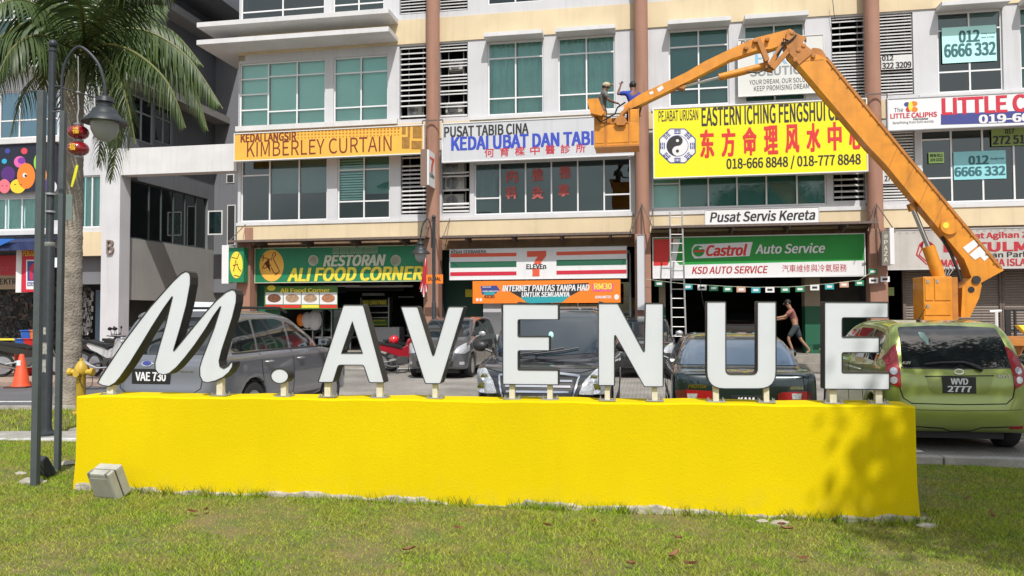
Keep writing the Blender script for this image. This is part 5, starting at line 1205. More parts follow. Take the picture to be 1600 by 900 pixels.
# ---- green hatchback, rear towards us
S_h = dict(L=3.69, W=1.665, H=1.55, r=.285, wheels=(.62, 3.05), spokes=8,
    lower=[(.10, .22), (.0, .34), (-.02, .50), (.03, .64), (.02, .80), (.10, 1.04), (2.75, 1.0), (3.35, .88), (3.62, .68), (3.69, .45), (3.60, .22)],
    cabin=[(.06, .94), (.16, 1.15), (.30, 1.40), (.42, 1.50), (1.0, 1.545), (1.8, 1.53), (2.25, 1.44), (2.95, .98), (2.95, .9)],
    plan=[(-1, -.02), (.50, -.0), (.74, .07), (.83, .30), (.8325, 3.0), (.78, 3.35), (.6, 3.6), (-1, 3.69)],
    cplan=[(-1, .02), (.55, .04), (.72, .14), (.80, .45), (.80, 2.6), (.6, 3.0), (-1, 3.0)],
    seclow=[(-1, .18), (.78, .20), (.82, .40), (.832, .70), (.815, .92), (.76, 1.08), (-1, 1.08)],
    seccab=[(-1, .85), (.79, .90), (.775, 1.05), (.60, 1.50), (.50, 1.60), (-1, 1.60)])
gc = carpaint('green', (.28, .35, .07), .35)
pc = hit(1499, 560, Vector((5.19, 8.92, 0)), Vector((0, 1, 0)))
G = Car(S_h, 'hatchback_car', 'apple green hatchback with its tail to the wall, right of the last letter E', 'car', (pc.x, 8.92, 0), -YAW, gc, h=.04)
g = lambda pts, y=.03: G.px(pts, 'y', y)
rw_ = G.patch('rear_window', m_cglass, g([(1411, 512), (1480, 509), (1566, 513), (1583, 573), (1500, 575), (1407, 573)], .15), 'rear', r=.03)
G.line('window_seal', m_trimb, g([(1409, 574.5), (1500, 576.5), (1585, 574.5)], .05), 'rear', .02, .004)
for nm, P in (('left', [(1406, 538), (1398, 545), (1390, 560), (1387.5, 580), (1393, 600), (1407.5, 606)]), ('right', [(1578, 541), (1588, 549), (1597, 562), (1602, 582), (1598, 601), (1584, 608)])):
    tl = G.patch('tail_lamp', m_tail, g(P, .06), 'rear', off=.012, r=.015, h=.04)
    for zc in (580, 594):
        cx = 1397.5 if nm == 'left' else 1591.5; c_ = g([(cx + 5.2 * math.cos(k * .524), zc + 5.5 * math.sin(k * .524)) for k in range(12)], .06); G.patch('lamp_lens', m_lens, c_, 'rear', off=.016, r=0, h=.03, parent=tl)
G.line('tailgate_gap', m_gap, g([(1406.5, 576), (1406.5, 606), (1412, 622), (1424, 630), (1500, 632), (1572, 631), (1583, 622), (1586, 607), (1585, 576)], .03), 'rear', .012)
rec = G.patch('plate_recess_shade', mat('car_green_recess_shade', (.22, .28, .055), .35, .3, coat=.6), g([(1447, 589), (1553, 588), (1547, 609), (1540, 616), (1462, 616), (1453, 609)], .03), 'rear', off=.004, r=.02)  # recess shade painted as a darker body green on a surface panel
G.line('garnish_edge', m_gap, g([(1446, 588.5), (1500, 588), (1554, 587.5)], .03), 'rear', .012, .006)
(xa, za), (xb, zb) = g([(1474, 614.5), (1526, 589.5)], .0); G.plate('WVD\n2777', (xa + xb) / 2, (za + zb) / 2, xb - xa, zb - za, lines=2, off=.012)
c_ = g([(1500 + 8 * math.cos(k * .524), 581.5 + 4.6 * math.sin(k * .524)) for k in range(12)], .03); em = G.patch('emblem', m_chrome, c_, 'rear', off=.012, r=0, h=.03)
c_ = g([(1500 + 6 * math.cos(k * .524), 581.5 + 3 * math.sin(k * .524)) for k in range(12)], .03); G.patch('emblem_field', mat('car_green'), c_, 'rear', off=.014, r=0, h=.03, parent=em)
(xa, za), (xb, zb) = g([(1559, 591), (1580, 585.5)], .03); p = G.at((xa + xb) / 2, (za + zb) / 2, 'rear'); G.text('MYVI', xa, xb, za, zb, m_chrome, G.root, y=p.y - .008, bold=.04, shear=.3)
(xa, za), (xb, zb) = g([(1411, 569), (1425, 565)], .06); p = G.at((xa + xb) / 2, (za + zb) / 2, 'rear'); G.text('EZi', xa, xb, za, zb, m_chrome, G.root, y=p.y - .012, bold=.04, shear=.3)
pa = [G.at(*q_, 'rear') + Vector((0, -.035, 0)) for q_ in g([(1444, 569), (1470, 566.5), (1505, 566), (1518, 570), (1533, 578)], .08)]
q = MB(); q.tube(pa, [.012, .012, .016, .02, .026], 8); q.build('rear_wiper', m_trimb, G.root)
G.line('bumper_crease', m_gap, g([(1415, 640), (1500, 642), (1600, 641)], .0), 'rear', .006, .002)
G.line('bumper_lip', m_gap, g([(1432, 667), (1475, 670), (1490, 676), (1520, 675), (1535, 669), (1600, 667)], .0), 'rear', .012, .003)
G.patch('reflector', m_tail, g([(1580, 667), (1601, 666), (1601, 671), (1580, 671)], .0), 'rear', off=.01, r=0)
G.patch('side_window', m_cglass, [(.50, 1.03), (.44, 1.22), (.52, 1.38), (.95, 1.42), (.98, 1.04)], 'left', r=.03); G.patch('side_window', m_cglass, [(1.05, 1.04), (1.02, 1.425), (1.62, 1.43), (1.66, 1.04)], 'left', r=.03); G.patch('side_window', m_cglass, [(1.73, 1.04), (1.70, 1.425), (2.1, 1.38), (2.62, 1.05)], 'left', r=.03)
G.patch('side_window', m_cglass, [(.50, 1.03), (.44, 1.22), (.52, 1.38), (.95, 1.42), (.98, 1.04)], 'right', r=.03); G.patch('side_window', m_cglass, [(1.05, 1.04), (1.02, 1.425), (2.1, 1.38), (2.62, 1.05)], 'right', r=.03)
for vw in ('left', 'right'):
    G.line('door_gap', m_gap, [(1.0, 1.0), (1.0, .72), (.95, .45)], vw); G.line('door_gap', m_gap, [(1.69, 1.0), (1.69, .3)], vw); G.line('door_gap', m_gap, [(2.7, 1.0), (2.66, .3)], vw)
G.mirror(-1, 2.45, 1.05, gc); G.mirror(1, 2.45, 1.05, gc)
q = MB(); q.sphere((-.2, .72, 1.535), .03, 8, 6, (1, 1.4, .6)); q.tube([(-.2, .72, 1.54), (-.14, .58, 1.72)], [.006, .003], 5); q.build('aerial', m_trimb, G.root)
G.patch('window_sticker', paint('sticker_mint', (.25, .38, .34)), g([(1441, 520), (1450, 520.5), (1455, 531), (1453, 541), (1449, 535), (1442, 528)], .15), 'rear', off=.010, r=.01, h=.04)

# ---- dark green saloon, rear towards us
S_s = dict(L=4.38, W=1.69, H=1.385, r=.29, wheels=(.85, 3.42), spokes=7,
    lower=[(.12, .22), (.0, .36), (-.02, .55), (.0, .86), (.06, .95), (.45, .985), (.9, .97), (3.1, .96), (4.1, .80), (4.33, .62), (4.38, .42), (4.28, .2)],
    cabin=[(.50, .90), (.62, .97), (1.15, 1.29), (1.42, 1.365), (2.0, 1.385), (2.55, 1.34), (3.28, .95), (3.28, .88)],
    plan=[(-1, -.02), (.6, .0), (.79, .09), (.835, .4), (.845, 3.6), (.78, 4.1), (.6, 4.33), (-1, 4.38)],
    cplan=[(-1, .4), (.66, .5), (.76, .9), (.79, 1.3), (.79, 2.8), (.62, 3.3), (-1, 3.3)],
    seclow=[(-1, .18), (.78, .2), (.83, .42), (.845, .65), (.83, .85), (.78, .99), (-1, .99)],
    seccab=[(-1, .82), (.80, .87), (.775, .97), (.58, 1.345), (.45, 1.42), (-1, 1.42)])
pc = hit(1163, 560, Vector((2.5, 8.75, 0)), Vector((0, 1, 0)))
dc = carpaint('dark_teal', (.008, .022, .024), .3, .22)
D = Car(S_s, 'saloon_car', 'dark green saloon car with red tail lamps behind the letter U', 'car', (pc.x, 8.72, 0), -YAW, dc, h=.04)
g = lambda pts, y=.0: D.px(pts, 'y', y)
D.patch('rear_window', mat('car_glass_blue', (.05, .085, .13), .05, spec=1.0, coat=1.0, nz=(1.5, .4)), [(-.60, 1.285), (.60, 1.285), (.74, 1.0), (-.74, 1.0)], 'rear', r=.05)
for P in ([(1072, 609), (1112.5, 611), (1113, 625), (1073, 625)], [(1215, 616), (1222, 613), (1262, 612), (1262, 629), (1216, 629)]):
    tl = D.patch('tail_lamp', m_tail, g(P), 'rear', off=.01, r=.01)
    xs = [p_[0] for p_ in P]; x0 = min(xs) + (2 if P[0][0] < 1100 else 22); D.patch('indicator_lens', m_lens, g([(x0, 615), (x0 + 16, 615), (x0 + 14, 624), (x0 + 1, 624)]), 'rear', off=.014, r=.005, parent=tl)
for P in ([(1056, 611), (1071, 609), (1072, 624), (1058, 624)], [(1263, 612), (1271, 615), (1272, 629), (1263, 629)]): D.patch('side_lamp', mat('lamp_smoke', (.10, .015, .015), .15, coat=1), g(P), 'rear', off=.008, r=.01)
D.line('boot_gap', m_gap, [(-.62, .94), (-.64, .80), (-.66, .62), (-.6, .58), (.6, .58), (.66, .62), (.64, .80), (.62, .94)], 'rear', .01)
D.line('boot_lip', mat('car_dark_teal'), [(-.66, .935), (0, .95), (.66, .935)], 'rear', .03, .012)
(xa, za), (xb, zb) = g([(1075, 606.5), (1104, 601)]); D.text('PROTON', xa, xb, za, zb, m_chrome, D.root, y=D.at((xa + xb) / 2, za, 'rear').y - .008, bold=.03, shear=.3)
(xa, za), (xb, zb) = g([(1235, 609), (1255, 604)]); D.text('WIRA', xa, xb, za, zb, m_chrome, D.root, y=D.at((xa + xb) / 2, za, 'rear').y - .008, bold=.03, shear=.3)
(xa, za), (xb, zb) = g([(1138, 632), (1194, 616)]); D.plate('KAM\n8192', (xa + xb) / 2, (za + zb) / 2 - .06, .34, .20, off=.012, lines=2)
(xa, za), (xb, zb) = g([(1155, 627.5), (1177, 619.5)])
for sx, vw in ((-1, 'left'), (1, 'right')):
    D.patch('side_window', m_cglass, [(.82, 1.0), (1.25, 1.27), (1.62, 1.30), (1.66, 1.0)], vw, r=.02); D.patch('side_window', m_cglass, [(1.74, 1.0), (1.70, 1.30), (2.4, 1.27), (2.95, 1.0)], vw, r=.02)
    D.line('door_gap', m_gap, [(1.70, .96), (1.70, .3)], vw); D.line('door_gap', m_gap, [(2.98, .95), (2.9, .3)], vw); D.mirror(sx, 2.75, 1.02, dc)
    D.line('rub_strip', m_trimb, [(1.2, .55), (3.0, .55)], vw, .05, .012)
D.patch('bumper', m_trimb, [(-.8, .52), (.8, .52), (.8, .30), (-.8, .30)], 'rear', off=.03, r=.05)

# ---- silver grey SUV at left, rear three quarter
S_v = dict(L=4.55, W=1.80, H=1.72, r=.34, wheels=(.92, 3.55), spokes=10,
    lower=[(.14, .30), (.02, .42), (-.02, .58), (.03, .72), (.05, 1.0), (.12, 1.10), (3.3, 1.08), (4.25, .96), (4.48, .78), (4.55, .5), (4.4, .28)],
    cabin=[(.10, 1.0), (.20, 1.25), (.42, 1.60), (.62, 1.67), (1.1, 1.70), (1.75, 1.69), (2.30, 1.60), (3.32, 1.08), (3.32, .98)],
    plan=[(-1, -.02), (.6, .0), (.83, .10), (.90, .4), (.90, 3.7), (.84, 4.2), (.6, 4.5), (-1, 4.55)],
    cplan=[(-1, .04), (.6, .08), (.76, .18), (.84, .5), (.84, 2.9), (.66, 3.45), (-1, 3.45)],
    seclow=[(-1, .24), (.82, .27), (.89, .5), (.90, .78), (.88, 1.0), (.83, 1.13), (-1, 1.13)],
    seccab=[(-1, .92), (.85, .97), (.825, 1.10), (.68, 1.62), (.55, 1.74), (-1, 1.74)])
sc_ = carpaint('silver_grey', (.21, .22, .245), .55, .3)
Vv = Car(S_v, 'suv_car', 'silver grey estate SUV seen from the rear corner behind the script M', 'car', (-4.70, 10.25, 0), -YAW - R(1), sc_, h=.045)
g = lambda pts, y=.05: Vv.px(pts, 'y', y)
Vv.patch('rear_window', m_cglass, [(-.60, 1.56), (.60, 1.56), (.72, 1.14), (.66, 1.10), (-.66, 1.10), (-.72, 1.14)], 'rear', r=.05)
for sx in (-1, 1):
    tl = Vv.patch('tail_lamp', m_tail, [(sx * .79, 1.06), (sx * .68, 1.03), (sx * .66, .93), (sx * .70, .88), (sx * .79, .86)], 'rear', off=.012, r=.02); Vv.patch('lamp_lens', m_lens, [(sx * .77, 1.0), (sx * .70, .98), (sx * .70, .93), (sx * .77, .92)], 'rear', off=.016, r=.005, parent=tl)
Vv.line('tailgate_gap', m_gap, [(-.70, 1.1), (-.62, .86), (-.60, .66), (-.5, .60), (.5, .60), (.60, .66), (.62, .86), (.70, 1.1)], 'rear', .012)
(xa, za), (xb, zb) = g([(204, 600), (264, 577)], .0); Vv.plate('VAE 730', (xa + xb) / 2, (za + zb) / 2, xb - xa, zb - za, off=.015)
c_ = g([(230 + 8.5 * math.cos(k * .524), 568 + 4.6 * math.sin(k * .524)) for k in range(12)]); em = Vv.patch('emblem', m_chrome, c_, 'rear', off=.010, r=0, h=.03)
c_ = g([(230 + 7 * math.cos(k * .524), 568 + 3.4 * math.sin(k * .524)) for k in range(12)]); Vv.patch('emblem_field', P_navy, c_, 'rear', off=.013, r=0, h=.03, parent=em)
(xa, za), (xb, zb) = g([(281, 581.5), (303, 579.5)]); Vv.text('SYMMETRICAL AWD', xa, xb, za, zb, m_chrome, Vv.root, y=Vv.at((xa + xb) / 2, za, 'rear').y - .008, bold=.03)
Vv.patch('rear_bumper', mat('grey_trim', (.07, .07, .075), .6), [(-.82, .48), (.82, .48), (.78, .34), (-.78, .34)], 'rear', off=.02, r=.04)
for sx, vw in ((1, 'right'), (-1, 'left')):
    Vv.patch('side_window', m_cglass, [(.42, 1.16), (.55, 1.42), (.70, 1.52), (1.02, 1.56), (1.06, 1.13), (.5, 1.12)], vw, r=.03)
    Vv.patch('side_window', m_cglass, [(1.12, 1.13), (1.09, 1.565), (1.75, 1.57), (1.99, 1.53), (2.04, 1.12)], vw, r=.03)
    Vv.patch('side_window', m_cglass, [(2.12, 1.12), (2.07, 1.53), (2.36, 1.45), (2.98, 1.12)], vw, r=.03)
    Vv.line('window_surround', m_trimb, [(.42, 1.10), (1.6, 1.105), (3.2, 1.10)], vw, .02, .006)
    for P in ([(1.10, 1.08), (1.13, .8), (1.22, .5)], [(2.08, 1.09), (2.10, .7), (2.08, .34)], [(3.14, 1.09), (3.2, .8), (3.15, .34)]): Vv.line('door_gap', m_gap, P, vw, .012)
    for yy_ in (1.3, 2.3):
        p = Vv.at(yy_, .95, vw); q = MB(); q.tube([(p.x, yy_ - .09, .95), (p.x + sx * .035, yy_ - .07, .95), (p.x + sx * .035, yy_ + .07, .95), (p.x, yy_ + .09, .95)], .012, 6); q.build('door_handle', m_chrome, Vv.root)
    Vv.line('sill_trim', mat('grey_trim'), [(1.35, .34), (3.1, .34)], vw, .09, .008)
    Vv.mirror(sx, 2.95, 1.16, m_trimb)
    q = MB(); q.tube([(sx * .60, .8, 1.685), (sx * .61, .95, 1.735), (sx * .61, 2.1, 1.745), (sx * .60, 2.35, 1.67)], .02, 8); q.build('roof_rail', m_trimb, Vv.root)
Vv.patch('tailgate_spoiler', sc_, [(-.62, 1.63), (.62, 1.63), (.62, 1.57), (-.62, 1.57)], 'rear', off=.05, r=.02)
pa = [Vv.at(a, b, 'rear') + Vector((0, -.03, 0)) for a, b in ((0, 1.09), (.15, 1.12), (.42, 1.15))]; q = MB(); q.tube(pa, .012, 6); q.build('rear_wiper', m_trimb, Vv.root)

# ---- front facing cars
def front_kit(C, dash=True, wz=(1.02, 1.5), hl=None, grille=None, plate=None, wide=.62, screen_m=None):
    C.patch('windscreen', screen_m or m_cglass, [(-wide * .86, wz[1]), (wide * .86, wz[1]), (wide * 1.08, wz[0]), (0, wz[0] - .03), (-wide * 1.08, wz[0])], 'front', r=.04)
S_m = dict(L=4.60, W=1.78, H=1.77, r=.33, wheels=(1.0, 3.72), spokes=6,
    lower=[(.1, .3), (0, .5), (.02, 1.0), (.1, 1.12), (3.4, 1.08), (4.2, .96), (4.45, .82), (4.58, .62), (4.60, .42), (4.5, .25)],
    cabin=[(.05, 1.0), (.15, 1.5), (.35, 1.72), (1.2, 1.77), (2.2, 1.75), (2.75, 1.66), (3.72, 1.06), (3.72, .98)],
    plan=[(-1, 0), (.7, 0), (.86, .15), (.89, .5), (.89, 3.8), (.83, 4.2), (.62, 4.52), (-1, 4.6)],
    cplan=[(-1, .02), (.6, .04), (.82, .2), (.84, .5), (.84, 2.9), (.70, 3.6), (.5, 3.75), (-1, 3.75)],
    seclow=[(-1, .2), (.82, .23), (.88, .5), (.89, .78), (.86, 1.0), (.80, 1.12), (-1, 1.12)],
    seccab=[(-1, .92), (.84, .97), (.82, 1.10), (.68, 1.68), (.55, 1.78), (-1, 1.78)])
mc_ = carpaint('black', (.012, .012, .013), .2, .18)
pf = Vector((.29, 9.30, 0)); Mv = Car(S_m, 'people_carrier', 'glossy black people carrier facing the camera behind the first letter E', 'car', pf + EV * 4.6, -YAW + math.pi, mc_, h=.045)
g = lambda pts, y=4.5: Mv.px(pts, 'y', y)
Mv.patch('windscreen', mat('screen_glass', (.012, .02, .026), .03, spec=.7, coat=.5), [(-.60, 1.64), (.60, 1.64), (.76, 1.12), (0, 1.07), (-.76, 1.12)], 'front', r=.05)
for sx in (-1, 1):
    hl = Mv.patch('headlight', m_lens, [(sx * .50, .66), (sx * .56, .80), (sx * .70, .94), (sx * .80, .93), (sx * .83, .78), (sx * .80, .64)], 'front', off=.012, r=.02)
    for (cx, cz, rr_) in ((.70, .72, .065), (.68, .85, .045)):
        p = Mv.at(sx * cx, cz, 'front')
        if p: q = MB(); q.lathe([(rr_, .03), (rr_, .045), (rr_ * .8, .04), (.0, .025)], 16, (p.x, p.y - .0, p.z), 'y'); q.build('lamp_bowl', m_chrome, hl)
    Mv.patch('side_window', m_cglass, [(.25, 1.14), (.3, 1.6), (1.2, 1.65), (1.22, 1.12)], 'left' if sx < 0 else 'right', r=.04); Mv.patch('side_window', m_cglass, [(1.3, 1.12), (1.28, 1.65), (2.25, 1.64), (2.3, 1.11)], 'left' if sx < 0 else 'right', r=.04); Mv.patch('side_window', m_cglass, [(2.38, 1.11), (2.33, 1.64), (2.65, 1.58), (3.35, 1.12)], 'left' if sx < 0 else 'right', r=.04)
    Mv.mirror(sx, 3.2, 1.16, m_trimb, .14)
    q = MB(); q.tube([(sx * .62, .8, 1.75), (sx * .62, 1.0, 1.80), (sx * .62, 2.2, 1.80), (sx * .61, 2.4, 1.73)], .02, 8); q.build('roof_rail', m_trimb, Mv.root)
Mv.patch('grille', m_trimb, [(-.46, .84), (.46, .84), (.40, .60), (-.40, .60)], 'front', off=.012, r=.03)
for zc, hw in ((.80, .42), (.74, .40), (.68, .385), (.62, .36)): Mv.line('grille_bar', m_chrome, [(-hw, zc), (0, zc), (hw, zc)], 'front', .022, .022)
Mv.line('chrome_sweep', m_chrome, [(-.50, .86), (-.25, .885), (0, .89), (.25, .885), (.50, .86)], 'front', .025, .016); 
for sx in (-1, 1): Mv.line('chrome_sweep', m_chrome, [(sx * .50, .86), (sx * .46, .72), (sx * .42, .58), (sx * .62, .56)], 'front', .02, .016)
Mv.line('bonnet_gap', m_gap, [(-.72, .95), (-.5, .90), (0, .91), (.5, .90), (.72, .95)], 'front', .008)
Mv.patch('lower_intake', m_trimb, [(-.6, .48), (.6, .48), (.55, .32), (-.55, .32)], 'front', off=.008, r=.03)
for sx in (-1, 1):
    pa = [Mv.at(a, b, 'front') + Vector((0, .03, .01)) for a, b in ((sx * .1 + .25, 1.09), (sx * .1 - .1, 1.13), (sx * .1 - .32, 1.17))]; q = MB(); q.tube(pa, .009, 5); q.build('wiper', m_trimb, Mv.root)
p = Mv.at(.52, 1.18, 'front'); q = MB(); q.box(p.x - .06, p.x + .06, p.y + .01, p.y + .02, p.z - .03, p.z + .04); q.build('road_tax_disc', P_gold, Mv.root)
p = Mv.at(-.02, 1.32, 'front'); q = MB(); q.sphere((-.02, p.y + .02, 1.34), .035, 8, 6, (1, .3, 1.4)); q.build('hanging_charm', P_mint, Mv.root)

S_l = dict(L=4.3, W=1.69, H=1.59, r=.31, wheels=(.8, 3.45), spokes=8,
    lower=[(.1, .26), (0, .45), (.02, .95), (.1, 1.05), (3.2, 1.02), (3.95, .88), (4.2, .72), (4.3, .5), (4.2, .24)],
    cabin=[(.05, .95), (.2, 1.35), (.45, 1.55), (1.2, 1.6), (2.2, 1.57), (2.6, 1.48), (3.5, 1.0), (3.5, .92)],
    plan=[(-1, 0), (.65, 0), (.82, .15), (.845, .5), (.845, 3.6), (.76, 4.0), (.55, 4.24), (-1, 4.3)],
    cplan=[(-1, .02), (.6, .04), (.77, .2), (.79, .5), (.79, 2.8), (.6, 3.5), (-1, 3.5)],
    seclow=[(-1, .18), (.78, .2), (.835, .45), (.845, .75), (.82, .95), (.77, 1.06), (-1, 1.06)],
    seccab=[(-1, .88), (.79, .92), (.77, 1.05), (.62, 1.52), (.5, 1.62), (-1, 1.62)])
def parked_front(px, Y, nm, label, cm, S=S_l, tall=0, tilt=0):
    pf = Vector(((px - 800) / 1200 * Y, Y, 0)); yawc = -YAW + math.pi + R(tilt); fwd = Vector((-math.sin(yawc), math.cos(yawc), 0)); C = Car(S, nm, label, 'car', pf - fwd * S['L'], yawc, cm, h=.05)
    C.patch('windscreen', mat('screen_glass'), [(-.54, 1.46), (.54, 1.46), (.68, 1.06), (0, 1.02), (-.68, 1.06)], 'front', r=.05)
    for sx, vw in ((-1, 'left'), (1, 'right')):
        C.patch('headlight', m_lens, [(sx * .50, .66), (sx * .54, .78), (sx * .72, .90), (sx * .80, .86), (sx * .80, .70), (sx * .72, .64)], 'front', off=.012, r=.02)
        C.patch('side_window', m_cglass, [(.35, 1.08), (.5, 1.42), (1.1, 1.48), (1.14, 1.07)], vw, r=.03); C.patch('side_window', m_cglass, [(1.22, 1.07), (1.18, 1.49), (1.98, 1.49), (2.04, 1.07)], vw, r=.03); C.patch('side_window', m_cglass, [(2.12, 1.07), (2.06, 1.49), (2.45, 1.43), (3.05, 1.07)], vw, r=.03)
        C.line('door_gap', m_gap, [(1.18, 1.02), (1.22, .5)], vw); C.line('door_gap', m_gap, [(2.08, 1.02), (2.08, .32)], vw); C.line('door_gap', m_gap, [(3.12, 1.0), (3.12, .32)], vw)
        C.mirror(sx, 2.95, 1.1, mat('alloy'))
        C.patch('fog_lamp', m_lens, [(sx * .62, .44), (sx * .72, .44), (sx * .72, .36), (sx * .62, .36)], 'front', off=.008, r=.02)
    C.patch('grille', m_trimb, [(-.40, .76), (.40, .76), (.34, .64), (-.34, .64)], 'front', off=.01, r=.02); C.line('grille_bar', m_chrome, [(-.38, .70), (0, .70), (.38, .70)], 'front', .03, .02)
    C.patch('lower_intake', m_trimb, [(-.5, .46), (.5, .46), (.45, .32), (-.45, .32)], 'front', off=.008, r=.03)
    C.plate('WQR 4418', 0, .53, .5, .12, 'front', off=.02)
    return C
Li = parked_front(678, 19.4, 'parked_car', 'grey compact people carrier parked nose-out beyond the letter V', carpaint('pewter', (.12, .125, .13), .5, .3))
Li2 = parked_front(1004, 19.3, 'parked_car', 'dark car parked nose-out, mostly hidden behind the letter N', carpaint('graphite', (.03, .032, .034), .3, .25))
# car inside the garage
u, _ = fp(1150, 500, 3.0); Gc = Car(S_s, 'garage_car', 'dark car with a red tail lamp standing inside the garage', 'car', FM @ Vector((u, 1.9, .42)), -YAW, carpaint('maroon', (.03, .012, .012), .2, .25), h=.06)
for sx in (-1, 1): Gc.patch('tail_lamp', m_tail, [(sx * .45, .86), (sx * .80, .86), (sx * .80, .72), (sx * .45, .72)], 'rear', off=.01, r=.01)
Gc.patch('rear_window', m_cglass, [(-.58, 1.28), (.58, 1.28), (.72, 1.0), (-.72, 1.0)], 'rear', r=.05); Gc.plate('WHT 305', 0, .6, .5, .12, off=.015)
# green car hidden beyond Livina? (row end at the far right edge)
Rc = Car(S_h, 'parked_car', 'dark small car cut by the right edge beside the green hatchback', 'car', Vector((pc.x + 0, 0, 0)) * 0 + Vector((7.75, 8.55, 0)), -YAW, carpaint('ink', (.012, .014, .02), .2, .2), h=.05)
Rc.patch('rear_window', m_cglass, [(-.56, 1.44), (.56, 1.44), (.66, 1.08), (-.66, 1.08)], 'rear', r=.04)
for sx in (-1, 1): Rc.patch('tail_lamp', m_tail, [(sx * .68, 1.2), (sx * .80, 1.1), (sx * .80, .8), (sx * .68, .82)], 'rear', off=.01, r=.01)
for vw in ('left', 'right'): Rc.patch('side_window', m_cglass, [(.5, 1.04), (.52, 1.38), (1.6, 1.43), (1.64, 1.04)], vw, r=.04)

# ---- motorcycles
def motorcycle(label, loc, rz, bodym, seatm=None, group='motorcycles parked in front of the shops'):
    t = thing('motorcycle', label, 'motorcycle', loc, rz, group); tyre = mat('tyre', (.022, .022, .022), .85)
    for wy in (0.0, 1.25):
        q = MB(); q.lathe([(.23, -.035), (.275, -.04), (.295, 0), (.275, .04), (.23, .035), (.23, -.035)], 22, (0, wy, .295), 'x'); w_ = q.build('wheel', tyre, t)
        q = MB(); q.lathe([(.235, -.02), (.22, -.02), (.22, .02), (.235, .02)], 22, (0, wy, .295), 'x')
        for k in range(8): a = k * math.pi / 4; q.tube([(0, wy, .295), (0, wy + .225 * math.cos(a), .295 + .225 * math.sin(a))], .008, 4)
        q.lathe([(.05, -.05), (.05, .05)], 10, (0, wy, .295), 'x'); q.build('rim', mat('alloy'), w_)
    q = MB(); q.prism(roundpoly([(.18, .62), (.55, .48), (.75, .42), (1.0, .55), (1.05, .80), (.98, .98), (.86, .95), (.80, .74), (.58, .66), (.30, .76), (-.12, .86), (-.22, .80), (-.05, .68)], .05), -.09, .09, ax='x'); q.build('fairing', bodym, t, bevel=.025)
    q = MB(); q.prism(roundpoly([(-.22, .86), (.0, .83), (.35, .76), (.62, .70), (.66, .76), (.5, .82), (.1, .86), (-.2, .93)], .03), -.12, .12, ax='x'); q.build('seat', seatm or m_blk, t, bevel=.02)
    q = MB(); q.box(-.12, .12, .45, .78, .26, .48); q.lathe([(.09, -.15), (.09, .15)], 12, (0, .55, .36), 'x'); q.tube([(0, .45, .4), (0, 0, .3)], .03, 6); q.tube([(.09, 0, .3), (.09, .45, .38)], .025, 6); q.build('engine', mat('engine_grey', (.12, .12, .12), .5, .6), t)
    q = MB(); q.tube([(.12, .7, .25), (.15, .3, .22), (.17, -.1, .34), (.17, -.25, .40)], [.025, .03, .05, .045], 8); q.build('exhaust', m_chrome, t)
    for sx in (-.07, .07):
        q = MB(); q.tube([(sx, 1.25, .295), (sx, .98, .98)], .022, 6); q.build('fork', m_chrome, t)
    q = MB(); q.prism(roundpoly([(1.0, .58), (1.25, .62), (1.5, .5), (1.53, .53), (1.27, .66), (1.0, .64)], .01), -.05, .05, ax='x'); q.build('mudguard', bodym, t)
    q = MB(); q.tube([(-.34, .86, 1.04), (-.2, .95, 1.02), (.2, .95, 1.02), (.34, .86, 1.04)], .014, 6); q.build('handlebar', m_blk, t)
    for sx in (-1, 1): q = MB(); q.tube([(sx * .25, .92, 1.02), (sx * .28, .93, 1.18)], .007, 5); q.sphere((sx * .30, .92, 1.21), .055, 8, 6, (1.2, .35, .8)); q.build('mirror', m_blk, t)
    q = MB(); q.sphere((0, 1.03, .88), .09, 10, 8, (1.1, .7, .9)); q.build('headlamp', m_lens, t)
    q = MB(); q.box(-.05, .05, -.27, -.23, .72, .80); q.build('tail_light', m_tail, t)
    q = MB(); q.tube([(.05, .5, .25), (.2, .45, .0)], .012, 5); q.build('kickstand', m_chrome, t)
    return t
def pix(px, Y): return Vector(((px - 800) / 1200 * Y, Y, 0))
mk = motorcycle('black and red motorcycle with helmet on its seat, between the A and V', pix(593, 21.2), R(-62), mat('bike_red', (.30, .01, .02), .3, coat=1))
motorcycle('dark motorcycle standing behind the red one beside the restaurant', pix(612, 22.2), R(-55), mat('bike_black', (.02, .02, .02), .3, coat=1))
hp = mk.matrix_basis @ Vector((0, .42, .93)); t = thing('helmet', 'shiny red crash helmet resting on the red motorcycle', 'helmet', hp, R(-62)); q = MB(); q.sphere((0, 0, 0), .135, 14, 10, (.95, 1.1, 1)); q.build('shell', mat('helmet_red', (.55, .01, .02), .15, coat=1), t); q = MB(); q.box(-.11, .11, .09, .15, -.05, .03); q.build('visor', m_cglass, t)
zp = .1
for i, (px, Y, rz, m_, lb) in enumerate(((150, 19.6, -115, mat('bike_white', (.6, .6, .6), .3, coat=1), 'white and black motorcycle nearest the palm trunk'), (176, 20.8, -100, mat('bike_black'), 'black motorcycle in front of the white column'), (186, 19.9, -140, mat('bike_lime', (.35, .40, .03), .35, coat=1), 'black motorcycle with lime yellow panels beside the SUV'), (128, 21.0, -80, mat('bike_black'), 'dark motorcycle half hidden behind the palm trunk'), (4, 19.4, -60, mat('bike_black'), 'motorcycle with a silver mirror at the left edge of the photo'))):
    p = pix(px, Y); p.z = .1; motorcycle(lb, p, R(rz), m_)

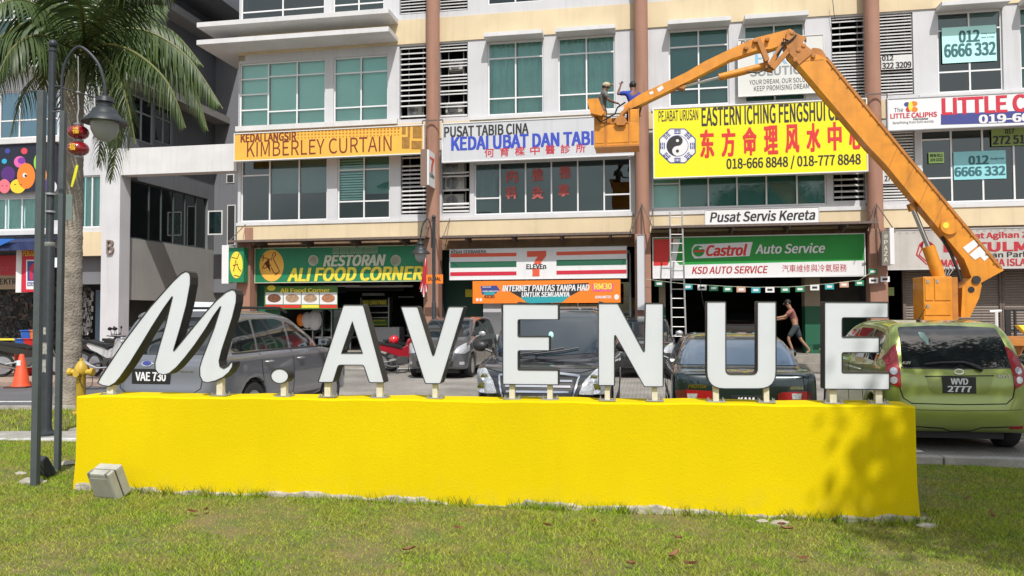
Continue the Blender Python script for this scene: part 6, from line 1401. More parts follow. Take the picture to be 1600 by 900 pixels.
# ================================================================== CHERRY PICKER
CV = -4.7
cyel = mat('lift_orange', (.72, .27, .012), .5, nz=(3.5, .26), streak=.3, coat=.15)
cyel2 = mat('lift_orange_dull', (.50, .19, .03), .55, nz=(4, .3), streak=.3)
m_ram = mat('ram_chrome', (.6, .6, .6), .15, 1.0); m_hose = mat('hose', (.02, .02, .02), .6)
cp2 = lambda pts: [fp(a, b, CV) for a, b in pts]
ub, _ = fp(1470, 495, CV)
T = fthing('lift_truck', 'orange boom lift truck reaching from behind the green hatchback to the signboards', 'lift truck', ub, CV, 0)
def cpart(name, pts, half, m=cyel, parent=None, off=0, bevel=.012, r=0):
    P = cp2(pts); P = roundpoly(P, r) if r else P
    q = MB(FM); q.prism(P, CV - half + off, CV + half + off); return q.build(name, m, parent or T, bevel=bevel)
lowb = cpart('lower_boom', [(1232, 90), (1247, 76), (1268, 88), (1291, 97), (1400, 230), (1421.7, 255.6), (1560.5, 422), (1545, 430), (1504, 408), (1380, 258), (1353, 230), (1242, 99)], .19)
for a, b in (((1247, 78), (1266, 90)),): pass
# edge flange and plate seams
q = MB(FM); 
for (a, b), (c, d) in zip([(1291, 97), (1400, 230), (1500, 350)], [(1400, 230), (1500, 350), (1559, 420)]):
    P = cp2([(a + 1, b - 1), (c + 1, d - 1), (c - 2.5, d + 1), (a - 2.5, b + 1)]); q.prism(P, CV - .215, CV - .19)
q.build('flange', cyel2, lowb, bevel=0)
for (a, b), (c, d) in (((1397, 235), (1384, 265)), ((1424, 262), (1408, 293)), ((1446, 288), (1432, 320)), ((1470, 316), (1455, 350)), ((1245, 100), (1283, 97))):
    P = cp2([(a, b), (a + 1, b + .4), (c + 1, d + .4), (c, d)]); q = MB(FM); q.prism(P, CV - .196, CV - .189); q.build('weld_seam', cyel2, lowb)
cpart('boom_foot', [(1501, 404), (1560.5, 423), (1524, 443), (1513, 434)], .21, cyel, lowb)
for k, P in enumerate(([(1499, 388), (1516, 376), (1523, 384), (1507, 397)], [(1509, 399), (1525, 386), (1535, 396), (1518, 407)], [(1526, 402), (1533, 397), (1539, 403), (1532, 409)])):
    q = MB(FM); q.prism(cp2(P), CV - .198, CV - .191); q.build('decal_plate', P_white, lowb)
for k in range(22):
    f_ = (k + .5) / 22; a_, b_ = (1291 + (1400 - 1291) * f_ * 2.46, 97 + 133 * f_ * 2.46) if False else (1293 + 262 * f_, 101 + 316 * f_)
    q = MB(FM); uc, zc = fp(a_ - 1.5, b_ + 1.5, CV); q.lathe([(.0, CV - .232), (.02, CV - .228), (.02, CV - .212)], 6, (uc, 0, zc), 'y'); q.build('bolt', cyel2, lowb)
q = MB(FM); q.tube([(fp(a, b, CV)[0], CV - .10, fp(a, b, CV)[1]) for a, b in ((1290, 92), (1402, 227), (1500, 346), (1552, 408))], .02, 6); q.build('hose', mat('hose'), lowb)
q = MB(FM); uc, zc = fp(1477, 355, CV); q.lathe([(.19, CV - .26), (.19, CV - .19)], 22, (uc, 0, zc), 'y'); q.lathe([(.0, CV - .265), (.19, CV - .262)], 22, (uc, 0, zc), 'y'); q.build('pivot_boss', cyel, lowb, bevel=.0)
disc(lowb, 'worn_sticker', P_gold, 1478, 352, 5, 5, CV - .265, .004, 9)
# mast / turret
cpart('mast', [(1505, 495), (1496, 495), (1498, 450), (1512, 434), (1524, 441), (1526, 447), (1522, 466), (1508, 495)], .24)
q = MB(FM); uc, zc = fp(1518, 438, CV); q.lathe([(.09, CV - .28), (.09, CV + .28)], 16, (uc, 0, zc), 'y'); q.build('pivot_pin', m_hose, T)
q = MB(FM); uc, zc = fp(1510.5, 453, CV); q.lathe([(.0, CV - .252), (.07, CV - .25)], 14, (uc, 0, zc), 'y'); q.build('oil_port', m_blk, T)
r_ = rw(1443, 432, 1488, 495, CV - .35); q = MB(FM); q.box(r_[0], r_[1], CV - .35, CV + .35, 1.1, r_[3]); bx = q.build('valve_cabinet', cyel, T, bevel=.015)
r2 = rw(1489, 432, 1497, 495, CV - .30); q = MB(FM); q.box(r_[1] + .002, r2[1], CV - .30, CV + .30, 1.1, r_[3] - .02); q.build('cabinet_end', cyel2, T, bevel=.01)
for x0, y0, x1, y1 in ((1444.5, 434, 1458, 470), (1459.5, 434, 1486, 470), (1444.5, 472.5, 1486, 493)):
    a = rw(x0, y0, x1, y1, CV - .35); q = MB(FM); q.box(a[0] + .01, a[1] - .01, CV - .368, CV - .351, a[2] + .01, a[3] - .01); d_ = q.build('cabinet_door', cyel, bx, bevel=.004)
    q = MB(FM); q.box(a[0] + .04, a[0] + .09, CV - .38, CV - .369, a[3] - .12, a[3] - .05); q.build('latch', m_galv, d_)
for k in range(3):
    a = Vector((fp(1474 + k * 3, 431, CV)[0], CV - .1, fp(1474, 431, CV)[1])); b = Vector((fp(1476 + k * 6, 420, CV)[0], CV - .1, fp(1474, 420, CV)[1])); q = MB(FM); q.tube([a, b], .012, 6); q.sphere(b, .03, 8, 6); q.build('control_lever', m_galv, T)
def ctube(name, pts, r, m, off=0, parent=None, n=12):
    q = MB(FM); q.tube([(fp(a, b, CV)[0], CV + off, fp(a, b, CV)[1]) for a, b in pts], r, n, cap=True); return q.build(name, m, parent or T)
ctube('lift_ram_rod', [(1426, 325), (1452, 389)], .055, m_ram); ctube('lift_ram_cylinder', [(1450, 385), (1468, 434)], .14, cyel); ctube('ram_collar', [(1423, 318), (1427, 329)], .10, cyel2)
ctube('hose', [(1470, 370), (1484, 395), (1496, 425), (1500, 440)], .035, m_hose, -.05); ctube('hose', [(1474, 372), (1490, 398), (1500, 425), (1503, 440)], .03, cyel2, .1)
# upper arm
upb = cpart('upper_boom', [(1233, 49.5), (1246, 60), (1240, 72), (1222, 72), (1202, 79), (1184, 80), (1140, 94.5), (1100, 116), (1071, 131), (1000, 165), (985, 172), (977, 174), (975, 168), (998, 152), (1071, 117), (1100, 100), (1135, 83), (1180, 63)], .15)
cpart('knuckle', [(1228, 52), (1256, 64), (1250, 72), (1268, 86), (1246, 104), (1232, 88), (1226, 74)], .22, cyel2, upb)
cpart('knuckle_cap', [(1266, 77), (1282, 79), (1299, 108), (1290, 112), (1272, 96)], .10, cyel2, upb, r=.08)
for a, b in ((1197, 66), (1164, 79), (1178, 68), (1245, 83), (1253, 76), (1268, 92), (1240, 98), (1235, 56)):
    q = MB(FM); uc, zc = fp(a, b, CV); q.lathe([(.0, CV - .245), (.05, CV - .24), (.055, CV - .14)], 10, (uc, 0, zc), 'y'); q.build('pivot_pin', cyel2, upb)
ctube('knuckle_ram_cylinder', [(1123, 121), (1160, 112), (1195, 103)], .09, cyel); ctube('knuckle_ram_rod', [(1066, 135), (1124, 120.5)], .04, m_ram)
cpart('ram_lug', [(1050, 136), (1062, 130), (1071, 136), (1068, 140), (1058, 138)], .12, cyel2)
for P in ([(1180, 66), (1186, 64), (1200, 97), (1194, 100)], [(1217, 73), (1222, 73), (1204, 108), (1198, 104)], [(1230, 78), (1235, 82), (1208, 112), (1202, 108)]): cpart('link_arm', P, .06, cyel2, off=-.16, bevel=.006)
cpart('link_plate', [(1192, 98), (1206, 103), (1208, 111), (1196, 108)], .14, cyel2)
ctube('hose', [(1229, 66), (1220, 80), (1210, 98), (1196, 112), (1182, 118), (1166, 116)], .018, m_hose, -.2, n=6); ctube('hose', [(1241, 60), (1232, 70), (1221, 66), (1222, 76), (1212, 90)], .02, m_hose, -.24, n=6); ctube('hose', [(1238, 64), (1228, 72), (1218, 72)], .02, m_hose, -.25, n=6)
for P in ([(1026, 142), (1034, 136), (1037, 141), (1029, 147)], [(1014, 147), (1020, 145), (1021, 149), (1016, 151)]): q = MB(FM); q.prism(cp2(P), CV - .158, CV - .151); q.build('worn_sticker', P_white, upb)
# basket
BV = CV; bu0, bu1 = fp(930, 220, BV)[0], fp(999, 220, BV)[0]; bz0 = fp(965, 234, BV)[1]; bz1 = fp(965, 178, BV)[1]; bd = .38
bk = bpy.data.objects.new('basket', None)
q = MB(FM)
vs = [(bu0 + .06, BV - bd, bz0), (bu1 - .14, BV - bd, bz0), (bu1 - .14, BV + bd, bz0), (bu0 + .06, BV + bd, bz0)]
q.box(bu0, bu1, BV - bd, BV + bd, bz0, bz0 + .10)
q.box(bu0, bu0 + .03, BV - bd, BV + bd, bz0 + .10, bz1); q.box(bu1 - .03, bu1, BV - bd, BV + bd, bz0 + .10, bz1)
q.box(bu0 + .03, bu1 - .03, BV + bd - .03, BV + bd, bz0 + .10, bz1)
a0 = fp(946, 200, BV)[0]; a1 = fp(985, 200, BV)[0]; zc = fp(965, 197, BV)[1]
q.box(bu0 + .03, bu1 - .03, BV - bd, BV - bd + .03, bz0 + .10, zc); q.box(bu0 + .03, a0, BV - bd, BV - bd + .03, zc, bz1); q.box(a1, bu1 - .03, BV - bd, BV - bd + .03, zc, bz1)
bkt = q.build('basket', cyel, T, bevel=.012)
q = MB(FM)
for x in (a0 + .01, a1 - .04): q.box(x, x + .03, BV - bd - .018, BV - bd - .001, bz0 + .02, bz1 - .03)
q.box(a0 + .04, a1 - .04, BV - bd - .016, BV - bd - .001, zc - .03, zc); q.box(bu0, bu1, BV - bd - .02, BV - bd - .001, bz0 - .01, bz0 + .035); q.build('basket_rib', cyel2, bkt)
for x0, x1 in ((bu0 + .02, a0 - .02), (a0 + .06, a1 - .06), (a1 + .02, bu1 - .02)):
    q = MB(FM); q.box(x0, x1, BV - bd - .010, BV - bd - .001, bz0 + .09, zc - .06); q.build('basket_panel', cyel, bkt, bevel=.004)
cpart('basket_lug', [(962, 197), (966, 190), (976, 190), (980, 197), (976, 202), (966, 202)], .06, cyel2, bkt, off=-.42)
cpart('control_box', [(921, 166), (937, 165), (945, 186), (942, 190), (926, 186)], .16, cyel, off=-.46)
ctube('hose', [(942, 188), (952, 191), (962, 186), (966, 176), (978, 168)], .02, m_hose, -.48, n=6); ctube('hose', [(933, 190), (940, 198), (948, 194), (956, 190)], .018, m_hose, -.48, n=6)
ctube('basket_link', [(968, 192), (974, 180), (984, 172)], .06, cyel2, -.2)
# truck beneath
q = MB(FM); u0 = fp(1412, 500, CV)[0]; q.box(u0, u0 + 4.6, CV - .95, CV + .95, .92, 1.08); q.box(u0 + .1, u0 + 6.4, CV - .4, CV + .4, .62, .919); q.build('truck_bed', cyel2, T, bevel=.01)
q = MB(FM); q.box(u0 + 4.75, u0 + 6.4, CV - 1.0, CV + 1.0, .75, 2.35); cab = q.build('cab', cyel, T, bevel=.12)
q = MB(FM); q.box(u0 + 6.38, u0 + 6.42, CV - .85, CV + .85, 1.55, 2.15); q.build('windscreen', m_cglass, cab); q = MB(FM); q.box(u0 + 5.1, u0 + 6.1, CV - 1.02, CV - .98, 1.55, 2.15); q.build('side_window', m_cglass, cab)
for x in (u0 + .9, u0 + 5.5):
    for sy in (-.85, .85):
        q = MB(FM); q.lathe([(.28, CV + sy - .12), (.42, CV + sy - .12), (.44, CV + sy), (.42, CV + sy + .12), (.28, CV + sy + .12), (.28, CV + sy - .12)], 22, (x, 0, .44), 'y'); w_ = q.build('wheel', mat('tyre'), T)
        q = MB(FM); q.lathe([(.0, CV + sy - .06), (.28, CV + sy - .10), (.28, CV + sy + .10), (0, CV + sy + .06)], 16, (x, 0, .44), 'y'); q.build('rim', m_galv, w_)
q = MB(FM); x0 = fp(1591, 520, CV - .9)[0]; q.add([(x0, CV - .9, 1.36), (x0 + 1.6, CV - .9, 1.36), (x0 + 1.6, CV - .9, 1.05), (x0 + .25, CV - .9, 1.05), (x0, CV - .7, 1.36), (x0 + 1.6, CV - .7, 1.36), (x0 + 1.6, CV - .7, 1.09), (x0 + .25, CV - .7, 1.09)], [(0, 3, 2, 1), (4, 5, 6, 7), (0, 1, 5, 4), (1, 2, 6, 5), (2, 3, 7, 6), (3, 0, 4, 7)]); q.build('tool_box', P_gold, T, bevel=.015)

# ================================================================== PEOPLE
def skinned(name, V, E, Rr, m, parent, M, sub=1):
    me = bpy.data.meshes.new(name); T_ = worldM(parent).inverted() @ M if M else Matrix.Identity(4)
    me.from_pydata([T_ @ Vector(v) for v in V], E, []); o = bpy.data.objects.new(name, me); col.objects.link(o); o.parent = parent
    md = o.modifiers.new('skin', 'SKIN'); md.use_smooth_shade = True; md.branch_smoothing = .6
    for i, r in enumerate(Rr):
        sv = me.skin_vertices[0].data[i]; sv.radius = (r, r) if not isinstance(r, tuple) else r; sv.use_root = (i == 0)
    if sub: s_ = o.modifiers.new('sub', 'SUBSURF'); s_.levels = sub; s_.render_levels = sub
    me.materials.append(m); return o
def person(label, M, joints, shirt, lower, skin, hair, scale=1.0, cap=None, shorts=True, shoes=None, short_sleeve=True):
    """joints in metres, x right of figure, y forward, z up"""
    J = {k: Vector(v) * scale for k, v in joints.items()}; loc = M.translation; t = thing('person', label, 'person', loc, M.to_euler().z)
    names = ['pel', 'spi', 'che', 'nec', 'hea', 'top', 'shL', 'elL', 'wrL', 'haL', 'shR', 'elR', 'wrR', 'haR', 'hiL', 'knL', 'anL', 'toL', 'hiR', 'knR', 'anR', 'toR']
    rad = dict(pel=.115, spi=.105, che=.12, nec=.052, hea=.085, top=.070, sh=.055, el=.038, wr=.026, ha=.032, hi=.085, kn=.052, an=.034, to=.032)
    V = [J[n] for n in names]; Rr = [rad.get(n, rad.get(n[:2])) * scale for n in names]; ix = {n: i for i, n in enumerate(names)}
    E = [(ix[a], ix[b]) for a, b in (('pel', 'spi'), ('spi', 'che'), ('che', 'nec'), ('nec', 'hea'), ('hea', 'top'), ('che', 'shL'), ('shL', 'elL'), ('elL', 'wrL'), ('wrL', 'haL'), ('che', 'shR'), ('shR', 'elR'), ('elR', 'wrR'), ('wrR', 'haR'), ('pel', 'hiL'), ('hiL', 'knL'), ('knL', 'anL'), ('anL', 'toL'), ('pel', 'hiR'), ('hiR', 'knR'), ('knR', 'anR'), ('anR', 'toR'))]
    for s_ in 'LR':                                                # fingers
        d = (J['ha' + s_] - J['wr' + s_]).normalized(); sd_ = d.cross(Vector((0, 1, .2))).normalized(); up_ = sd_.cross(d).normalized()
        for k, (o_, l_) in enumerate(((-.027, .060), (-.009, .072), (.009, .068), (.026, .052), (.042, .045))):
            b = len(V); base = J['ha' + s_] + sd_ * o_ * scale + d * (.012 if k < 4 else -.03) * scale; dirn = (d + up_ * -.35 * (k < 4) + sd_ * (.7 if k == 4 else 0)).normalized()
            V += [base + dirn * l_ * .5 * scale, base + (dirn + up_ * -.5).normalized() * l_ * scale]; Rr += [.0095 * scale, .0075 * scale]; E += [(ix['ha' + s_], b), (b, b + 1)]
    skinned('body', V, E, Rr, skin, t, None)
    f = lambda a, b, k: J[a].lerp(J[b], k)
    SV = [J['pel'] + Vector((0, 0, .02)), J['spi'], J['che'], f('che', 'nec', .75), J['shL'], f('shL', 'elL', .8 if short_sleeve else 1), J['shR'], f('shR', 'elR', .8 if short_sleeve else 1)]
    SR = [.135, .128, .142, .075, .082, .066, .082, .066]; SE = [(0, 1), (1, 2), (2, 3), (2, 4), (4, 5), (2, 6), (6, 7)]
    if not short_sleeve: SV += [J['wrL'], J['wrR']]; SR += [.04, .04]; SE += [(5, 8), (7, 9)]
    skinned('shirt', SV, SE, [r * scale for r in SR], shirt, t, None)
    k_ = .92 if shorts else 1
    LV_ = [J['pel'] + Vector((0, 0, .03)), J['hiL'], f('hiL', 'knL', k_), J['hiR'], f('hiR', 'knR', k_)]; LR = [.128, .105, .082, .105, .082]; LE = [(0, 1), (1, 2), (0, 3), (3, 4)]
    if not shorts: LV_ += [J['anL'], J['anR']]; LR += [.055, .055]; LE += [(2, 5), (4, 6)]
    skinned('shorts' if shorts else 'trousers', LV_, LE, [r * scale for r in LR], lower, t, None)
    hd = (J['top'] - J['hea']).normalized(); hc = J['hea'].lerp(J['top'], .6); fw = Vector(joints.get('face', (0, 1, 0))).normalized(); rt = fw.cross(Vector((0, 0, 1))).normalized()
    q = MB(); q.sphere(tuple(hc + Vector((0, 0, .03)) * scale - fw * .012 * scale), .105 * scale, 14, 9, (.92, .98, .95)); q.build('hair', hair, t)
    q = MB(); q.tube([hc + fw * .085 * scale + Vector((0, 0, .0)), hc + fw * .112 * scale - Vector((0, 0, .025)) * scale, hc + fw * .088 * scale - Vector((0, 0, .035)) * scale], [.010 * scale, .015 * scale, .008 * scale], 6)
    for sx in (-1, 1): q.sphere(tuple(hc + rt * sx * .088 * scale - Vector((0, 0, .01)) * scale), .026 * scale, 8, 5, (.5, .8, 1.2))
    q.build('nose_and_ears', skin, t)
    for sx in (-1, 1): q = MB(); q.sphere(tuple(hc + fw * .088 * scale + rt * sx * .032 * scale + Vector((0, 0, .008)) * scale), .012 * scale, 8, 5); q.build('eye', m_blk, t)
    q = MB(); q.sphere(tuple(hc + fw * .088 * scale - Vector((0, 0, .055)) * scale), .018 * scale, 8, 5, (1, .5, .35)); q.build('mouth', mat('lips', (.20, .07, .06), .6), t)
    if cap:
        q = MB(); c_ = hc + Vector((0, 0, .05)) * scale; q.sphere(tuple(c_), .116 * scale, 14, 8, (.95, 1.0, .75)); b_ = c_ + fw * .10 * scale
        P = [b_ - rt * .075 * scale, b_ - rt * .06 * scale + fw * .085 * scale, b_ + rt * .06 * scale + fw * .085 * scale, b_ + rt * .075 * scale]; q.add([p for p in P] + [p + Vector((0, 0, .012)) for p in P], [(0, 1, 2, 3), (7, 6, 5, 4), (0, 4, 5, 1), (1, 5, 6, 2), (2, 6, 7, 3)]); q.build('cap', cap, t)
    for s_ in 'LR':
        if shoes:
            q = MB(); q.sphere(tuple(J['an' + s_].lerp(J['to' + s_], .6) - Vector((0, 0, .01))), .075 * scale, 10, 6, (.62, 1.5, .5)); q.build('shoe', shoes, t)
    return t
sk1 = mat('skin_dark', (.16, .075, .045), .6); sk2 = mat('skin_tan', (.34, .18, .11), .6); hr = mat('hair_black', (.012, .010, .010), .6, nz=(60, .5))
base_j = dict(pel=(0, 0, .92), spi=(0, .01, 1.10), che=(0, .0, 1.32), nec=(0, 0, 1.47), hea=(0, .02, 1.54), top=(0, .03, 1.64), shL=(-.17, 0, 1.40), elL=(-.24, .02, 1.12), wrL=(-.24, .16, .92), haL=(-.23, .2, .85), shR=(.17, 0, 1.40), elR=(.24, .02, 1.12), wrR=(.24, .16, .92), haR=(.23, .2, .85),
    hiL=(-.09, 0, .86), knL=(-.10, .03, .48), anL=(-.10, 0, .08), toL=(-.10, .14, .04), hiR=(.09, 0, .86), knR=(.10, .03, .48), anR=(.10, 0, .08), toR=(.10, .14, .04))
# workers in the basket: figure frame x right / y forward; turned to face the signboards (away from us) or sideways
def figM(u, v, z, rz): p = FM @ Vector((u, v, z)); return Matrix.Translation(p) @ Matrix.Rotation(rz, 4, 'Z')
j = dict(base_j); j.update(shL=(-.16, .02, 1.36), elL=(-.30, -.06, 1.16), wrL=(-.36, .12, 1.10), haL=(-.36, .18, 1.08), elR=(.25, .1, 1.15), wrR=(.2, .3, 1.1), haR=(.2, .36, 1.09), nec=(0, .04, 1.45), hea=(0, .09, 1.51), top=(0, .13, 1.60), face=(.3, 1, .0))
u_, _ = fp(940, 160, CV); person('worker in grey shirt and khaki cap at the left end of the lift basket', figM(u_ + .02, CV - .05, bz0 + .11, R(-80)), j, mat('shirt_grey', (.13, .14, .13), .9, nz=(14, .3)), mat('trousers_dark', (.03, .03, .035), .9), sk1, hr, .93, cap=mat('cap_khaki', (.42, .36, .24), .9), shorts=False, shoes=m_blk)
j = dict(base_j); j.update(shL=(-.18, .0, 1.42), elL=(-.42, .05, 1.36), wrL=(-.33, .07, 1.58), haL=(-.30, .08, 1.66), che=(.0, .0, 1.33), face=(-.2, 1, .1))
u_, _ = fp(991, 160, CV); person('worker in blue shirt raising one fist at the right end of the basket', figM(u_ - .03, CV + .05, bz0 + .11, R(10)), j, mat('shirt_blue', (.02, .05, .34), .85, nz=(14, .2)), mat('trousers_dark'), sk1, hr, .92, shorts=False, shoes=m_blk)
# mechanic walking left into the garage
j = dict(base_j); j.update(pel=(0, -.05, .90), spi=(0, .0, 1.08), che=(0, .07, 1.28), nec=(0, .12, 1.43), hea=(0, .17, 1.50), top=(0, .20, 1.60), shL=(-.17, .08, 1.36), elL=(-.19, .30, 1.16), wrL=(-.17, .55, 1.12), haL=(-.16, .63, 1.11), shR=(.17, .07, 1.36), elR=(.20, .20, 1.10), wrR=(.19, .45, 1.06), haR=(.18, .53, 1.05),
    hiL=(-.09, -.03, .84), knL=(-.10, .20, .50), anL=(-.10, .06, .12), toL=(-.10, .20, .06), hiR=(.09, -.06, .84), knR=(.10, -.20, .46), anR=(.10, -.46, .14), toR=(.10, -.36, .035))
u_, _ = fp(1240, 550, .25); person('barefoot man in dusty red shirt and dark shorts walking into the garage', figM(u_, .1, .42, R(90) - YAW), j, mat('shirt_dusty_red', (.33, .13, .11), .9, nz=(14, .25)), mat('shorts_dark', (.035, .045, .05), .9), sk2, hr, .97)

# ================================================================== PALM, LAMPS, STREET FURNITURE
def at(px, py, Y): return hit(px, py, Vector((0, Y, 0)), Vector((0, 1, 0)))
m_bark = mat('palm_bark', (.34, .295, .24), .95, nz=(5, .45), bump=(26, 1.0, .03), streak=.3)
m_frond = mat('palm_leaflet', (.075, .12, .032), .5, nz=(1.1, .35), island=.45, trans=.25, spec=.5)
m_rach = mat('palm_rachis', (.13, .14, .04), .6)
PY = 13.3; pb = at(107, 632, PY); pb.z = .05
palm = thing('palm_tree', 'tall palm with ringed grey trunk and drooping green fronds at the left', 'palm tree', pb)
prof = []; n = 60
for i in range(n + 1):
    f_ = i / n; z = pb.z + f_ * 5.5; r = (.20 + .06 * math.exp(-f_ * 14) - .035 * f_) * (1 + .02 * ((i * 7) % 3 - 1)); prof.append((r, z))
    prof.append((r * .975, z + .035))
q = MB(Matrix.Translation((pb.x, pb.y, 0))); q.lathe(prof, 18); q.build('trunk', m_bark, palm)
top = at(124, 92, PY)
q = MB(Matrix.Translation((0, 0, 0))); q.tube([Vector((pb.x, pb.y, 5.45)), Vector((pb.x + .03, pb.y, 5.8)), top], [.17, .14, .06], 12); q.build('crown_shaft', mat('crownshaft', (.22, .22, .10), .6, nz=(6, .3)), palm)
def frond(pts, name='frond', n=46, L0=.78, hang=1.0, m=m_frond, z0=0.0):
    n = int(n * 1.5); R_ = catmull(pts, 10); q = MB(Matrix.Identity(4)); k = len(R_); q.tube(R_, [.03 * (1 - .8 * i / (k - 1)) + .004 for i in range(k)], 6, 1)
    for i in range(n):
        f_ = (i + .5) / n
        if f_ < .10: continue
        x = f_ * (k - 1); a = int(x); p = R_[a].lerp(R_[min(a + 1, k - 1)], x - a); t = (R_[min(a + 1, k - 1)] - R_[a]).normalized()
        if t.length < .1: continue
        side = t.cross(Vector((0, 0, 1)));  side = side.normalized() if side.length > .05 else Vector((1, 0, 0)); ln = L0 * (math.sin(math.pi * min(1, f_ * .85 + .18)) ** .6) * rnd.uniform(.85, 1.15)
        for sg in (-1, 1):
            d0 = (side * sg * rnd.uniform(.7, 1.0) + t * rnd.uniform(.4, .8) + Vector((0, 0, rnd.uniform(.0, .25) - z0))).normalized(); w_ = .023; cur = p.copy(); pr = []; 
            for s_ in range(5):
                h_ = s_ / 4; pr.append((cur.copy(), w_ * (1.0 if s_ < 3 else (.6 if s_ == 3 else .08)))); d0 = (d0 + Vector((0, 0, -.42 * hang * rnd.uniform(.8, 1.2)))).normalized(); cur = cur + d0 * ln / 4
            vs = []
            for c_, w2 in pr:
                wv = d0.cross(side).normalized() if d0.cross(side).length > .1 else t
                vs += [c_ - t * w2 * .8, c_ + t * w2 * .8 + side * .3 * w2]
            q.add(vs, [(2 * s_, 2 * s_ + 1, 2 * s_ + 3, 2 * s_ + 2) for s_ in range(4)], 0)
    return q.build(name, [m, m_rach], palm, fix=False)
c = (130, 82)
FR = [([c, (180, 48), (238, 52), (295, 92), (348, 170)], 0, [0, -.3, -.5, -.5, -.4], 60), ([c, (190, 62), (255, 75), (300, 130), (325, 205)], 0, [0, .4, .8, 1.0, 1.1], 50),
      ([c, (150, 95), (172, 140), (184, 205), (172, 288)], 0, [0, -.4, -.8, -.9, -.8], 50), ([c, (158, 88), (190, 120), (205, 175), (200, 235)], 0, [0, .3, .6, .8, .8], 46),
      ([c, (85, 45), (35, 38), (-15, 75), (-50, 140)], 0, [0, -.3, -.5, -.6, -.6], 56), ([c, (95, 60), (50, 70), (10, 110), (-10, 165)], 0, [0, .5, 1.0, 1.3, 1.4], 46),
      ([c, (100, 20), (60, -30), (0, -60), (-60, -50)], 0, [0, .2, .3, .3, .2], 50), ([c, (125, 20), (110, -50), (70, -110), (10, -140)], 0, [0, -.2, -.6, -1.0, -1.4], 50),
      ([c, (150, 20), (180, -40), (240, -80), (310, -70)], 0, [0, .2, .4, .5, .5], 50), ([c, (140, 10), (150, -60), (170, -120), (210, -160)], 0, [0, .5, 1.0, 1.4, 1.7], 46),
      ([c, (112, 70), (88, 88), (72, 120), (64, 160)], 0, [0, .2, .3, .4, .4], 40), ([c, (125, 100), (118, 125), (118, 165), (122, 215)], 0, [0, .8, 1.2, 1.4, 1.4], 40),
      ([c, (160, 60), (190, 30), (225, 10), (262, 10)], 0, [0, .9, 1.6, 2.2, 2.6], 40), ([c, (140, 60), (175, 20), (190, -10), (195, -40)], 0, [0, -.6, -1.1, -1.4, -1.6], 40), ([c, (90, 30), (50, 5), (20, 0), (-20, 15)], 0, [0, -.7, -1.3, -1.8, -2.1], 44), ([c, (130, 40), (120, -10), (100, -40), (60, -55)], 0, [0, -.9, -1.5, -1.9, -2.1], 44)]
FR += [([c, (170, 70), (215, 85), (262, 130), (290, 200)], 0, [0, -.8, -1.3, -1.5, -1.4], 50), ([c, (150, 75), (176, 105), (196, 150), (212, 225)], 0, [0, -.6, -1.0, -1.2, -1.2], 46), ([c, (160, 50), (215, 30), (270, 50), (318, 105)], 0, [0, .4, .8, 1.1, 1.2], 50),
       ([c, (100, 70), (60, 55), (20, 75), (-5, 125)], 0, [0, -.8, -1.4, -1.8, -1.9], 46), ([c, (110, 45), (80, 0), (30, -20), (-30, 0)], 0, [0, .6, 1.1, 1.5, 1.6], 46), ([c, (150, 40), (180, -10), (225, -30), (280, -10)], 0, [0, -.7, -1.2, -1.5, -1.5], 46), ([c, (105, 85), (70, 105), (35, 150), (15, 215)], 0, [0, .8, 1.4, 1.7, 1.7], 44), ([c, (140, 100), (152, 150), (158, 200), (152, 262)], 0, [0, .3, .4, .4, .3], 44)]
m_fy = mat('palm_leaflet_yellow', (.20, .20, .05), .55, nz=(1.5, .4), island=.4, trans=.3)
for i, (P, _, dy, n_) in enumerate(FR): frond([at(a, b, PY + dd) for (a, b), dd in zip(P, dy)], n=n_, m=m_fy if i in (10,) else m_frond, hang=(2.0, 1.7, 1.4, 1.4, 1.6, 1.4)[i] if i < 6 else (1.5 if i > 15 else .9), z0=(.7 if i in (0, 1, 4, 16) else .25), L0=(.95 if i in (0, 1, 2, 23) else .78))
# tree ring of stones and litter at its foot
q = MB(); 

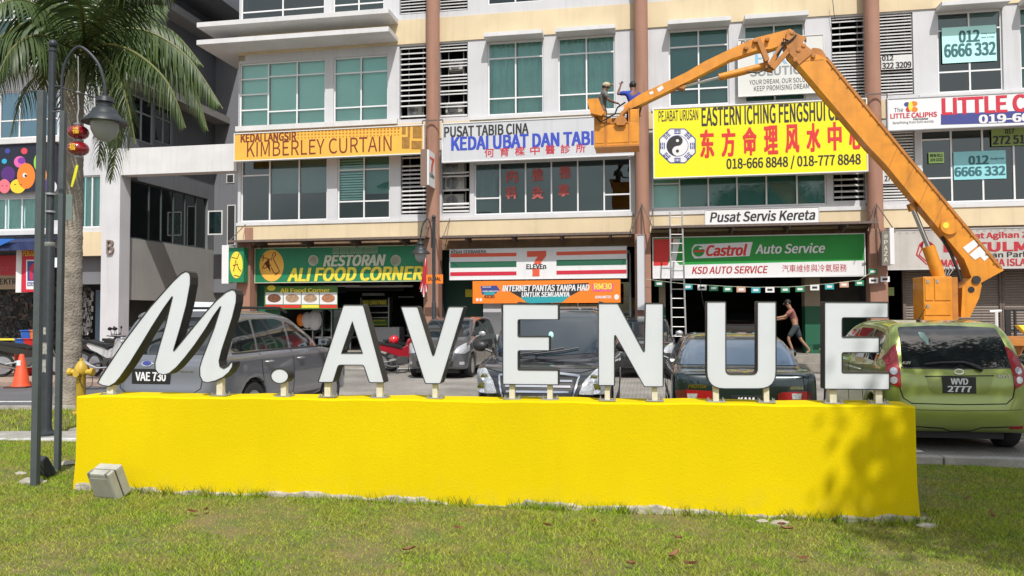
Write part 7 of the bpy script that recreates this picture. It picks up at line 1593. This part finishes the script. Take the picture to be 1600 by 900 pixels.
# street lamps -----------------------------------------------------------
def street_lamp(label, base, s, sx, head_drop, lantern=False, H=5.12):
    t = thing('street_lamp', label, 'street lamp', base, 0, 'curved arm street lamps'); m = m_dark
    q = MB(); q.lathe([(.13, 0), (.13, .04), (.075, .07), (.062, .12), (.062, 2.45 * s), (.055, 2.47 * s), (.047, 2.50 * s), (.045, H - .10)], 18); q.lathe([(.055, H - .14), (.055, H - .10), (.03, H - .09)], 14); q.sphere((0, 0, H - .04), .058, 14, 9); q.build('pole', m, t)
    ax = .13 * sx; z0 = H - .92; q = MB()
    arc = catmull([(ax, 0, z0), (ax, 0, H - .45), (ax + .08 * sx, 0, H - .20), (.36 * sx, 0, H - .08), (.58 * sx, 0, H - .28), (.68 * sx, 0, H - .56), (.69 * sx, 0, H - .76)], 7); q.tube(arc, .020, 10)
    for zc in (z0 + .03, z0 + .32): q.tube([(0, 0, zc), (ax, 0, zc)], .018, 8)
    q.tube([(ax, 0, z0 + .30), (.69 * sx, 0, H - .78)], .008, 5); q.build('curved_arm', m, t)
    hx = .69 * sx; zt = H - .75; q = MB(Matrix.Translation((hx, 0, 0))); q.lathe([(.03, zt + .03), (.10, zt), (.115, zt - .06), (.09, zt - .07), (.09, zt - .12), (.15, zt - .16), (.17, zt - .21), (.19, zt - .24), (.27, zt - .31), (.275, zt - .335), (.15, zt - .315)], 22)
    q.M = None; q2 = MB(); q2.lathe([(.03, zt + .03), (.10, zt), (.115, zt - .06), (.09, zt - .07), (.09, zt - .12), (.15, zt - .16), (.17, zt - .21), (.19, zt - .24), (.27, zt - .31), (.275, zt - .335), (.15, zt - .315)], 22, (hx, 0, 0)); q2.build('lamp_hood', m, t)
    q = MB(); q.lathe([(.175, zt - .32), (.165, zt - .42), (.12, zt - .52), (.05, zt - .57), (.0, zt - .575)], 20, (hx, 0, 0)); q.build('lamp_globe', mat('frosted_globe', (.42, .44, .44), .12, trans=.35, coat=.5), t); q = MB(); q.sphere((hx, 0, zt - .40), .06, 10, 7, (1, 1, 1.4)); q.build('bulb', mat('bulb_white', (.7, .7, .68), .4), t)
    return t
lb_ = at(72.5, 662, 9.9); lb_.z = .09
lamp1 = street_lamp('tall dark street lamp with a ball finial and bell shade at the left', lb_, 1.0, 1, .7)
q = MB(); q.lathe([(.060, 2.43), (.068, 2.44), (.068, 2.48), (.055, 2.49)], 18)
q.build('collar', m_galv, lamp1)
l2 = at(678, 560, 21.8); l2.z = 0
street_lamp('distant street lamp with curved arm in front of the first brown pillar', l2, .8, -.55, .7, H=4.45)
# green plate clamped to the pole
a = at(60, 304, 10.05); b = at(113, 344, 10.05); t = thing('traffic_sign', 'blank grey-green metal plate clamped behind the tall street lamp pole', 'sign', ((a.x + b.x) / 2, 10.05, b.z))
q = MB(Matrix.Identity(4)); q.box(a.x, b.x, 10.04, 10.055, b.z, a.z); q.build('plate', mat('plate_greygreen', (.16, .21, .19), .5, nz=(6, .15)), t, bevel=.002)
for zz_ in (a.z - .02, b.z + .09): q = MB(Matrix.Identity(4)); q.lathe([(.050, zz_ - .012), (.068, zz_ - .012), (.068, zz_ + .012), (.050, zz_ + .012)], 18, (lb_.x, lb_.y, 0)); q.build('clamp', m_galv, t)
# pasted papers on the pole
q = MB(Matrix.Translation(lb_)); 
for zz_, a0, a1, h_ in ((1.05, -2.3, -1.2, .14), (1.30, -2.0, -1.4, .09), (.82, -2.5, -1.3, .16)):
    n = 6; vs = []
    for k in range(n + 1): g_ = a0 + (a1 - a0) * k / n; vs += [(.0645 * math.cos(g_), .0645 * math.sin(g_), zz_ + .01 * math.sin(k * 2)), (.0645 * math.cos(g_), .0645 * math.sin(g_), zz_ + h_ + .012 * math.cos(k * 3))]
    q.add(vs, [(2 * k, 2 * k + 2, 2 * k + 3, 2 * k + 1) for k in range(n)])
q.build('torn_paper', mat('torn_paper', (.42, .41, .38), .9, nz=(30, .6)), lamp1, fix=False)
# lanterns
lw = at(122, 215, 9.9); t = thing('lantern', 'pair of glossy dark red paper lanterns with gold characters hanging from the lamp', 'lantern', (lw.x, 9.9, lw.z))
m_lan = mat('lantern_red', (.22, .005, .012), .18, coat=1.0); m_gold2 = mat('gold_leaf', (.80, .52, .02), .4)
for py in (207, 232.5):
    c_ = at(122, py, 9.9); q = MB(Matrix.Identity(4)); n = 10
    q.lathe([(.04, c_.z + .085), (.085, c_.z + .075), (.118, c_.z + .045), (.132, c_.z), (.118, c_.z - .045), (.085, c_.z - .075), (.04, c_.z - .085)], 24, (c_.x, c_.y, 0)); b_ = q.build('lantern_body', m_lan, t)
    q = MB(Matrix.Identity(4)); q.lathe([(.045, c_.z + .085), (.055, c_.z + .10), (.055, c_.z + .115), (.0, c_.z + .115)], 14, (c_.x, c_.y, 0)); q.lathe([(.045, c_.z - .085), (.055, c_.z - .10), (.055, c_.z - .11), (.0, c_.z - .11)], 14, (c_.x, c_.y, 0)); q.build('silver_collar', m_galv, t)
    ox = .04 if py < 220 else .0; T_ = Matrix.Translation((c_.x + ox, 9.9, 0)); text_fit('福', T_, -.04, .04, c_.z - .045, c_.z + .045, -.137 if ox == 0 else -.132, m_gold2, b_, bold=.006, font='cjk', name='character')
ct = at(122, 160, 9.9); cb = at(122, 196, 9.9); q = MB(Matrix.Identity(4)); q.tube([at(122, 88, 9.9), at(122.5, 130, 9.9), at(121.5, 150, 9.9)], .006, 5); q.tube([at(121.5, 146, 9.9), at(123, 170, 9.9), at(121, 182, 9.9), at(122, 196, 9.9)], .010, 5); q.lathe([(.025, 0), (.032, .01), (.025, .02)], 10, tuple(at(122.5, 146, 9.9))); q.build('hanging_cord', mat('cord_grey', (.3, .3, .3), .7), t)
q = MB(Matrix.Identity(4)); q.tube([at(121, 258, 9.9), at(117, 275, 9.9), at(112, 292, 9.9)], [.016, .020, .012], 5); q.build('yellow_tassel', mat('tassel_yellow', (.75, .72, .02), .8), t)

# two grey square posts
for px, Yp, ytop, wd, lb in ((53, 6.98, 143, .058, 'grey-green square steel post nearest the left edge of the wall'), (88.5, 7.62, 175, .050, 'second grey-green steel post just left of the yellow wall')):
    b = at(px + (2 if px < 60 else 1), 745, Yp); b.z = lawn_z(b.x, b.y) - .02; zt = at(px, ytop, Yp).z; t = thing('steel_post', lb, 'post', b, -.05)
    q = MB(); q.box(-wd / 2, wd / 2, -wd / 2, wd / 2, 0, zt - b.z); q.build('shaft', m_post, t, bevel=.004)
    q = MB(); q.box(-wd / 2 - .09, wd / 2 - .01, -.012, .012, zt - b.z + .001, zt - b.z + .012); q.build('top_strap', m_post, t)
# hydrant
hb = at(126, 625, 12.3); hb.z = .07
t = thing('fire_hydrant', 'yellow pillar fire hydrant standing behind the left end of the wall', 'fire hydrant', hb); m_hy = mat('hydrant_yellow', (.58, .38, .04), .5, nz=(9, .25), streak=.3)
q = MB(); q.lathe([(.12, 0), (.12, .03), (.075, .04), (.07, .60), (.085, .62), (.10, .66), (.10, .72), (.075, .78), (.05, .82), (.025, .84), (.022, .88), (0, .88)], 18); q.build('barrel', m_hy, t)
for sx in (-1, 1):
    q = MB(); q.tube([(sx * .05, 0, .66), (sx * .16, 0, .66)], .045, 12); q.tube([(sx * .15, 0, .66), (sx * .20, 0, .66)], .062, 12); q.build('outlet', m_hy, t)
q = MB(); q.tube([(0, -.05, .64), (0, -.15, .64)], .05, 12); q.build('outlet', m_hy, t)
q = MB(); q.tube(catmull([(.19, -.02, .64), (.2, -.05, .45), (.1, -.09, .42), (.02, -.09, .56)], 5), .006, 5); q.build('chain', m_dark, t)
# cone
cb_ = at(33, 603, 17.6); cb_.z = .004; t = thing('traffic_cone', 'orange traffic cone standing at the edge of the road', 'cone', cb_); m_cone = mat('cone_orange', (.72, .08, .02), .6, nz=(9, .15))
q = MB(); q.box(-.25, .25, -.25, .25, 0, .035); q.build('base', mat('cone_base', (.09, .03, .02), .8), t, bevel=.01); q = MB(); q.lathe([(.20, .035), (.17, .10), (.05, .74), (.03, .76), (0, .76)], 20); q.build('cone_body', m_cone, t); q = MB(); q.box(-.045, .045, -.105, -.095, .50, .62); q.build('sticker', P_white, t)
# floodlight leaning on the wall
u0, z0 = wp(168, 750, -.28); lw_ = WM @ Vector((u0, -.24, .11)); t = thing('floodlight', 'pale grey floodlight box tilted back against the yellow wall', 'floodlight', lw_, R(-16)); m_fl = mat('floodlight_grey', (.42, .42, .37), .55, nz=(8, .2), streak=.25)
Tm = Matrix.Rotation(R(24), 4, 'X')
q = MB(); 
def fbox(x0, x1, y0, y1, z0_, z1_, name, m, bv=.006, parent=None):
    q = MB(); vs = [Tm @ Vector(p) for p in ((x0, y0, z0_), (x1, y0, z0_), (x1, y1, z0_), (x0, y1, z0_), (x0, y0, z1_), (x1, y0, z1_), (x1, y1, z1_), (x0, y1, z1_))]
    q.add(vs, [(3, 2, 1, 0), (4, 5, 6, 7), (0, 1, 5, 4), (1, 2, 6, 5), (2, 3, 7, 6), (3, 0, 4, 7)]); return q.build(name, m, parent or t, bevel=bv)
fbox(-.115, .115, -.05, .02, -.03, .245, 'lid', m_fl, .012); fbox(-.115, .115, .032, .11, -.03, .24, 'housing', m_fl, .012); fbox(-.108, .108, .021, .031, -.02, .235, 'gasket', m_hose, 0); fbox(-.095, -.078, -.055, .0, .225, .255, 'clip', m_galv, .003); fbox(.078, .095, -.055, .0, .225, .255, 'clip', m_galv, .003); fbox(-.085, .085, -.053, -.0505, .02, .20, 'lens', mat('dusty_lens', (.36, .36, .32), .35, nz=(12, .15)), .0); fbox(-.02, .02, .111, .13, .05, .16, 'gland', m_hose, 0)
b = at(74, 742, 7.35); b.z = lawn_z(b.x, b.y) + .03; t = thing('floodlight', 'small dark ribbed floodlight lying on the grass beside the steel posts', 'floodlight', b, R(-35)); Tm = Matrix.Rotation(R(28), 4, 'X')
fbox(-.085, .085, -.04, .05, -.02, .17, 'housing', m_dark, .015)
for k in range(6): fbox(-.07 + k * .026, -.062 + k * .026, -.055, -.041, 0, .15, 'fin', m_dark, 0)
fbox(-.1, -.088, -.02, .02, -.03, .09, 'bracket', m_galv, 0)
# stones, dry leaves on the lawn
m_stone = mat('pale_stone', (.40, .37, .30), .9, nz=(9, .3), bump=(30, .5))
for i, (px, py, s_) in enumerate(((50, 763, .10), (33, 750, .045), (60, 748, .05), (108, 735, .08), (1218, 818, .06), (1190, 816, .04), (1447, 820, .06))):
    p = gp(px, py, .05); p.z = lawn_z(p.x, p.y) + .008; q = MB(Matrix.Translation(p)); rr = random.Random(i); q.sphere((0, 0, 0), s_, 9, 6, (1.3, .8, .35)); q.v = [v + Vector((rr.uniform(-.1, .1), rr.uniform(-.1, .1), rr.uniform(-.1, .1))) * s_ for v in q.v]
    tag(q.build('stone', m_stone), 'small pale stone lying in the lawn', 'stone', 'small stones in the lawn')
m_dry = mat('dry_leaf', (.26, .11, .05), .8, nz=(20, .4))
for i, (px, py) in enumerate(((855, 829), (929, 822), (1060, 845), (1053, 875), (986, 889), (1080, 889), (1230, 829), (1257, 872), (1512, 776), (1548, 803), (323, 806), (300, 810), (1222, 822), (715, 832), (640, 868))):
    p = gp(px, py, .07); p.z = lawn_z(p.x, p.y) + .034; rr = random.Random(i + 50); a = rr.uniform(0, 6.28); l_ = rr.uniform(.025, .055); M_ = Matrix.Translation(p) @ Matrix.Rotation(a, 4, 'Z') @ Matrix.Rotation(rr.uniform(-.8, .8), 4, 'X') @ Matrix.Rotation(rr.uniform(-.3, .3), 4, 'Y')
    q = MB(M_); vs = []
    for k in range(7):
        x = -l_ + 2 * l_ * k / 6; w_ = .42 * l_ * math.sin(math.pi * (k / 6 * .9 + .05)); cz = rr.uniform(.05, .3) * x * x / l_ + rr.uniform(0, .004); vs += [(x, -w_, cz + .012), (x, 0, cz), (x, w_, cz + .014)]
    q.add(vs, [(3 * k + j, 3 * k + 3 + j, 3 * k + 4 + j, 3 * k + 1 + j) for k in range(6) for j in (0, 1)], 0, True); tag(q.build('dry_leaf', m_dry, fix=False), 'curled brown dry leaf fallen on the lawn', 'leaf', 'dry leaves on the lawn')

# ------------------------------------------------------------------ goods in front of the left shop
for i, (px, Y, c_) in enumerate(((40, 20.0, P_red), (62, 20.4, P_red3))):
    p = pix(px, Y); p.z = .1; t = thing('drum', ('left', 'right')[i] + ' red plastic drum with white label outside the left shop', 'drum', p, 0, 'red drums'); q = MB(); q.lathe([(.20, 0), (.23, .03), (.23, .55), (.25, .58), (.25, .63), (.0, .63)], 18); q.build('shell', c_, t); q = MB(); q.box(-.09, .09, -.25, -.235, .2, .4); q.build('label', P_white, t)
for i, (dx, c_, z_) in enumerate(((38, mat('plastic_blue', (.03, .12, .45), .4), .73), (50, P_red, .73), (46, mat('plastic_blue'), .95), (60, P_orange, .95))):
    p = pix(dx, 20.1); p.z = .1 + z_; q = MB(Matrix.Translation(p)); q.lathe([(.17, 0), (.20, .20), (.22, .20), (.22, .22), (.18, .22), (.15, .03)], 16); tag(q.build('plastic_basin', c_), ('blue basin on the left red drum', 'red basin between the drums', 'blue basin at the top of the stack', 'orange basin on the right red drum')[i], 'basin')
p = pix(22, 20.3); p.z = .1; t = thing('wooden_stand', 'low yellow-painted wooden stand with green box outside the left shop', 'stand', p)
for x in (-.5, .45):
    q = MB(); q.box(x, x + .05, -.2, -.15, 0, .95); q.build('leg', P_gold, t)
q = MB(); q.box(-.6, .9, -.2, -.14, .9, .95); q.build('rail', P_gold, t); q = MB(); q.box(-.3, .9, -.2, .3, .18, .22); q.build('shelf', P_gold, t); q = MB(); q.box(.0, .3, -.15, .1, .222, .40); q.build('green_box', paint('lime'), t)
p = pix(1.5, 17.4); p.z = 0; q = MB(); q.lathe([(.05, 0), (.05, 1.25), (.0, 1.26)], 10); o = q.build('bollard', P_gold, base=p); tag(o, 'slim yellow bollard at the left edge of the road', 'bollard')
# hanging stock and blue door behind the palm
a = rw(128, 452, 158, 530, 2.2); rr = random.Random(9); q = MB(FM)
for i in range(170): x = rr.uniform(a[0], a[1] - .25); z = rr.uniform(.9, 2.5); q.box(x, x + rr.uniform(.02, .09), 2.0, 2.03, z, z + rr.uniform(.05, .22), rr.randint(0, 2))
tag(q.build('hanging_stock', [P_lgrey, m_blk, m_galv]), 'packets and chains hanging densely in the motorcycle shop', 'shop stock', kind='stuff')
q = MB(FM); a = rw(149, 452, 158, 530, 1.9); q.box(a[0], a[1], 1.9, 1.95, .1, 2.6); q.build('blue_door', paint('door_blue', (.10, .17, .24)), LB)
q = MB(FM); rr = random.Random(19)
for i in range(500): x = rr.uniform(-22, fp(30, 500, 3)[0] + 3); z = rr.uniform(.3, 3.0); q.box(x, x + rr.uniform(.05, .3), 3.0, 3.05, z, z + rr.uniform(.05, .2), rr.randint(0, 3))
tag(q.build('shelf_stock', [m_blk, m_rust, mat('stock_dim', (.10, .10, .10), .8), m_dark]), 'dim cluttered stock on the shelves of the left shop', 'shop stock', kind='stuff')

# fence and white stub at the right
p = fp(1570, 520, -2.2)[0]; t = fthing('metal_gate', 'dark metal gate frame in front of the roller shutters at the right edge', 'gate', p + 1, -2.2, 0)
for k, x_ in enumerate((1571, 1585, 1612, 1640)): x = fp(x_, 520, -2.2)[0]; q = MB(FM); q.box(x, x + (.13 if k == 0 else .05), -2.22, -2.16, 0, 1.72); q.build('post', m_hose, t)
for z in (.2, 1.15, 1.66): q = MB(FM); q.box(p + .02, fp(1640, 520, -2.2)[0] - .002, -2.20, -2.17, z, z + .06); q.build('rail', m_hose, t)
x, z = fp(1556, 486, -3); t = fthing('stub_pole', 'short white pole with a T-shaped top beside the boom lift', 'pole', x, -3, 0); q = MB(FM); q.tube([(x, -3, 0), (x, -3, z)], .045, 8); q.tube([(x - .14, -3, z - .02), (x + .12, -3, z + .0)], .035, 8); q.build('pipe', P_white, t)
# loose cables on the facade
def cable(pts, v, label, r=.010):
    q = MB(FM); P = catmull([(fp(a, b, v)[0], v, fp(a, b, v)[1]) for a, b in pts], 6); q.tube(P, r, 5, cap=False); tag(q.build('cable', m_hose), label, 'cable')
cable([(1094, 436), (1098, 470), (1108, 500), (1120, 530), (1128, 560)], -.6, 'loose cable hanging in front of the garage opening')
cable([(693, 382), (705, 388), (716, 396)], -.3, 'short cable sagging from the awning by the first pillar')
cable([(1301, 0), (1303, 20), (1305, 32)], .1, 'cable end dangling over the second floor louvre')
for i, (a, b, c_) in enumerate(((1003, 318, 362), (1370, 318, 362), (676, 335, 372))):
    u_ = fp(a, 340, -.3)[0]; t = fthing('cable_stay', ('steel stay bracket on the middle brown pillar', 'steel stay bracket on the third brown pillar', 'steel stay bracket on the first brown pillar')[i], 'bracket', u_, -.3, 4.5)
    zt, zb = fp(a, b, -.3)[1], fp(a, c_, -.5)[1]
    for sx in (-.35, .35): q = MB(FM); q.tube([(u_, -.26, zt), (u_ + sx, -.7, zb)], .016, 6); q.build('rod', m_rust, t)
    q = MB(FM); q.tube([(u_, -.28, zt), (u_, -.30, 3.0)], .014, 6); q.build('downrod', m_rust, t)
# top bracket frames near the pillars (second floor)
for i, (x0, x1, y0) in enumerate(((1352, 1386, 146), (660, 692, 187))):
    r_ = rw(x0, y0, x1, y0 + 2, -.3); t = fthing('bracket_frame', ('thin steel bracket frame round the third pillar beside the yellow sign', 'thin steel bracket frame round the first pillar above the signs')[i], 'bracket', (r_[0] + r_[1]) / 2, -.3, r_[2]); q = MB(FM); q.box(r_[0], r_[1], -.32, -.29, r_[2], r_[2] + .04); q.build('bar', m_rust, t)
    for k in (0, 1): x = r_[k]; q = MB(FM); q.box(x - .015, x + .015, -.32, -.29, r_[2] - .7, r_[2] - .002); q.build('upright', m_rust, t)

# ------------------------------------------------------------------ shade tree to the right of the camera
tb = Vector((9.6, 1.8, 0)); tree = thing('shade_tree', 'broad leafy tree right of the camera, casting dappled shade on the lawn', 'tree', tb)
q = MB(); q.tube(catmull([(0, 0, -.05), (.05, .05, 1.2), (-.1, 0, 2.4), (-.3, .1, 3.4)], 5), [.26 - .006 * i for i in range(16)], 14); q.build('trunk', mat('tree_bark', (.14, .11, .08), .95, nz=(4, .4), bump=(20, 1)), tree)
rr = random.Random(21); clumps = []
q = MB()
for i in range(11):
    a = i * .571 * 2 + .3; rad = rr.uniform(1.6, 4.2); e = Vector((rad * math.cos(a) - .9, rad * .8 * math.sin(a) + .9, rr.uniform(4.4, 6.2))); e2 = e + Vector((.43, -2.23, 3.0)); q.tube(catmull([(-.3, .1, 3.3), tuple(Vector((-.3, .1, 3.4)).lerp(e2, .45) + Vector((0, 0, .4))), tuple(e2)], 4), [.13 - .013 * k for k in range(9)], 7); clumps.append(e)
q.build('limbs', mat('tree_bark'), tree)
g = np.random.default_rng(4); pts = []
for e in clumps:
    for k in range(7): pts.append((max(-5.3, e.x + rr.gauss(0, .6)), e.y + rr.gauss(0, .7), e.z + rr.gauss(0, .35)))
# unseen clumps, placed for the shade they throw on the wall's right end
for (x, y) in ((-5.6, .35), (-5.45, .9), (-5.3, 1.4), (-5.0, .4), (-4.8, 1.0), (-4.9, 1.7), (-4.6, 2.3), (-4.2, .6), (-4.1, 2.9), (-3.4, 3.4), (-3.6, 1.8), (-2.4, 2.6), (-1.4, 3.4), (-3.9, -.3), (-5.2, -.4), (-4.4, -1.0), (-5.35, 2.1), (-5.1, 2.8), (-4.3, 1.6), (-3.2, .6), (-3.0, 2.6), (-2.2, 1.4), (-2.6, 3.8), (-1.2, 2.4), (-3.9, 4.2), (-4.9, 3.5), (-1.8, 4.6), (-.6, 1.2), (-4.0, 2.2), (-3.5, 3.0), (-4.7, 2.8), (-2.9, 1.6), (-2.0, 3.2)):
    for k in range(6): pts.append((x + rr.gauss(0, .22), y + rr.gauss(0, .25), rr.uniform(4.6, 5.5)))
pts += [(-5.95, .25, 5.0), (-5.9, .05, 4.95), (-5.8, .1, 5.1)]  # small clump set to throw a separate shade blob on the wall
pts = np.array(pts) + np.array([.43, -2.23, 3.0]); N_ = 105; C_ = np.repeat(pts, N_, 0) + g.normal(0, 1, (len(pts) * N_, 3)) * (.33, .33, .22)
n = len(C_); a = g.uniform(0, 2 * np.pi, n); tl = g.uniform(-.5, .5, n); l_ = g.uniform(.05, .09, n)
d = np.stack([np.cos(a), np.sin(a), tl], 1) * l_[:, None]; s_ = np.stack([-np.sin(a), np.cos(a), g.uniform(-.4, .4, n)], 1) * (l_ * .5)[:, None]
V = np.stack([C_ - d, C_ + s_, C_ + d, C_ - s_], 1).reshape(-1, 3)
me = bpy.data.meshes.new('foliage'); me.vertices.add(4 * n); me.vertices.foreach_set('co', V.ravel()); me.loops.add(4 * n); me.loops.foreach_set('vertex_index', np.arange(4 * n)); me.polygons.add(n); me.polygons.foreach_set('loop_start', np.arange(0, 4 * n, 4)); me.polygons.foreach_set('loop_total', np.full(n, 4)); me.update(calc_edges=True)
me.materials.append(mat('tree_leaf', (.06, .10, .03), .6, island=.4, trans=.25)); o = bpy.data.objects.new('foliage', me); col.objects.link(o); o.parent = tree; tag(o, kind='stuff')
